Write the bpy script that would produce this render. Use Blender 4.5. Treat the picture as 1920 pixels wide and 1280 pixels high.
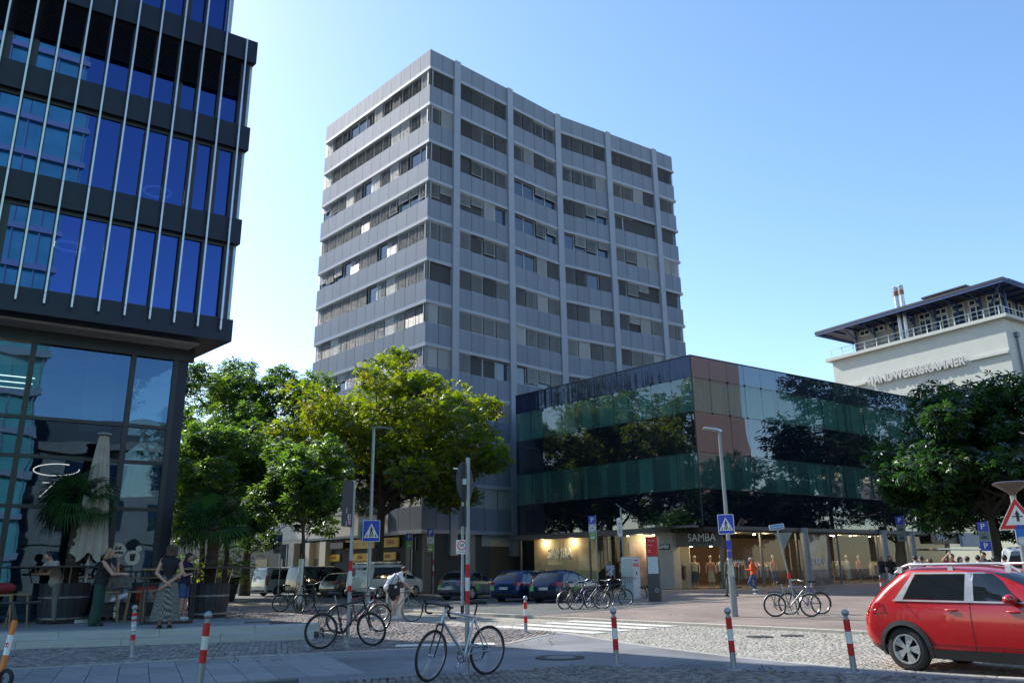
import bpy, bmesh, math, random
import numpy as np
from mathutils import Matrix, Vector, Euler
R_ = math.radians
random.seed(7)
for o in list(bpy.data.objects): bpy.data.objects.remove(o)
sc = bpy.context.scene
col = sc.collection

# ---------------- camera, sky, sun, exposure ----------------
CAMH = 1.42; PITCH = R_(16.0948); ROLL = R_(-0.7196); FPX = 1493.3
_c, _s = math.cos(ROLL), math.sin(ROLL)
F_ = Vector((0, math.cos(PITCH), math.sin(PITCH)))
U0 = Vector((0, -math.sin(PITCH), math.cos(PITCH))); R0 = Vector((1, 0, 0))
RT = _c * R0 + _s * U0; UP = -_s * R0 + _c * U0
cd = bpy.data.cameras.new('camera'); cam = bpy.data.objects.new('camera', cd); col.objects.link(cam)
cd.sensor_width = 36; cd.lens = 28; cd.clip_end = 3000; cd.clip_start = 0.05
cam.matrix_world = Matrix(((RT.x, UP.x, -F_.x, 0), (RT.y, UP.y, -F_.y, 0), (RT.z, UP.z, -F_.z, CAMH), (0, 0, 0, 1)))
sc.camera = cam

SUN_AZ, SUN_EL = -50.0, 38.0     # degrees, azimuth clockwise from +Y
w = bpy.data.worlds.new('World'); sc.world = w; w.use_nodes = True
nt = w.node_tree; nt.nodes.clear()
sky = nt.nodes.new('ShaderNodeTexSky'); sky.sky_type = 'NISHITA'; sky.sun_disc = False
sky.sun_elevation = R_(SUN_EL); sky.sun_rotation = R_(SUN_AZ)
sky.air_density = 1.0; sky.dust_density = 0.5; sky.ozone_density = 1.4; sky.altitude = 100
bg = nt.nodes.new('ShaderNodeBackground'); bg.inputs[1].default_value = 0.15
wo = nt.nodes.new('ShaderNodeOutputWorld')
hsv = nt.nodes.new('ShaderNodeHueSaturation'); hsv.inputs['Saturation'].default_value = 1.12; hsv.inputs['Value'].default_value = 1.0
nt.links.new(sky.outputs[0], hsv.inputs['Color']); nt.links.new(hsv.outputs[0], bg.inputs[0]); nt.links.new(bg.outputs[0], wo.inputs[0])
sl = bpy.data.lights.new('sun', 'SUN'); sl.energy = 3.7; sl.angle = R_(0.53); sl.color = (1, 0.95, 0.87)
so = bpy.data.objects.new('sun', sl); col.objects.link(so)
_a = R_(SUN_AZ); _e = R_(SUN_EL)
sdir = Vector((math.sin(_a) * math.cos(_e), math.cos(_a) * math.cos(_e), math.sin(_e)))
so.rotation_euler = sdir.to_track_quat('Z', 'Y').to_euler(); so.location = sdir * 200
vs = sc.view_settings; vs.view_transform = 'Standard'; vs.look = 'None'; vs.exposure = 0.95; vs.gamma = 1.0; vs.use_curve_mapping = False
sc.render.engine = 'CYCLES'
sc.cycles.max_bounces = 8; sc.cycles.transparent_max_bounces = 16; sc.cycles.diffuse_bounces = 3; sc.cycles.glossy_bounces = 4
sc.cycles.transmission_bounces = 6
sc.cycles.caustics_reflective = False; sc.cycles.caustics_refractive = False
sc.cycles.sample_clamp_indirect = 6.0
try:
    sc.cycles.use_denoising = True; sc.cycles.denoiser = 'OPENIMAGEDENOISE'
except Exception: pass

# ---------------- measuring: photo pixel -> point of the place ----------------
def ray(x, y): return F_ + RT * ((x - 960) / FPX) + UP * ((640 - y) / FPX)
def at(x, y, z=0.0):
    d = ray(x, y); t = (z - CAMH) / d.z; return Vector((d.x * t, d.y * t, z))
def atY(x, y, Y):
    d = ray(x, y); t = Y / d.y; return Vector((d.x * t, Y, CAMH + d.z * t))
def gz(X, Y):
    return 0.0145 * max(0.0, min(Y, 70) - 25.0) * min(1.0, max(0.0, X / 8.0))
def ground(x, y):
    z = 0.0
    for _ in range(12):
        p = at(x, y, z); z = 0.5 * z + 0.5 * gz(p.x, p.y)
    return Vector((p.x, p.y, gz(p.x, p.y)))
def ht(x, y, P):
    """height z of pixel ray when it is above plan point P (same distance)"""
    d = ray(x, y); t = math.hypot(P[0], P[1]) / math.hypot(d.x, d.y); return CAMH + d.z * t
def dirv(az): return Vector((math.sin(R_(az)), math.cos(R_(az)), 0))
def pol(D, az): return Vector((D * math.sin(R_(az)), D * math.cos(R_(az)), 0))
def frame(P, az):
    """local X along azimuth az, local -Y outward (to the right-hand side), Z up"""
    return Matrix.Translation(Vector((P[0], P[1], P[2] if len(P) > 2 else 0))) @ Matrix.Rotation(R_(90 - az), 4, 'Z')
def T_(x=0, y=0, z=0): return Matrix.Translation((x, y, z))
def RZ(d): return Matrix.Rotation(R_(d), 4, 'Z')
def RX(d): return Matrix.Rotation(R_(d), 4, 'X')
def RY(d): return Matrix.Rotation(R_(d), 4, 'Y')
def SC(x, y, z): return Matrix.Diagonal((x, y, z, 1))

# ---------------- objects ----------------
def tag(o, label=None, cat=None, group=None, kind=None):
    if label: o['label'] = label
    if cat: o['category'] = cat
    if group: o['group'] = group
    if kind: o['kind'] = kind
    return o
def empty(name, loc=(0, 0, 0), rz=0.0, label=None, cat=None, group=None):
    o = bpy.data.objects.new(name, None); col.objects.link(o)
    o.location = loc; o.rotation_euler = (0, 0, R_(rz)); o.empty_display_size = 0.2
    return tag(o, label, cat, group)
def piece(mesh, name, parent=None, M=None, mats=None):
    o = bpy.data.objects.new(name, mesh); col.objects.link(o)
    if parent is not None: o.parent = parent
    if M is not None: o.matrix_basis = M
    return o
def copy_tree(o, parent=None):
    c = o.copy(); col.objects.link(c); c.parent = parent
    for ch in list(o.children): copy_tree(ch, c)
    return c

class MB:
    def __init__(s, T=None): s.v = []; s.f = []; s.m = []; s.T = T
    def add(s, vs, fs, mat=0, T=None):
        b = len(s.v); M = None
        if s.T is not None: M = s.T
        if T is not None: M = (M @ T) if M is not None else T
        if M is not None: vs = [tuple(M @ Vector(p)) for p in vs]
        s.v.extend([tuple(p) for p in vs]); s.f.extend([tuple(i + b for i in f) for f in fs]); s.m.extend([mat] * len(fs))
        return s
    def box(s, x0, x1, y0, y1, z0, z1, mat=0, T=None):
        return s.add([(x0, y0, z0), (x1, y0, z0), (x1, y1, z0), (x0, y1, z0), (x0, y0, z1), (x1, y0, z1), (x1, y1, z1), (x0, y1, z1)],
                     [(0, 3, 2, 1), (4, 5, 6, 7), (0, 1, 5, 4), (1, 2, 6, 5), (2, 3, 7, 6), (3, 0, 4, 7)], mat, T)
    def cbox(s, sx, sy, sz, T=None, mat=0): return s.box(-sx / 2, sx / 2, -sy / 2, sy / 2, -sz / 2, sz / 2, mat, T)
    def bbox(s, x0, x1, y0, y1, z0, z1, b=0.01, mat=0, T=None):
        """box with chamfered vertical+top edges"""
        vs = []
        for z, i in ((z0, 0), (z1 - b, 0), (z1, b)):
            vs += [(x0 + i, y0 + i, z), (x1 - i, y0 + i, z), (x1 - i, y1 - i, z), (x0 + i, y1 - i, z)]
        fs = [(0, 3, 2, 1), (8, 9, 10, 11)]
        for k in (0, 4):
            for i in range(4): fs.append((k + i, k + (i + 1) % 4, k + 4 + (i + 1) % 4, k + 4 + i))
        return s.add(vs, fs, mat, T)
    def prism(s, poly, z0, z1, mat=0, T=None):
        n = len(poly); vs = [(p[0], p[1], z0) for p in poly] + [(p[0], p[1], z1) for p in poly]
        ar = sum(poly[i][0] * poly[(i + 1) % n][1] - poly[(i + 1) % n][0] * poly[i][1] for i in range(n))
        fs = [tuple(range(n - 1, -1, -1)), tuple(range(n, 2 * n))] + [(i, (i + 1) % n, n + (i + 1) % n, n + i) for i in range(n)]
        if ar < 0: fs = [tuple(reversed(f)) for f in fs]
        return s.add(vs, fs, mat, T)
    def poly(s, pts, mat=0, T=None): return s.add(pts, [tuple(range(len(pts)))], mat, T)
    def tube(s, pts, r, n=8, mat=0, T=None, cap=True, closed=False):
        pts = [Vector(p) for p in pts]; k = len(pts)
        rs = r if isinstance(r, (list, tuple)) else [r] * k
        vs = []; prev = None
        for i, p in enumerate(pts):
            a = pts[(i - 1) % k] if (closed or i > 0) else p; b = pts[(i + 1) % k] if (closed or i < k - 1) else p
            t = (b - a); t = t.normalized() if t.length > 1e-9 else Vector((0, 0, 1))
            if prev is None:
                u = t.orthogonal().normalized()
            else:
                u = prev - t * prev.dot(t); u = u.normalized() if u.length > 1e-6 else t.orthogonal().normalized()
            prev = u; w_ = t.cross(u)
            for j in range(n):
                an = 2 * math.pi * j / n; vs.append(p + (u * math.cos(an) + w_ * math.sin(an)) * rs[i])
        fs = []
        for i in range(k if closed else k - 1):
            i2 = (i + 1) % k
            for j in range(n): fs.append((i * n + j, i * n + (j + 1) % n, i2 * n + (j + 1) % n, i2 * n + j))
        if cap and not closed:
            fs.append(tuple(range(n - 1, -1, -1))); fs.append(tuple((k - 1) * n + j for j in range(n)))
        return s.add(vs, fs, mat, T)
    def lathe(s, prof, n=16, mat=0, T=None, cap=True):
        vs = []; fs = []
        for r, z in prof:
            for j in range(n):
                a = 2 * math.pi * j / n; vs.append((r * math.cos(a), r * math.sin(a), z))
        for i in range(len(prof) - 1):
            for j in range(n): fs.append((i * n + j, i * n + (j + 1) % n, (i + 1) * n + (j + 1) % n, (i + 1) * n + j))
        if cap:
            fs.append(tuple(range(n - 1, -1, -1))); fs.append(tuple((len(prof) - 1) * n + j for j in range(n)))
        return s.add(vs, fs, mat, T)
    def torus(s, R, r, n=36, k=8, T=None, mat=0, sx=1.0):
        """ring in local XZ plane (axis Y)"""
        vs = []; fs = []
        for i in range(n):
            a = 2 * math.pi * i / n
            for j in range(k):
                b = 2 * math.pi * j / k; q = R + r * math.cos(b)
                vs.append((q * math.cos(a), r * sx * math.sin(b), q * math.sin(a)))
        for i in range(n):
            for j in range(k):
                fs.append((i * k + j, i * k + (j + 1) % k, ((i + 1) % n) * k + (j + 1) % k, ((i + 1) % n) * k + j))
        return s.add(vs, fs, mat, T)
    def sphere(s, c, r, n=12, m=8, mat=0, T=None):
        rx, ry, rz = r if isinstance(r, (tuple, list)) else (r, r, r)
        prof = []; vs = []; fs = []
        for i in range(m + 1):
            th = math.pi * i / m
            for j in range(n):
                a = 2 * math.pi * j / n
                vs.append((c[0] + rx * math.sin(th) * math.cos(a), c[1] + ry * math.sin(th) * math.sin(a), c[2] - rz * math.cos(th)))
        for i in range(m):
            for j in range(n): fs.append((i * n + j, i * n + (j + 1) % n, (i + 1) * n + (j + 1) % n, (i + 1) * n + j))
        return s.add(vs, fs, mat, T)
    def loft(s, rings, mat=0, T=None, cap=True, closed=True):
        n = len(rings[0]); vs = [p for r in rings for p in r]; fs = []
        for i in range(len(rings) - 1):
            for j in range(n if closed else n - 1):
                fs.append((i * n + j, i * n + (j + 1) % n, (i + 1) * n + (j + 1) % n, (i + 1) * n + j))
        if cap and closed:
            fs.append(tuple(range(n - 1, -1, -1))); fs.append(tuple((len(rings) - 1) * n + j for j in range(n)))
        return s.add(vs, fs, mat, T)
    def mesh(s, name, mats, smooth=None):
        me = bpy.data.meshes.new(name); me.from_pydata(s.v, [], s.f)
        mats = mats if isinstance(mats, (list, tuple)) else [mats]
        for m in mats: me.materials.append(m)
        if len(mats) > 1: me.polygons.foreach_set('material_index', s.m)
        if smooth is not None:
            me.polygons.foreach_set('use_smooth', [True] * len(me.polygons))
            if smooth < 179:
                try: me.set_sharp_from_angle(angle=R_(smooth))
                except Exception: pass
        me.update(); return me
    def build(s, name, mats, parent=None, M=None, smooth=None):
        return piece(s.mesh(name, mats, smooth), name, parent, M)

# ---------------- materials ----------------
MATS = {}
def pm(name, c, rough=0.6, metal=0.0, var=0.15, scale=6.0, bump=0.0, bscale=None, spec=0.5, rnd=0.0, c2=None, coat=0.0, detail=6, stretch=None, island=0.0, emit=None):
    """procedural paint/stone/metal: base colour varied by noise, roughness breakup, bump"""
    if name in MATS: return MATS[name]
    m = bpy.data.materials.new(name); m.use_nodes = True; N = m.node_tree.nodes; L = m.node_tree.links
    b = N['Principled BSDF']
    tc = N.new('ShaderNodeTexCoord'); src = tc.outputs['Object']
    if stretch:
        mp = N.new('ShaderNodeMapping'); mp.inputs['Scale'].default_value = stretch; L.new(src, mp.inputs[0]); src = mp.outputs[0]
    no = N.new('ShaderNodeTexNoise'); no.inputs['Scale'].default_value = scale; no.inputs['Detail'].default_value = detail
    no.inputs['Roughness'].default_value = 0.6; L.new(src, no.inputs['Vector'])
    rp = N.new('ShaderNodeValToRGB'); L.new(no.outputs[0], rp.inputs[0])
    lo = tuple(x * (1 - var) for x in c[:3]); hi = tuple(min(1, x * (1 + var)) for x in (c2 or c)[:3])
    rp.color_ramp.elements[0].position = 0.32; rp.color_ramp.elements[0].color = (*lo, 1)
    rp.color_ramp.elements[1].position = 0.68; rp.color_ramp.elements[1].color = (*hi, 1)
    out = rp.outputs[0]
    for amt, kind in ((rnd, 'obj'), (island, 'isl')):
        if amt:
            if kind == 'obj': oi = N.new('ShaderNodeObjectInfo'); ro = oi.outputs['Random']
            else: oi = N.new('ShaderNodeNewGeometry'); ro = oi.outputs['Random Per Island']
            mr = N.new('ShaderNodeMapRange'); mr.inputs[3].default_value = 1 - amt; mr.inputs[4].default_value = 1 + amt; L.new(ro, mr.inputs[0])
            hs = N.new('ShaderNodeHueSaturation'); L.new(mr.outputs[0], hs.inputs['Value']); L.new(out, hs.inputs['Color']); out = hs.outputs[0]
    L.new(out, b.inputs['Base Color'])
    mr = N.new('ShaderNodeMapRange'); mr.inputs[3].default_value = max(0.02, rough * 0.82); mr.inputs[4].default_value = min(1, rough * 1.18); L.new(no.outputs[0], mr.inputs[0])
    L.new(mr.outputs[0], b.inputs['Roughness'])
    b.inputs['Metallic'].default_value = metal; b.inputs['Specular IOR Level'].default_value = spec
    if coat: b.inputs['Coat Weight'].default_value = coat; b.inputs['Coat Roughness'].default_value = 0.03
    if bump:
        bn = N.new('ShaderNodeTexNoise'); bn.inputs['Scale'].default_value = bscale or scale * 4; bn.inputs['Detail'].default_value = 4; L.new(src, bn.inputs['Vector'])
        bp = N.new('ShaderNodeBump'); bp.inputs['Strength'].default_value = bump; bp.inputs['Distance'].default_value = 0.02
        L.new(bn.outputs[0], bp.inputs['Height']); L.new(bp.outputs[0], b.inputs['Normal'])
    if emit:
        b.inputs['Emission Color'].default_value = (*emit[:3], 1); b.inputs['Emission Strength'].default_value = emit[3]
    MATS[name] = m; return m
def glassmat(name, tint, ior=1.6, body=None, bodymix=0.0, wave=0.0, wscale=0.6, rough=0.01, refl=(1, 1, 1), wstretch=(1, 1, 0.35)):
    """architectural pane: Fresnel mirror over a tinted see-through (and part milky) sheet, slightly wavy"""
    if name in MATS: return MATS[name]
    m = bpy.data.materials.new(name); m.use_nodes = True; N = m.node_tree.nodes; L = m.node_tree.links
    N.remove(N['Principled BSDF']); out = N['Material Output']
    fr = N.new('ShaderNodeFresnel'); fr.inputs['IOR'].default_value = ior
    gl = N.new('ShaderNodeBsdfGlossy'); gl.inputs['Roughness'].default_value = rough; gl.inputs['Color'].default_value = (*refl, 1)
    tr = N.new('ShaderNodeBsdfTransparent'); tr.inputs['Color'].default_value = (*tint, 1)
    inner = tr.outputs[0]
    if body is not None:
        df = N.new('ShaderNodeBsdfDiffuse'); df.inputs['Color'].default_value = (*body, 1)
        mx = N.new('ShaderNodeMixShader'); mx.inputs[0].default_value = bodymix; L.new(tr.outputs[0], mx.inputs[1]); L.new(df.outputs[0], mx.inputs[2]); inner = mx.outputs[0]
    gb = N.new('ShaderNodeNewGeometry'); iv = N.new('ShaderNodeMath'); iv.operation = 'SUBTRACT'; iv.inputs[0].default_value = 1.0; L.new(gb.outputs['Backfacing'], iv.inputs[1])
    fm = N.new('ShaderNodeMath'); fm.operation = 'MULTIPLY'; L.new(fr.outputs[0], fm.inputs[0]); L.new(iv.outputs[0], fm.inputs[1])   # only the outer face mirrors
    mix = N.new('ShaderNodeMixShader'); L.new(fm.outputs[0], mix.inputs[0]); L.new(inner, mix.inputs[1]); L.new(gl.outputs[0], mix.inputs[2])
    if wave:
        ge = N.new('ShaderNodeNewGeometry'); mp = N.new('ShaderNodeMapping'); mp.inputs['Scale'].default_value = wstretch; L.new(ge.outputs['Position'], mp.inputs[0])
        no = N.new('ShaderNodeTexNoise'); no.inputs['Scale'].default_value = wscale; no.inputs['Detail'].default_value = 1.5; L.new(mp.outputs[0], no.inputs['Vector'])
        bp = N.new('ShaderNodeBump'); bp.inputs['Strength'].default_value = 1.0; bp.inputs['Distance'].default_value = wave; L.new(no.outputs[0], bp.inputs['Height'])
        L.new(bp.outputs[0], gl.inputs['Normal'])
    L.new(mix.outputs[0], out.inputs[0]); MATS[name] = m; return m
def emat(name, c, s):
    if name in MATS: return MATS[name]
    m = bpy.data.materials.new(name); m.use_nodes = True; N = m.node_tree.nodes
    b = N['Principled BSDF']; b.inputs['Base Color'].default_value = (*c, 1); b.inputs['Emission Color'].default_value = (*c, 1); b.inputs['Emission Strength'].default_value = s
    MATS[name] = m; return m

_txt = {}
TMP = bpy.data.scenes.new('scratch')          # small scratch scene so meshes are evaluated quickly; removed at the end
def tmp_graph():
    with bpy.context.temp_override(scene=TMP, view_layer=TMP.view_layers[0]): return bpy.context.evaluated_depsgraph_get()
def text_mesh(s, size, depth=0.01, align='CENTER', bold=0.0, xs=1.0):
    key = (s, size, depth, align, bold, xs)
    if key in _txt: return _txt[key]
    cu = bpy.data.curves.new('t', 'FONT'); cu.body = s; cu.size = size; cu.extrude = depth / 2; cu.align_x = align; cu.align_y = 'CENTER'; cu.offset = bold; cu.resolution_u = 3
    ob = bpy.data.objects.new('t', cu); TMP.collection.objects.link(ob)
    me = bpy.data.meshes.new_from_object(ob.evaluated_get(tmp_graph()))
    if xs != 1.0: me.transform(SC(xs, 1, 1))
    bpy.data.objects.remove(ob); bpy.data.curves.remove(cu)
    me.transform(RX(90))          # text stands up, reads from -Y
    _txt[key] = me; return me
def text(s, size, mat, parent, M, depth=0.01, name='lettering', align='CENTER', bold=0.0, xs=1.0):
    me = text_mesh(s, size, depth, align, bold, xs).copy(); me.materials.clear(); me.materials.append(mat)
    return piece(me, name, parent, M)
def eval_apply(o):
    """replace an object's mesh by its modified mesh"""
    TMP.collection.objects.link(o)
    for m_ in o.modifiers:
        if getattr(m_, 'object', None) is not None and m_.object.name not in TMP.collection.objects: TMP.collection.objects.link(m_.object)
    me = bpy.data.meshes.new_from_object(o.evaluated_get(tmp_graph()))
    TMP.collection.objects.unlink(o); o.modifiers.clear(); o.data = me; return o
# ================= ground =================
def paver_mat(name, c1, c2, mort, bw, bh, sc=1.0, rough=.85, rot=0, msize=.06, bump=.35):
    m = bpy.data.materials.new(name); m.use_nodes = True; N = m.node_tree.nodes; L = m.node_tree.links; b = N['Principled BSDF']
    ge = N.new('ShaderNodeNewGeometry'); mp = N.new('ShaderNodeMapping'); mp.inputs['Rotation'].default_value = (0, 0, R_(rot)); L.new(ge.outputs['Position'], mp.inputs[0])
    br = N.new('ShaderNodeTexBrick'); br.inputs['Color1'].default_value = (*c1, 1); br.inputs['Color2'].default_value = (*c2, 1); br.inputs['Mortar'].default_value = (*mort, 1)
    br.inputs['Scale'].default_value = sc; br.inputs['Mortar Size'].default_value = msize * bh; br.inputs['Brick Width'].default_value = bw; br.inputs['Row Height'].default_value = bh; br.inputs['Bias'].default_value = 0.0
    L.new(mp.outputs[0], br.inputs['Vector'])
    no = N.new('ShaderNodeTexNoise'); no.inputs['Scale'].default_value = .55; no.inputs['Detail'].default_value = 7; L.new(ge.outputs['Position'], no.inputs['Vector'])
    mr = N.new('ShaderNodeMapRange'); mr.inputs[1].default_value = .3; mr.inputs[2].default_value = .7; mr.inputs[3].default_value = .72; mr.inputs[4].default_value = 1.2; L.new(no.outputs[0], mr.inputs[0])
    hs = N.new('ShaderNodeHueSaturation'); L.new(mr.outputs[0], hs.inputs['Value']); L.new(br.outputs[0], hs.inputs['Color']); L.new(hs.outputs[0], b.inputs['Base Color'])
    b.inputs['Roughness'].default_value = rough
    bp = N.new('ShaderNodeBump'); bp.inputs['Strength'].default_value = bump; bp.inputs['Distance'].default_value = .02
    n2 = N.new('ShaderNodeTexNoise'); n2.inputs['Scale'].default_value = 40; L.new(ge.outputs['Position'], n2.inputs['Vector'])
    ad = N.new('ShaderNodeMath'); ad.operation = 'MULTIPLY_ADD'; L.new(br.outputs['Fac'], ad.inputs[0]); ad.inputs[1].default_value = -1.0; L.new(n2.outputs[0], ad.inputs[2])
    L.new(ad.outputs[0], bp.inputs['Height']); L.new(bp.outputs[0], b.inputs['Normal']); MATS[name] = m; return m
M_plazag = paver_mat('plaza_pavers', (.235, .185, .155), (.28, .225, .19), (.13, .10, .085), .2, .1, rot=42)
M_parkg = paver_mat('parking_setts', (.11, .115, .11), (.16, .165, .155), (.05, .05, .045), .12, .11, rot=44)
M_roadfar = paver_mat('road_setts_far', (.34, .31, .255), (.41, .375, .31), (.24, .215, .17), .12, .11, rot=44)
M_asphp = pm('bike_path_asphalt', (0.185, 0.19, 0.20), rough=.85, var=.38, scale=.5, bump=.25, bscale=90)
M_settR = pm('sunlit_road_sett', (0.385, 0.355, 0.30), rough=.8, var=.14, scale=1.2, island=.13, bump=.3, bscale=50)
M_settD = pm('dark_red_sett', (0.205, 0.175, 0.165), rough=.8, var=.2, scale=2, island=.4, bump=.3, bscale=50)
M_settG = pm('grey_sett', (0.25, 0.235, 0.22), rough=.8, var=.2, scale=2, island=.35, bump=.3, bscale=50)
M_bed = pm('sand_joint', (.32,.29,.24), rough=.95, var=.2, scale=3)
M_beddark = pm('dark_joint', (0.06, 0.055, 0.05), rough=.95, var=.2, scale=3)
M_kerb = pm('granite_kerb', (0.36, 0.34, 0.30), rough=.75, var=.12, scale=6, rnd=.12, bump=.2)
M_slab = pm('grey_paving_slab', (0.25, 0.255, 0.26), rough=.8, var=.14, scale=2.5, rnd=.14, bump=.2, bscale=60)
M_step = pm('concrete_step', (0.38, 0.40, 0.38), rough=.75, var=.12, scale=1.5, rnd=.06, bump=.15)
M_terr = pm('terrace_slab', (0.24, 0.255, 0.26), rough=.7, var=.15, scale=1.2, rnd=.1, bump=.12)
M_paint = pm('white_road_paint', (0.72, 0.71, 0.66), rough=.7, var=.14, scale=5, c2=(.62, .6, .54))
M_drain = pm('drain_iron', (0.05, 0.05, 0.05), rough=.6, metal=.4)

RZ_ = -0.07                                   # carriageway level
xsr = [-600, -250, -120, -70] + list(np.arange(-45, 61, 3.0)) + [75, 100, 140, 250, 600]
ysr = [-400, -120, -50] + list(np.arange(-20, 90, 3.0)) + [100, 130, 200, 400, 900]
def lvl(x, y):
    return gz(min(x, 30), min(y, 80)) - (0.2 if y < 34 else 0.012)
g = MB(); nx = len(xsr)
for y in ysr:
    for x in xsr: g.v.append((x, y, lvl(x, y)))
for j in range(len(ysr) - 1):
    for i in range(nx - 1):
        g.f.append((j * nx + i, j * nx + i + 1, (j + 1) * nx + i + 1, (j + 1) * nx + i)); g.m.append(0)
gr = g.build('ground', M_plazag); gr['kind'] = 'structure'
def pp(lst, z=0.0): return [at(x, y, z) for x, y in lst]
def strip(name, ptsA, ptsB, z, mat, gzf=False, thick=.1):
    """sheet between two polylines of equal length"""
    b = MB(); n = len(ptsA)
    for a, c in zip(ptsA, ptsB):
        b.v += [(a.x, a.y, gz(a.x, a.y) + z if gzf else z), (c.x, c.y, gz(c.x, c.y) + z if gzf else z)]
    for i in range(n - 1): b.f.append((2 * i, 2 * i + 2, 2 * i + 3, 2 * i + 1)); b.m.append(0)
    o = b.build(name, mat); o['kind'] = 'structure'
    if o.data.polygons[0].normal.z < 0: o.data.flip_normals()
    return o
def resample(pts, step):
    out = [pts[0].copy()]; acc = 0
    for a, b in zip(pts, pts[1:]):
        L_ = (b - a).length; d = step - acc
        while d <= L_: out.append(a + (b - a) * (d / L_)); d += step
        acc = L_ - (d - step)
    return out
ROADD = dirv(139.5)
nk = pp([(430, 1139), (560, 1151), (760, 1166), (960, 1179), (1050, 1184), (1200, 1208), (1400, 1233), (1660, 1256), (1920, 1271)])
nk = [nk[0] - ROADD * 40] + nk + [nk[-1] + dirv(120) * 9]
fk0 = at(1251.6, 1165.7, 0); fk1 = at(1641.7, 1184, 0)
fdir = (fk1 - fk0).normalized()
# carriageway
fk = [fk0 + fdir * ((p - fk0).dot(fdir)) for p in nk]; fk[-1] = fk[-1] + fdir * 5
strip('road', nk, fk, RZ_ - .012, M_roadfar)
# far side: plaza sheet
far = [p + dirv(49) * 90 for p in fk]
def gridsheet(name, A, B, n, z, mat):
    b = MB(); m_ = len(A)
    for a, c in zip(A, B):
        for k in range(n + 1):
            p = a + (c - a) * (k / n); b.v.append((p.x, p.y, gz(p.x, p.y) + z))
    for i in range(m_ - 1):
        for k in range(n): b.f.append((i * (n + 1) + k, (i + 1) * (n + 1) + k, (i + 1) * (n + 1) + k + 1, i * (n + 1) + k + 1)); b.m.append(0)
    o = b.build(name, mat); o['kind'] = 'structure'
    if o.data.polygons[0].normal.z < 0: o.data.flip_normals()
    return o
fk_ = resample(fk, 2.5); far_ = [p + dirv(49) * 60 for p in fk_]
gridsheet('far_plaza', fk_, far_, 24, 0.0, M_plazag)
# parking strip in front of the tower wing (dark setts)
pk0 = fk0 + fdir * -5.5
pkA = [pk0 + fdir * t for t in (-60, -30, -15, 0)]; pkB = [p + dirv(46) * 19 for p in pkA]
gridsheet('parking_area', pkA, pkB, 8, 0.006, M_parkg)
# near side pavement base
Aln = pp([(0, 1255), (250, 1242), (420, 1232), (560, 1226), (772, 1215), (850, 1212), (936, 1209), (1034, 1188)])
Bln = pp([(560, 1280), (671, 1274), (770, 1267), (947, 1256), (1117, 1244), (1157, 1248), (1376, 1255), (1602, 1262), (1920, 1276)])
near_back = [p + Vector((-30, -40, 0)) for p in nk]
nb_ = [Vector((-60, -20, 0)), Vector((-30, -22, 0)), Vector((-15, -22, 0)), Vector((-9, -22, 0)), Vector((-4, -22, 0)), Vector((-1, -22, 0)), Vector((2, -22, 0)), Vector((5, -22, 0)), Vector((9, -22, 0)), Vector((14, -22, 0)), Vector((30, -22, 0))]
strip('pavement_bed', nk, nb_, -0.03, M_beddark)
# near kerb stones, laid one by one
def kerb_run(pts, step, wdt, z0, z1, parent_name, mat=M_kerb, off=0.0):
    rr_ = resample(pts, step); root = empty(parent_name, (0, 0, 0)); root['kind'] = 'structure'; root.name = parent_name
    me = MB().bbox(0, 1, -wdt / 2, wdt / 2, 0, 1, .02).mesh('kerb_stone', mat); k = 0
    for a, b in zip(rr_, rr_[1:]):
        d = (b - a).length; o = piece(me, 'kerb_stone', root, Matrix.Translation((a.x, a.y, z0)) @ RZ(math.degrees(math.atan2(b.y - a.y, b.x - a.x))) @ T_(0, off, 0) @ SC(d - .012, 1, z1 - z0)); k += 1
    return root
kerb_run([p for p in nk if p.y < 40], 1.0, .16, -.2, .004, 'near_kerb')
kerb_run([p for p in resample(fk, 2) if p.y < 46 and p.x < 22 and p.y > 8], 1.2, .25, -.2, .012, 'far_kerb', pm('pale_kerb', (.46, .42, .35), rough=.8, var=.12, rnd=.1))
kerb_run(Aln, .9, .13, -.15, .012, 'path_edging')
# bike path: asphalt with slabs at the left
A2 = [Aln[i] for i in (3, 4, 5, 6, 7)] + [nk[5], nk[6], nk[7], nk[8], nk[9]]
B2 = [Bln[0], Bln[1], Bln[2], Bln[3], Bln[4], Bln[5], Bln[6], Bln[7], Bln[8], Bln[8] + Vector((.3, -.3, 0))]
strip('bike_path', A2, B2, 0.0, M_asphp)
sl_root = empty('slab_path', (0, 0, 0)); sl_root['kind'] = 'structure'
smesh = MB().bbox(0, 1, 0, 1, -.06, 0, .006).mesh('slab', M_slab)
a0, a1 = Aln[0] - (Aln[3] - Aln[0]) * .25, Aln[3]; adir = (a1 - a0).normalized(); aper = Vector((adir.y, -adir.x, 0))
if aper.y > 0: aper = -aper
n_ = int((a1 - a0).length / .42)
sk = RZ(math.degrees(math.atan2(adir.y, adir.x)))
for r in range(4):
    for i in range(n_ + 1):
        P = a0 + adir * (i * .42 + (r % 2) * .0) + aper * (.08 + r * .85)
        M = Matrix.Translation((P.x, P.y, 0.004)) @ sk @ T_(0, -.85, 0) @ SC(.412, .842, 1)
        piece(smesh, 'slab', sl_root, M)
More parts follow.
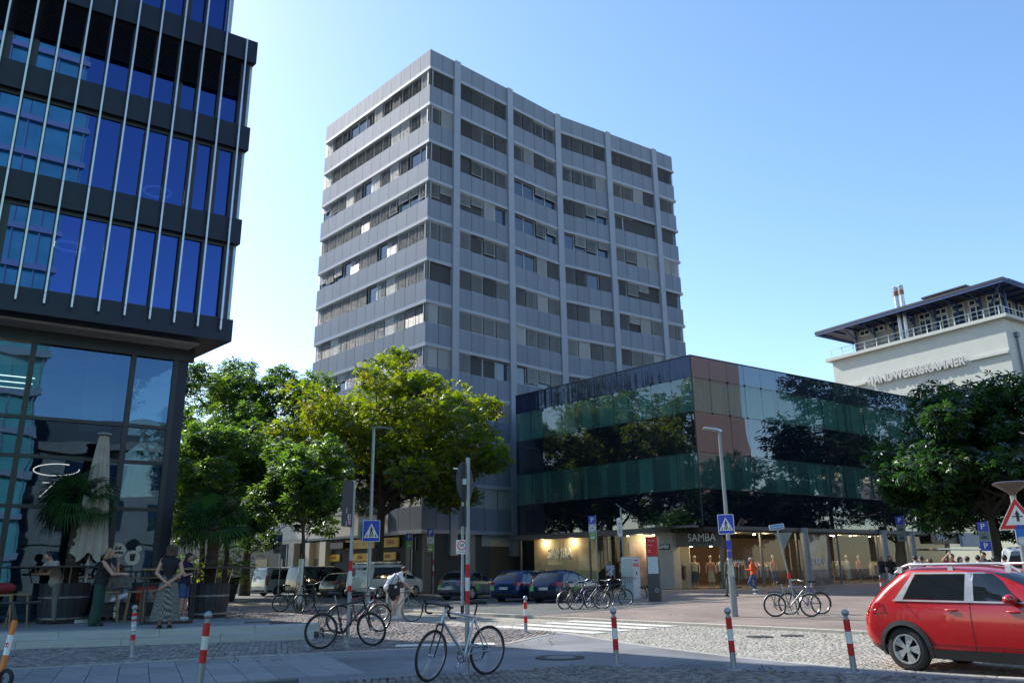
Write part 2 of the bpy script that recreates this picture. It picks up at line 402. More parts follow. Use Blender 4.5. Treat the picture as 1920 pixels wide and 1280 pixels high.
# setts laid in arcs, too many to pick apart
def setts(name, polyg, s, z, mat, az, seed=0, arc=.5, jit=.006, gap=.012):
    r_ = np.random.RandomState(seed); P = np.array([[p.x, p.y] for p in polyg]); c = P.mean(0); a = R_(90 - az)
    Rm = np.array([[math.cos(a), -math.sin(a)], [math.sin(a), math.cos(a)]])
    Q = (P - c) @ Rm
    x0, y0 = Q.min(0) - arc * 2; x1, y1 = Q.max(0) + arc * 2
    gx_, gy_ = np.meshgrid(np.arange(x0, x1, s), np.arange(y0, y1, s)); U = gx_.ravel() + r_.uniform(-.01, .01, gx_.size); V = gy_.ravel()
    per = 1.3
    ph = ((U / per) % 1.0) - .5
    V2 = V + arc * (.25 - ph ** 2) * 2.0 + r_.uniform(-.008, .008, U.size)
    ang = np.arctan(-arc * 4 * ph / per) * 1.0
    XY = np.stack([U, V2], 1) @ Rm.T + c
    ins = np.zeros(len(XY), bool); n = len(P); j = n - 1
    for i in range(n):
        xi, yi = P[i]; xj, yj = P[j]
        cond = ((yi > XY[:, 1]) != (yj > XY[:, 1])) & (XY[:, 0] < (xj - xi) * (XY[:, 1] - yi) / (yj - yi + 1e-12) + xi); ins ^= cond; j = i
    XY = XY[ins]; ang = ang[ins] + a; m = len(XY)
    h = s / 2 - gap / 2
    lx = np.array([-1, 1, 1, -1]) * h; ly = np.array([-1, -1, 1, 1]) * h
    ca, sa = np.cos(ang)[:, None], np.sin(ang)[:, None]
    sx = r_.uniform(.86, 1.05, (m, 1)); sy = r_.uniform(.86, 1.05, (m, 1))
    vt = np.zeros((m, 8, 3)); zt = z + r_.uniform(-jit, jit, (m, 1)) + r_.uniform(-jit / 3, jit / 3, (m, 4))
    for lay, sc_ in ((0, 1.0), (1, .84)):
        X = (lx * sx * sc_) * ca - (ly * sy * sc_) * sa + XY[:, :1]; Y = (lx * sx * sc_) * sa + (ly * sy * sc_) * ca + XY[:, 1:]
        vt[:, lay * 4:lay * 4 + 4, 0] = X; vt[:, lay * 4:lay * 4 + 4, 1] = Y; vt[:, lay * 4:lay * 4 + 4, 2] = (z - .02) if lay == 0 else zt
    f = np.array([[4, 5, 6, 7], [0, 1, 5, 4], [1, 2, 6, 5], [2, 3, 7, 6], [3, 0, 4, 7]])
    F = (f[None] + (np.arange(m) * 8)[:, None, None]).reshape(-1, 4)
    me = bpy.data.meshes.new(name); me.vertices.add(m * 8); me.vertices.foreach_set('co', vt.reshape(-1)); me.loops.add(F.size); me.loops.foreach_set('vertex_index', F.reshape(-1).astype(np.int32))
    me.polygons.add(len(F)); me.polygons.foreach_set('loop_start', (np.arange(len(F)) * 4).astype(np.int32)); me.materials.append(mat); me.update(calc_edges=True); me.validate()
    return piece(me, name), m
def tset(name, label, cat, *a, **k):
    o, m = setts(name, *a, **k); tag(o, label, cat, kind='stuff'); return o
# sunlit carriageway near the camera
nkr = [p + Vector((.06, .06, 0)) for p in nk[3:]]
rdp = nkr + [p for p in reversed([fk0 + fdir * t for t in (-3.5, 0, 6, 12, 17)])]
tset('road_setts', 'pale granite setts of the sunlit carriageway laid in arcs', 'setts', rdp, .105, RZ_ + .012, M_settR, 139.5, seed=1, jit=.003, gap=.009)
# centre pavement between path edging and kerb, reddish
cpoly = [Aln[3], Aln[4], Aln[5], Aln[6], Aln[7], nk[5], nk[4], nk[3], nk[2], nk[1]]
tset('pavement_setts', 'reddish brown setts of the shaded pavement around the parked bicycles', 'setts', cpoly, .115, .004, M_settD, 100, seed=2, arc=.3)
# bottom-right dark setts
bpoly = [p + Vector((0, 0, 0)) for p in Bln] + [Vector((9, 8.2, 0)), Vector((3, 8.2, 0)), Vector((-4, 8.2, 0))]
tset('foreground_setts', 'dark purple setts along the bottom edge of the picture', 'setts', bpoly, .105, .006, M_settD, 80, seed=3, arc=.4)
# steps and terrace at left
SA = at(28, 1217); SB = at(478, 1202); sdir_ = (SB - SA).normalized(); spr = Vector((-sdir_.y, sdir_.x, 0))
if spr.y < 0: spr = -spr
S0 = SA - sdir_ * 7; Lst = (at(600, 1198) - S0).dot(sdir_)
tset('step_front_setts', 'grey setts in fan arcs below the terrace steps', 'setts', [S0 + sdir_ * 3, S0 + sdir_ * (Lst + .5), Aln[3], Aln[2], Aln[1], Aln[0], Aln[0] + Vector((-3, 0, 0))], .11, .004, M_settG, math.degrees(math.atan2(sdir_.x, sdir_.y)), seed=4, arc=.55)
steps = tag(empty('terrace_steps', S0, math.degrees(math.atan2(sdir_.y, sdir_.x))), 'two low concrete steps along the cafe terrace', 'steps')
stp = MB().bbox(0, 1, 0, 1, 0, 1, .015).mesh('step_block', M_step)
nst = int(Lst / 2.0)
for lv in range(2):
    for i in range(nst + 1):
        x0 = i * 2.0 + (0.7 if lv else 0) - 1; x1 = min(x0 + 2.0, Lst)
        if x1 - x0 < .1: continue
        piece(stp, 'step_block', steps, T_(x0, lv * .34, lv * .15) @ SC(x1 - x0 - .008, .36 if not lv else .5, .15 if not lv else .155))
tp = [S0 + spr * .8, S0 + sdir_ * Lst + spr * .8, S0 + sdir_ * Lst + dirv(-44) * 14, S0 + dirv(-44) * 16]
ter = MB(); ter.prism([(p.x, p.y) for p in tp], .0, .296); o = ter.build('terrace', M_beddark); o['kind'] = 'structure'
tsl = MB().bbox(0, 1, 0, 1, 0, .012, .003).mesh('terrace_slab', M_terr)
TM = Matrix.Translation(S0) @ RZ(math.degrees(math.atan2(sdir_.y, sdir_.x)))
for r in range(9):
    for i in range(int(Lst / 1.2)):
        x0 = i * 1.2 + (.6 if r % 2 else 0) 
        if x0 < 4: continue
        q = TM @ Vector((x0 + 1.2, .85 + r * .8, 0))
        if x0 + 1.2 > Lst - r * .55: continue
        piece(tsl, 'terrace_slab', o, TM @ T_(x0, .85 + r * .8, .294) @ SC(1.19, .79, 1))
# zebra crossing
zb0 = at(985, 1177, RZ_)
zroot = empty('zebra_crossing', (0, 0, 0)); zroot['kind'] = 'structure'
zme = MB().box(-2.0, 2.0, -.26, .26, 0, .004).mesh('zebra_bar', M_paint)
for k in range(7):
    P = zb0 + dirv(46) * (k * 1.0 - .2) + ROADD * 1.0; piece(zme, 'zebra_bar', zroot, Matrix.Translation((P.x, P.y, RZ_ + .021)) @ RZ(90 - 139.5))
P = at(835, 1209); piece(MB().box(-1.0, 1.0, -.25, .25, 0, .004).mesh('painted_bar', M_paint), 'painted_bar', zroot, Matrix.Translation((P.x, P.y, .012)) @ RZ(4))
# bay lines, drain line, manholes
bay = empty('bay_markings', (0, 0, 0)); bay['kind'] = 'structure'
for a, b in (((1040, 1123), (950, 1144)), ((905, 1129), (860, 1142)), ((1010, 1133), (1075, 1141))):
    A_ = ground(*a); B_ = ground(*b); L_ = (B_ - A_).length; piece(MB().box(0, 1, -.05, .05, 0, .004).mesh('bay_line', M_paint), 'bay_line', bay, Matrix.Translation((A_.x, A_.y, .012)) @ RZ(math.degrees(math.atan2(B_.y - A_.y, B_.x - A_.x))) @ SC(L_, 1, 1))
dl = [ground(1545, 1127), ground(1640, 1131)]; dd_ = (dl[1] - dl[0]).normalized()
for nm, (px, py), r, zz in (('manhole_cover', (1050, 1232), .42, .004), ('road_manhole', (1424, 1193), .3, RZ_ + .016), ('road_gully', (1485, 1191), .26, RZ_ + .016)):
    P = at(px, py, zz); mh = tag(empty(nm, P), {'manhole_cover': 'round iron manhole cover with pale concrete centre in the shaded path', 'road_manhole': 'small dark manhole in the sunlit setts', 'road_gully': 'dark drain grate in the road near the far kerb'}[nm], 'manhole', 'manholes')
    MB().lathe([(r, 0), (r, .008)], 32).build('ring', M_drain, mh); MB().lathe([(r * .62, .008), (r * .6, .012)], 28).build('centre', pm('concrete_fill', (.2, .2, .19), rough=.9) if nm == 'manhole_cover' else M_drain, mh)
# ================= tower block =================
M_panelS = pm('tower_panel_metal', (0.19, 0.222, 0.275), rough=0.62, metal=0.0, var=0.10, scale=1.6, rnd=0.07, spec=0.3, stretch=(2.5, 2.5, .18))
M_ledge = pm('tower_ledge_metal', (0.31, 0.34, 0.385), rough=0.5, var=0.06, scale=2)
M_pil = pm('tower_pilaster_metal', (0.28, 0.31, 0.36), rough=0.45, var=0.05, scale=1)
M_frame = pm('window_frame_grey', (0.30, 0.31, 0.32), rough=0.45, var=0.08)
M_blindL = pm('blind_light_metal', (0.48, 0.475, 0.45), rough=0.6, metal=0.2, var=0.06, rnd=0.12, spec=0.8)
M_blindD = pm('blind_dark_metal', (0.13, 0.125, 0.12), rough=0.45, var=0.1, rnd=0.25)
M_tglass = glassmat('tower_window_glass', (0.25, 0.3, 0.38), ior=1.95, body=(0.03, 0.05, 0.09), bodymix=0.75, wave=0.006, wscale=0.5)
M_core = pm('dark_core_wall', (0.05, 0.052, 0.055), rough=0.8)
M_curt = pm('white_curtain_cloth', (0.62, 0.64, 0.62), rough=0.9, var=0.1, scale=3, stretch=(4, 4, 0.3), rnd=0.15)

ZT = 42.154; FH = 3.305; WH = 1.50; SPH = FH - WH       # floor height, window height, spandrel height
TC = Vector((-6.30, 55.45, 0)); TL = Vector((-17.37, 67.05, 0))
TB = [TC, Vector((-4.30, 57.23, 0)), Vector((0.02, 61.2, 0)), Vector((4.41, 65.36, 0)), Vector((9.42, 68.63, 0)), Vector((14.45, 71.98, 0)), Vector((16.65, 73.56, 0))]
def azof(a, b): return math.degrees(math.atan2(b.x - a.x, b.y - a.y))
tower = empty('tower_block', TC, 0, 'tall grey panelled tower block with curved front and rows of blinds', 'building')
INV = Matrix.Translation(-TC)
def seg(a, b): return INV @ frame(a, azof(a, b)), (b - a).length
segs = []   # (matrix, length, modules, pilaster at start?, at end?, key)
m, l = seg(TL, TC); segs.append((m, l, 12, 0, 0, 'L'))
mods = [2, 4, 4, 4, 4, 2]
for i in range(6):
    m, l = seg(TB[i], TB[i + 1]); segs.append((m, l, mods[i], 0 if i == 0 else 1, 0 if i == 5 else 1, i))
PW = 0.62
# core
cp = [TL, TC] + TB[1:] + [TB[-1] + dirv(-38) * 16, TL + dirv(30) * 16]
cen = sum(cp, Vector()) / len(cp)
def inset(P, d): return P + (cen - P).normalized() * d
core = MB(); core.prism([tuple((inset(p, 0.55) - TC)[:2]) for p in cp], 0.0, ZT - 0.4)
core.build('core_wall', M_core, tower)
rb = MB(); rb.prism([tuple((inset(p, 0.3) - TC)[:2]) for p in cp], ZT - 0.4, ZT - 0.25); rb.build('roof', M_core, tower)
# shared pieces (unit width)
pan = MB(); pan.box(0, 1, 0, 0.07, 0, 1); pan_me = pan.mesh('panel', M_panelS)
pane_me = MB().box(0.0, 1, 0.0, 0.02, 0, 1).mesh('pane', M_tglass)
fr = MB()
for (x0, x1, z0, z1) in ((0, 0.06, 0, WH), (1.28, 1.34, 0, WH), (0.06, 1.28, 0, 0.06), (0.06, 1.28, WH - 0.07, WH)): fr.box(x0, x1, 0, 0.09, z0, z1)
frame_me = fr.mesh('window_frame', M_frame)
def blind_mesh(frac, mat, tilt=48, nm='blind'):
    b = MB(); sp = 0.078; n = max(2, int(WH * frac / sp)); t = R_(tilt); w = 0.08
    for k in range(n):
        z = WH - 0.05 - k * sp
        dy, dz = math.cos(t) * w / 2, math.sin(t) * w / 2
        b.add([(0.03, -dy, z - dz), (1.31, -dy, z - dz), (1.31, 0, z + 0.008), (0.03, 0, z + 0.008), (0.03, dy, z + dz), (1.31, dy, z + dz)], [(0, 1, 2, 3), (3, 2, 5, 4)])
    b.box(0.02, 1.32, -0.035, 0.035, WH - 0.06, WH - 0.01)
    zb = WH - 0.05 - n * sp
    b.box(0.03, 1.31, -0.02, 0.02, zb - 0.02, zb + 0.015)
    for x in (0.2, 1.14): b.box(x, x + 0.012, -0.045, -0.04, zb, WH - 0.06)
    return b.mesh(nm, mat)
BL = {('L', 1): blind_mesh(0.97, M_blindL, 64), ('L', 2): blind_mesh(0.97, M_blindL, 44), ('P', 1): blind_mesh(0.66, M_blindL, 50), ('P', 2): blind_mesh(0.8, M_blindL, 45), ('P', 3): blind_mesh(0.45, M_blindL, 55), ('D', 1): blind_mesh(0.97, M_blindD, 62)}
cur_me = MB()
for k in range(6):
    x = 0.12 + k * 0.06
    cur_me.add([(x, 0.02 * (k % 2), 0.08), (x + 0.06, 0.02 * ((k + 1) % 2), 0.08), (x + 0.06, 0.02 * ((k + 1) % 2), WH - 0.1), (x, 0.02 * (k % 2), WH - 0.1)], [(0, 1, 2, 3)])
cur_me = cur_me.mesh('curtain', M_curt)
ROWS_L = ['LLLOOLLLDLLL', 'LLLLLLLLLLLL', 'PPLLLOLLLLOO', 'LLLLLDLLPPPP', 'PPPODLLODLLL', 'LLLLLLOLLLLL', 'LDLLLLLLLLDD', 'LLLPLLLDLLLL', 'LLOLLLLPLLLL', 'LLLLPLLLLOLL']
ROWS_R = ['DD DDDD DDLL DDDD DDDD DD', 'LL DDOD LLDL LLLL LLLD LL', 'DD OPLL OOPP DDPP OOOO OO', 'PP PPLO OOPP OPPP LPLL LL', 'LL LOPL OOLD DDOD OPPO OO',
          'OO DLDL DLLL DDLD DPLL LL', 'LL LLLL LLLL LLDL DLLL LL', 'LL LOOO OPPP DLLL LDLL LL', 'LL LOOL LLPP LLLL LLLL LL', 'LL DLOO LLLL LLLL LLLL LL', 'LL LLDL LLLL LLLL LLLL LL']
rw = random.Random(3)
stuffP = MB(); stuffW = MB(); stuffB = MB(); wallS = MB()
for si, (Mx, ln, nm, p0, p1, key) in enumerate(segs):
    x0 = PW / 2 if p0 else 0.0; x1 = ln - (PW / 2 if p1 else 0.0); mw = (x1 - x0) / nm
    e0 = 0.05 if key == 'L' else 0.0
    zoff = 0.0 if key == 'L' else 0.003
    for k in range(12):
        zt = ZT - FH * k - 0.003 * (key != 'L')
        zb = ZT - FH * k - SPH
        # ledge strip
        ldg = MB(T=Mx); ldg.box(x0 - (0 if key == 'L' else 0), x1 + e0 + (0.14 if key == 5 else 0), -0.03, 0.45, zb + zoff, zb + 0.26 - zoff); ldg.build('ledge', M_ledge, tower)
        MB(T=Mx).box(x0, x1, 0.03, 0.45, zt - 0.03, zt + 0.012).build('sill', M_ledge, tower)
        for j in range(nm):
            xa = x0 + j * mw
            Mp = Mx @ T_(xa + 0.016, 0, zb + 0.262) @ SC(mw - 0.032, 1, SPH - 0.262)
            if k <= 8 and not (key != 'L' and key not in (0, 1) and k > 8): piece(pan_me, 'panel', tower, Mp)
            else: stuffP.box(0, 1, 0, 0.07, 0, 1, T=Mp)
            if k == 11: continue
            # window under this spandrel
            row = ROWS_L[min(k, 9)] if key == 'L' else ROWS_R[k].split()[key]
            st = row[j]; zw = zb - WH
            Mw = Mx @ T_(xa, 0.24, zw) @ SC(mw / 1.34, 1, 1)
            Mg = Mx @ T_(xa + 0.05, 0.285, zw + 0.05) @ SC(mw - 0.1, 1, WH - 0.1)
            if k <= 8:
                wo_ = piece(frame_me, 'window', tower, Mw)
                piece(pane_me, 'pane', wo_, Mw.inverted() @ Mg)
                if st != 'O':
                    v = rw.choice((1, 2, 2)) if st == 'L' else (rw.choice((1, 2, 3)) if st == 'P' else 1)
                    piece(BL[(st, v)], 'blind', wo_, T_(0, -0.15, 0))
                elif rw.random() < 0.6:
                    piece(cur_me, 'curtain', wo_, T_(0 if rw.random() < .5 else 0.7, 0.075, 0))
            else:
                stuffW.box(0.0, 1, 0.0, 0.02, 0, 1, T=Mg)
                b = BL[('L', 1)]
                if st in 'LPD':
                    stuffB.add([tuple(v.co) for v in b.vertices], [tuple(p.vertices) for p in b.polygons], T=Mw @ T_(0, -0.15, 0))
    if p0:
        pl = MB(T=Mx)
        for k in range(12):
            zt = ZT + 0.02 - FH * k
            pl.box(-PW / 2, PW / 2, -0.16, 0.4, zt - 1.82 + 0.012, zt); pl.box(-PW / 2, PW / 2, -0.16, 0.4, zt - FH + 0.012, zt - 1.82)
        pl.box(-PW / 2 + 0.01, PW / 2 - 0.01, -0.145, 0.39, ZT - FH * 11 - SPH, ZT)
        pl.build('pilaster', M_pil, tower)
stuffP.build('lower_panels', M_panelS, tower)['kind'] = 'stuff'
stuffW.build('lower_panes', M_tglass, tower)['kind'] = 'stuff'
stuffB.build('lower_blinds', M_blindL, tower)['kind'] = 'stuff'
# corner posts of the window rows
cpost = MB()
for k in range(11):
    zb = ZT - FH * k - SPH
    cpost.box(-0.07, 0.07, -0.07, 0.07, zb - WH, zb, T=T_(0, 0.32, 0))
cpost.build('corner_post', M_frame, tower)
# ================= glass shop building =================
M_spand = glassmat('dark_spandrel_glass', (0, 0, 0), ior=2.15, body=(0.006, 0.009, 0.016), bodymix=1.0, wave=0.010, wscale=0.55, refl=(0.9, 0.95, 1.0))
M_para = glassmat('streaked_parapet_glass', (0, 0, 0), ior=1.55, body=(0.012, 0.018, 0.045), bodymix=1.0, wave=0.045, wscale=0.9, refl=(0.75, 0.82, 1.0), wstretch=(2.2, 2.2, 0.12))
M_greeng = glassmat('green_window_glass', (0.56, 0.79, 0.74), ior=1.9, body=(0.08, 0.18, 0.17), bodymix=0.28, wave=0.010, wscale=0.55)
M_paraR = glassmat('blue_parapet_glass', (0, 0, 0), ior=2.3, body=(0.015, 0.022, 0.04), bodymix=1.0, wave=0.008, wscale=0.5, refl=(0.8, 0.9, 1.0))
M_shopg = glassmat('clear_shop_glass', (0.92, 0.95, 0.93), ior=1.4, wave=0.003, wscale=0.5)
M_joint = pm('black_joint', (0.02, 0.02, 0.022), rough=0.5)
M_cream = pm('cream_shop_panel', (0.50, 0.44, 0.30), rough=0.7, var=0.06, scale=1.5)
M_shopdark = pm('dark_shop_interior', (0.035, 0.028, 0.022), rough=0.8)
M_shopwood = pm('warm_shop_wood', (0.12, 0.065, 0.034), rough=0.6, var=0.12, scale=1.5)
M_blacksign = pm('black_sign_board', (0.012, 0.012, 0.013), rough=0.4)
M_letter = pm('white_letter', (0.82, 0.82, 0.8), rough=0.5, var=0.03)
M_alu = pm('brushed_aluminium', (0.55, 0.56, 0.57), rough=0.35, metal=0.8, var=0.08, scale=8, stretch=(1, 1, 0.1))
M_steelgrey = pm('grey_canopy_metal', (0.13, 0.13, 0.13), rough=0.45, metal=0.3, var=0.1)
M_spot = emat('warm_downlight', (1.0, 0.72, 0.4), 14.0)
M_spotw = emat('white_downlight', (1.0, 0.9, 0.72), 9.0)

SD = 47.5; SCN = pol(SD, 13.0); SLF = Vector((0.20, 57.34, 0)); SAZL = azof(SLF, SCN); SAZR = 55.8
glassb = empty('glass_shop_building', SCN, 0, 'dark green mirrored glass shop building on the street corner', 'building')
SINV = Matrix.Translation(-SCN)
ROWZ = [1.42 + SD * t for t in (0.0505, 0.094, 0.1383, 0.1887, 0.2322, 0.2597)]
ZS, ZP = ROWZ[0], ROWZ[5]
LENL = (SCN - SLF).length; NL = 10; NR = 25; PWID = LENL / NL
FL = SINV @ frame(SLF, SAZL); FRt = SINV @ frame(SCN, SAZR)
RW = 1.70 * SD / 51.5
# body behind the glass: floor slabs, dark rooms, roof
backL = SLF + dirv(SAZR) * 30; endR = SCN + dirv(SAZR) * (RW * NR)
body = [SCN + dirv(6) * 2.2, endR + dirv(SAZR - 90) * 1.3, endR + dirv(SAZR - 90) * 11, backL, SLF + dirv(SAZR) * 1.6]
mb = MB()
mb.prism([tuple((p - SCN)[:2]) for p in body], ZS + .08, ZP - .4); mb.build('inner_rooms', M_core, glassb)
slab = MB()
sl_poly = [tuple((p - SCN)[:2]) for p in (SCN + dirv(5) * 0.12, endR + dirv(SAZR - 90) * 0.12, endR + dirv(SAZR - 90) * 11, backL, SLF + dirv(SAZR) * 0.12)]
for z in (ZS + .01, ROWZ[1] - .2, ROWZ[2] + .08, ROWZ[3] - .3, ROWZ[4] + .07): slab.prism(sl_poly, z, z + 0.16)
slab.prism(sl_poly, ZP - .24, ZP - .09); slab.build('floor_slabs', M_core, glassb)
cop = MB()
cop.box(-0.02, LENL + 0.03, -0.03, 0.25, ZP, ZP + .06, T=FL); cop.box(0.03, RW * NR, -0.03, 0.25, ZP + .002, ZP + .062, T=FRt); cop.build('roof_coping', M_joint, glassb)
unit = {}
for nme, mt in (('spandrel', M_spand), ('parapet', M_para), ('parapetR', M_paraR), ('window', M_greeng)):
    unit[nme] = MB().box(0, 1, 0, 0.02, 0, 1).mesh(nme + '_pane', mt)
cu = MB()
for k in range(14):
    x = k / 14; cu.add([(x, 0.06 * (k % 2), 0), (x + 1 / 14, 0.06 * ((k + 1) % 2), 0), (x + 1 / 14, 0.06 * ((k + 1) % 2), 1), (x, 0.06 * (k % 2), 1)], [(0, 1, 2, 3)])
scurt = cu.mesh('curtain', M_curt)
node = MB().sphere((0, 0, 0), 0.07, 8, 6).mesh('fitting', M_joint)
rs = random.Random(11)
kinds = ['spandrel', 'window', 'spandrel', 'window', 'parapet']
jb = MB()
for (Fm, n, wd, side) in ((FL, NL, PWID, 'L'), (FRt, NR, RW, 'R')):
    for i in range(n):
        for r in range(5):
            z0, z1 = ROWZ[r], ROWZ[r + 1]; g = 0.012
            tilt = (side == 'L' and r == 1 and i in (1, 2, 4)) or (side == 'R' and r == 1 and i in (7, 8, 10, 11)) or (side == 'R' and r == 3 and i == 10)
            Mp = Fm @ T_(i * wd + g, 0, z0 + g)
            jx = RX(rs.uniform(-.25, .25)) @ RZ(rs.uniform(-.25, .25))
            if tilt: jx = RX(-5.5)
            if tilt: Mp = Fm @ T_(i * wd + g, 0, z1 - g) @ RX(5.5) @ T_(0, 0, -(z1 - z0 - 2 * g)); jx = Matrix.Identity(4)
            o = piece(unit[kinds[r] + ('R' if side == 'R' and r == 4 else '')], 'glass_pane', glassb, Mp @ jx @ SC(wd - 2 * g, 1, z1 - z0 - 2 * g))
            if r in (1, 3):
                f = rs.choice((0.2, 0.3, 0.35, 0.5, 0.7)) if r == 1 else rs.choice((0.6, 0.8, 1.0, 1.0))
                off = 0 if rs.random() < .6 else (1 - f) * wd
                piece(scurt, 'curtain', glassb, Fm @ T_(i * wd + off + .03, 0.35, z0 + .1) @ SC(f * wd - .06, 1, z1 - z0 - .1))
        if i: 
            jb.box(i * wd - .02, i * wd + .02, 0.025, 0.10, ROWZ[0], ROWZ[5], T=Fm)
            piece(node, 'fitting', glassb, Fm @ T_(i * wd, -0.01, ROWZ[4])); piece(node, 'fitting', glassb, Fm @ T_(i * wd, -0.01, ROWZ[3]))
    for z in ROWZ[1:5]: jb.box(0, n * wd, 0.03, 0.09, z - .02, z + .02, T=Fm)
jb.build('glazing_bars', M_joint, glassb)
# a vertical corner strip
MB().tube([(0, 0, ZS), (0, 0, ZP)], 0.04, 8).build('corner_strip', M_joint, glassb)
# ---- ground floor shop front
gnd = gz(SCN.x, SCN.y) - 0.02
uL = LENL - 2.3            # chamfer start on the left front
pA = FL @ Vector((uL, 0.45, 0)); pB = FRt @ Vector((1.75, 0.45, 0))
chm = FL.inverted()
sh = MB()
sh.box(-1.0, uL, 0.0, 0.5, ZS - .3, ZS, T=FL)                      # fascia under the glass
sh.box(1.75, RW * NR, 0.0, 0.5, ZS - .22, ZS, T=FRt)
sh.build('fascia', M_steelgrey, glassb)
def wpt(F, x, y, z): return F @ Vector((x, y, z))
Wc = glassb.matrix_world
azc = math.degrees(math.atan2((pB - pA).x, (pB - pA).y)); FC = frame(pA, azc); lc = (pB - pA).length
inner = MB()
inner.prism([tuple(p[:2]) for p in (FL @ Vector((-1, 6.5, 0)), FL @ Vector((LENL - 6, 6.5, 0)), FRt @ Vector((8, 7, 0)), FRt @ Vector((RW * NR, 7, 0)), FRt @ Vector((RW * NR, 8, 0)), FRt @ Vector((0, 16, 0)), FL @ Vector((-1, 12, 0)))], gnd, ZS - .02)
inner.build('shop_back_wall', M_shopwood, glassb)
fl_ = MB(); fl_.prism([tuple(p[:2]) for p in (FL @ Vector((-1, .1, 0)), FL @ Vector((uL, .1, 0)), pB, FRt @ Vector((RW * NR, .1, 0)), FRt @ Vector((RW * NR, 8, 0)), FL @ Vector((-1, 9, 0)))], gnd - .2, gnd + .06)
fl_.build('shop_floor', M_shopdark, glassb)
cl_ = MB(); cl_.prism([tuple(p[:2]) for p in (FL @ Vector((-1, .12, 0)), FL @ Vector((LENL, .12, 0)), FRt @ Vector((RW * NR, .12, 0)), FRt @ Vector((RW * NR, 8, 0)), FL @ Vector((-1, 9, 0)))], ZS - .32, ZS - .07)
cl_.build('shop_ceiling', M_shopdark, glassb)
# cream display panel behind the left window with white name
cp_ = MB(); cp_.box(0.75, 6.35, 0.9, 1.0, gnd, ZS - .32, T=FL); cp_.box(7.9, 13.0, 1.7, 1.8, gnd, ZS - .32, T=FL); cp_.build('display_panel', M_cream, glassb)
dk = MB(); dk.box(6.4, 7.9, 1.0, 1.1, gnd, ZS - .32, T=FL); dk.build('dark_door', M_shopdark, glassb)
M_poster = pm('pink_poster', (0.42, 0.26, 0.20), rough=0.5, c2=(0.5, 0.38, 0.34), scale=0.9, var=0.3)
MB().box(8.6, 11.6, 1.6, 1.68, gnd + .2, ZS - .7, T=FL).build('poster', M_poster, glassb)
MB().box(9.3, 12.0, 0.36, 0.39, gnd + .05, ZS - .32, T=FRt).build('poster', pm('fashion_poster', (0.16, 0.09, 0.09), c2=(0.42, 0.30, 0.30), rough=.5, scale=0.8, var=.4), glassb)
for x in (1.9, 4.5): 
    MB().lathe([(0.07, 0), (0.07, 0.1)], 10).build('wall_spot', M_spot, glassb, FL @ T_(x, 0.8, ZS - .5))
text('SAMBA', 0.92, M_letter, glassb, FL @ T_(3.2, 0.86, 2.55), depth=0.05, name='shop_name', xs=0.8)
gp = MB(); xs_ = [-3.5, 0, 6.2, 7.5, 12.2]
for a, b in zip(xs_, xs_[1:]): piece(MB().box(a + .03, b - .03, 0.32, 0.34, gnd + .1, (ZS - .3)).mesh('shop_pane', M_shopg), 'shop_pane', glassb, FL)
for x in (0, 6.4, 7.9): MB().box(x - .05, x + .05, 0.28, 0.4, gnd, (ZS - .3)).build('mullion', M_steelgrey, glassb, FL)
# stone pier and entrance on the cut corner
MB().box(uL - 1.15, uL + .05, 0.1, 0.8, gnd, (ZS - .3), T=FL).build('stone_pier', pm('beige_stone_pier', (0.40, 0.36, 0.29), rough=.8, var=.08, scale=3), glassb)
sg = MB(); sg.box(uL - .95, uL - .1, 0.06, 0.1, 2.55, 2.85, T=FL); sg.build('name_plate', M_blacksign, glassb)
text('SAMBA', 0.3, M_letter, glassb, FL @ T_(uL - .52, 0.05, 2.70), depth=0.02, name='name_plate_letters', xs=0.8)
FCi = FC
MB().box(0, lc, 0.0, 0.3, ZS - 1.12, ZS - .02).build('entrance_fascia', pm('brown_fascia', (0.14, 0.11, 0.09), rough=.6), glassb, FCi)
MB().box(lc * .36, lc * .86, -0.06, 0, ZS - .98, ZS - .31).build('sign_board', M_blacksign, glassb, FCi)
MB().box(lc * .34, lc * .82, -0.02, 0.04, ZS - .25, ZS).build('upper_sign_board', M_blacksign, glassb, FCi)
text('S T R E E T', 0.24, M_letter, glassb, FCi @ T_(lc * .58, -0.03, ZS - .13), depth=0.02, name='upper_letters')
text('SAMBA', 0.62, M_letter, glassb, FCi @ T_(lc * .61, -0.08, ZS - .645), depth=0.03, name='shop_name', xs=0.82)
for x in (.35, .8): MB().lathe([(0.09, 0), (0.09, 0.02)], 10).build('downlight', M_spotw, glassb, FCi @ T_(lc * x, 0.15, ZS - 1.14))
# right front: round columns, panes, a rail of clothes behind
for u in (8.86, 17.4, 20.8): MB().lathe([(0.26, gnd), (0.26, ZS)], 20).build('round_column', pm('dull_grey_column', (.22, .25, .27), rough=.5, metal=.2), glassb, FRt @ T_(u, -0.1, 0))
xr = [1.75, 5.2, 8.6, 12.8, 17.2, 21.0, 26, 31, RW * NR]
for a, b in zip(xr, xr[1:]):
    piece(MB().box(a + .03, b - .03, 0.30, 0.32, gnd + .1, ZS - .22).mesh('shop_pane', M_shopg), 'shop_pane', glassb, FRt)
    MB().box(b - .05, b + .05, 0.26, 0.38, gnd, ZS - .22).build('mullion', M_steelgrey, glassb, FRt)
MB().box(1.68, 1.8, 0.2, 0.45, gnd, ZS - .22).build('mullion', M_steelgrey, glassb, FRt)
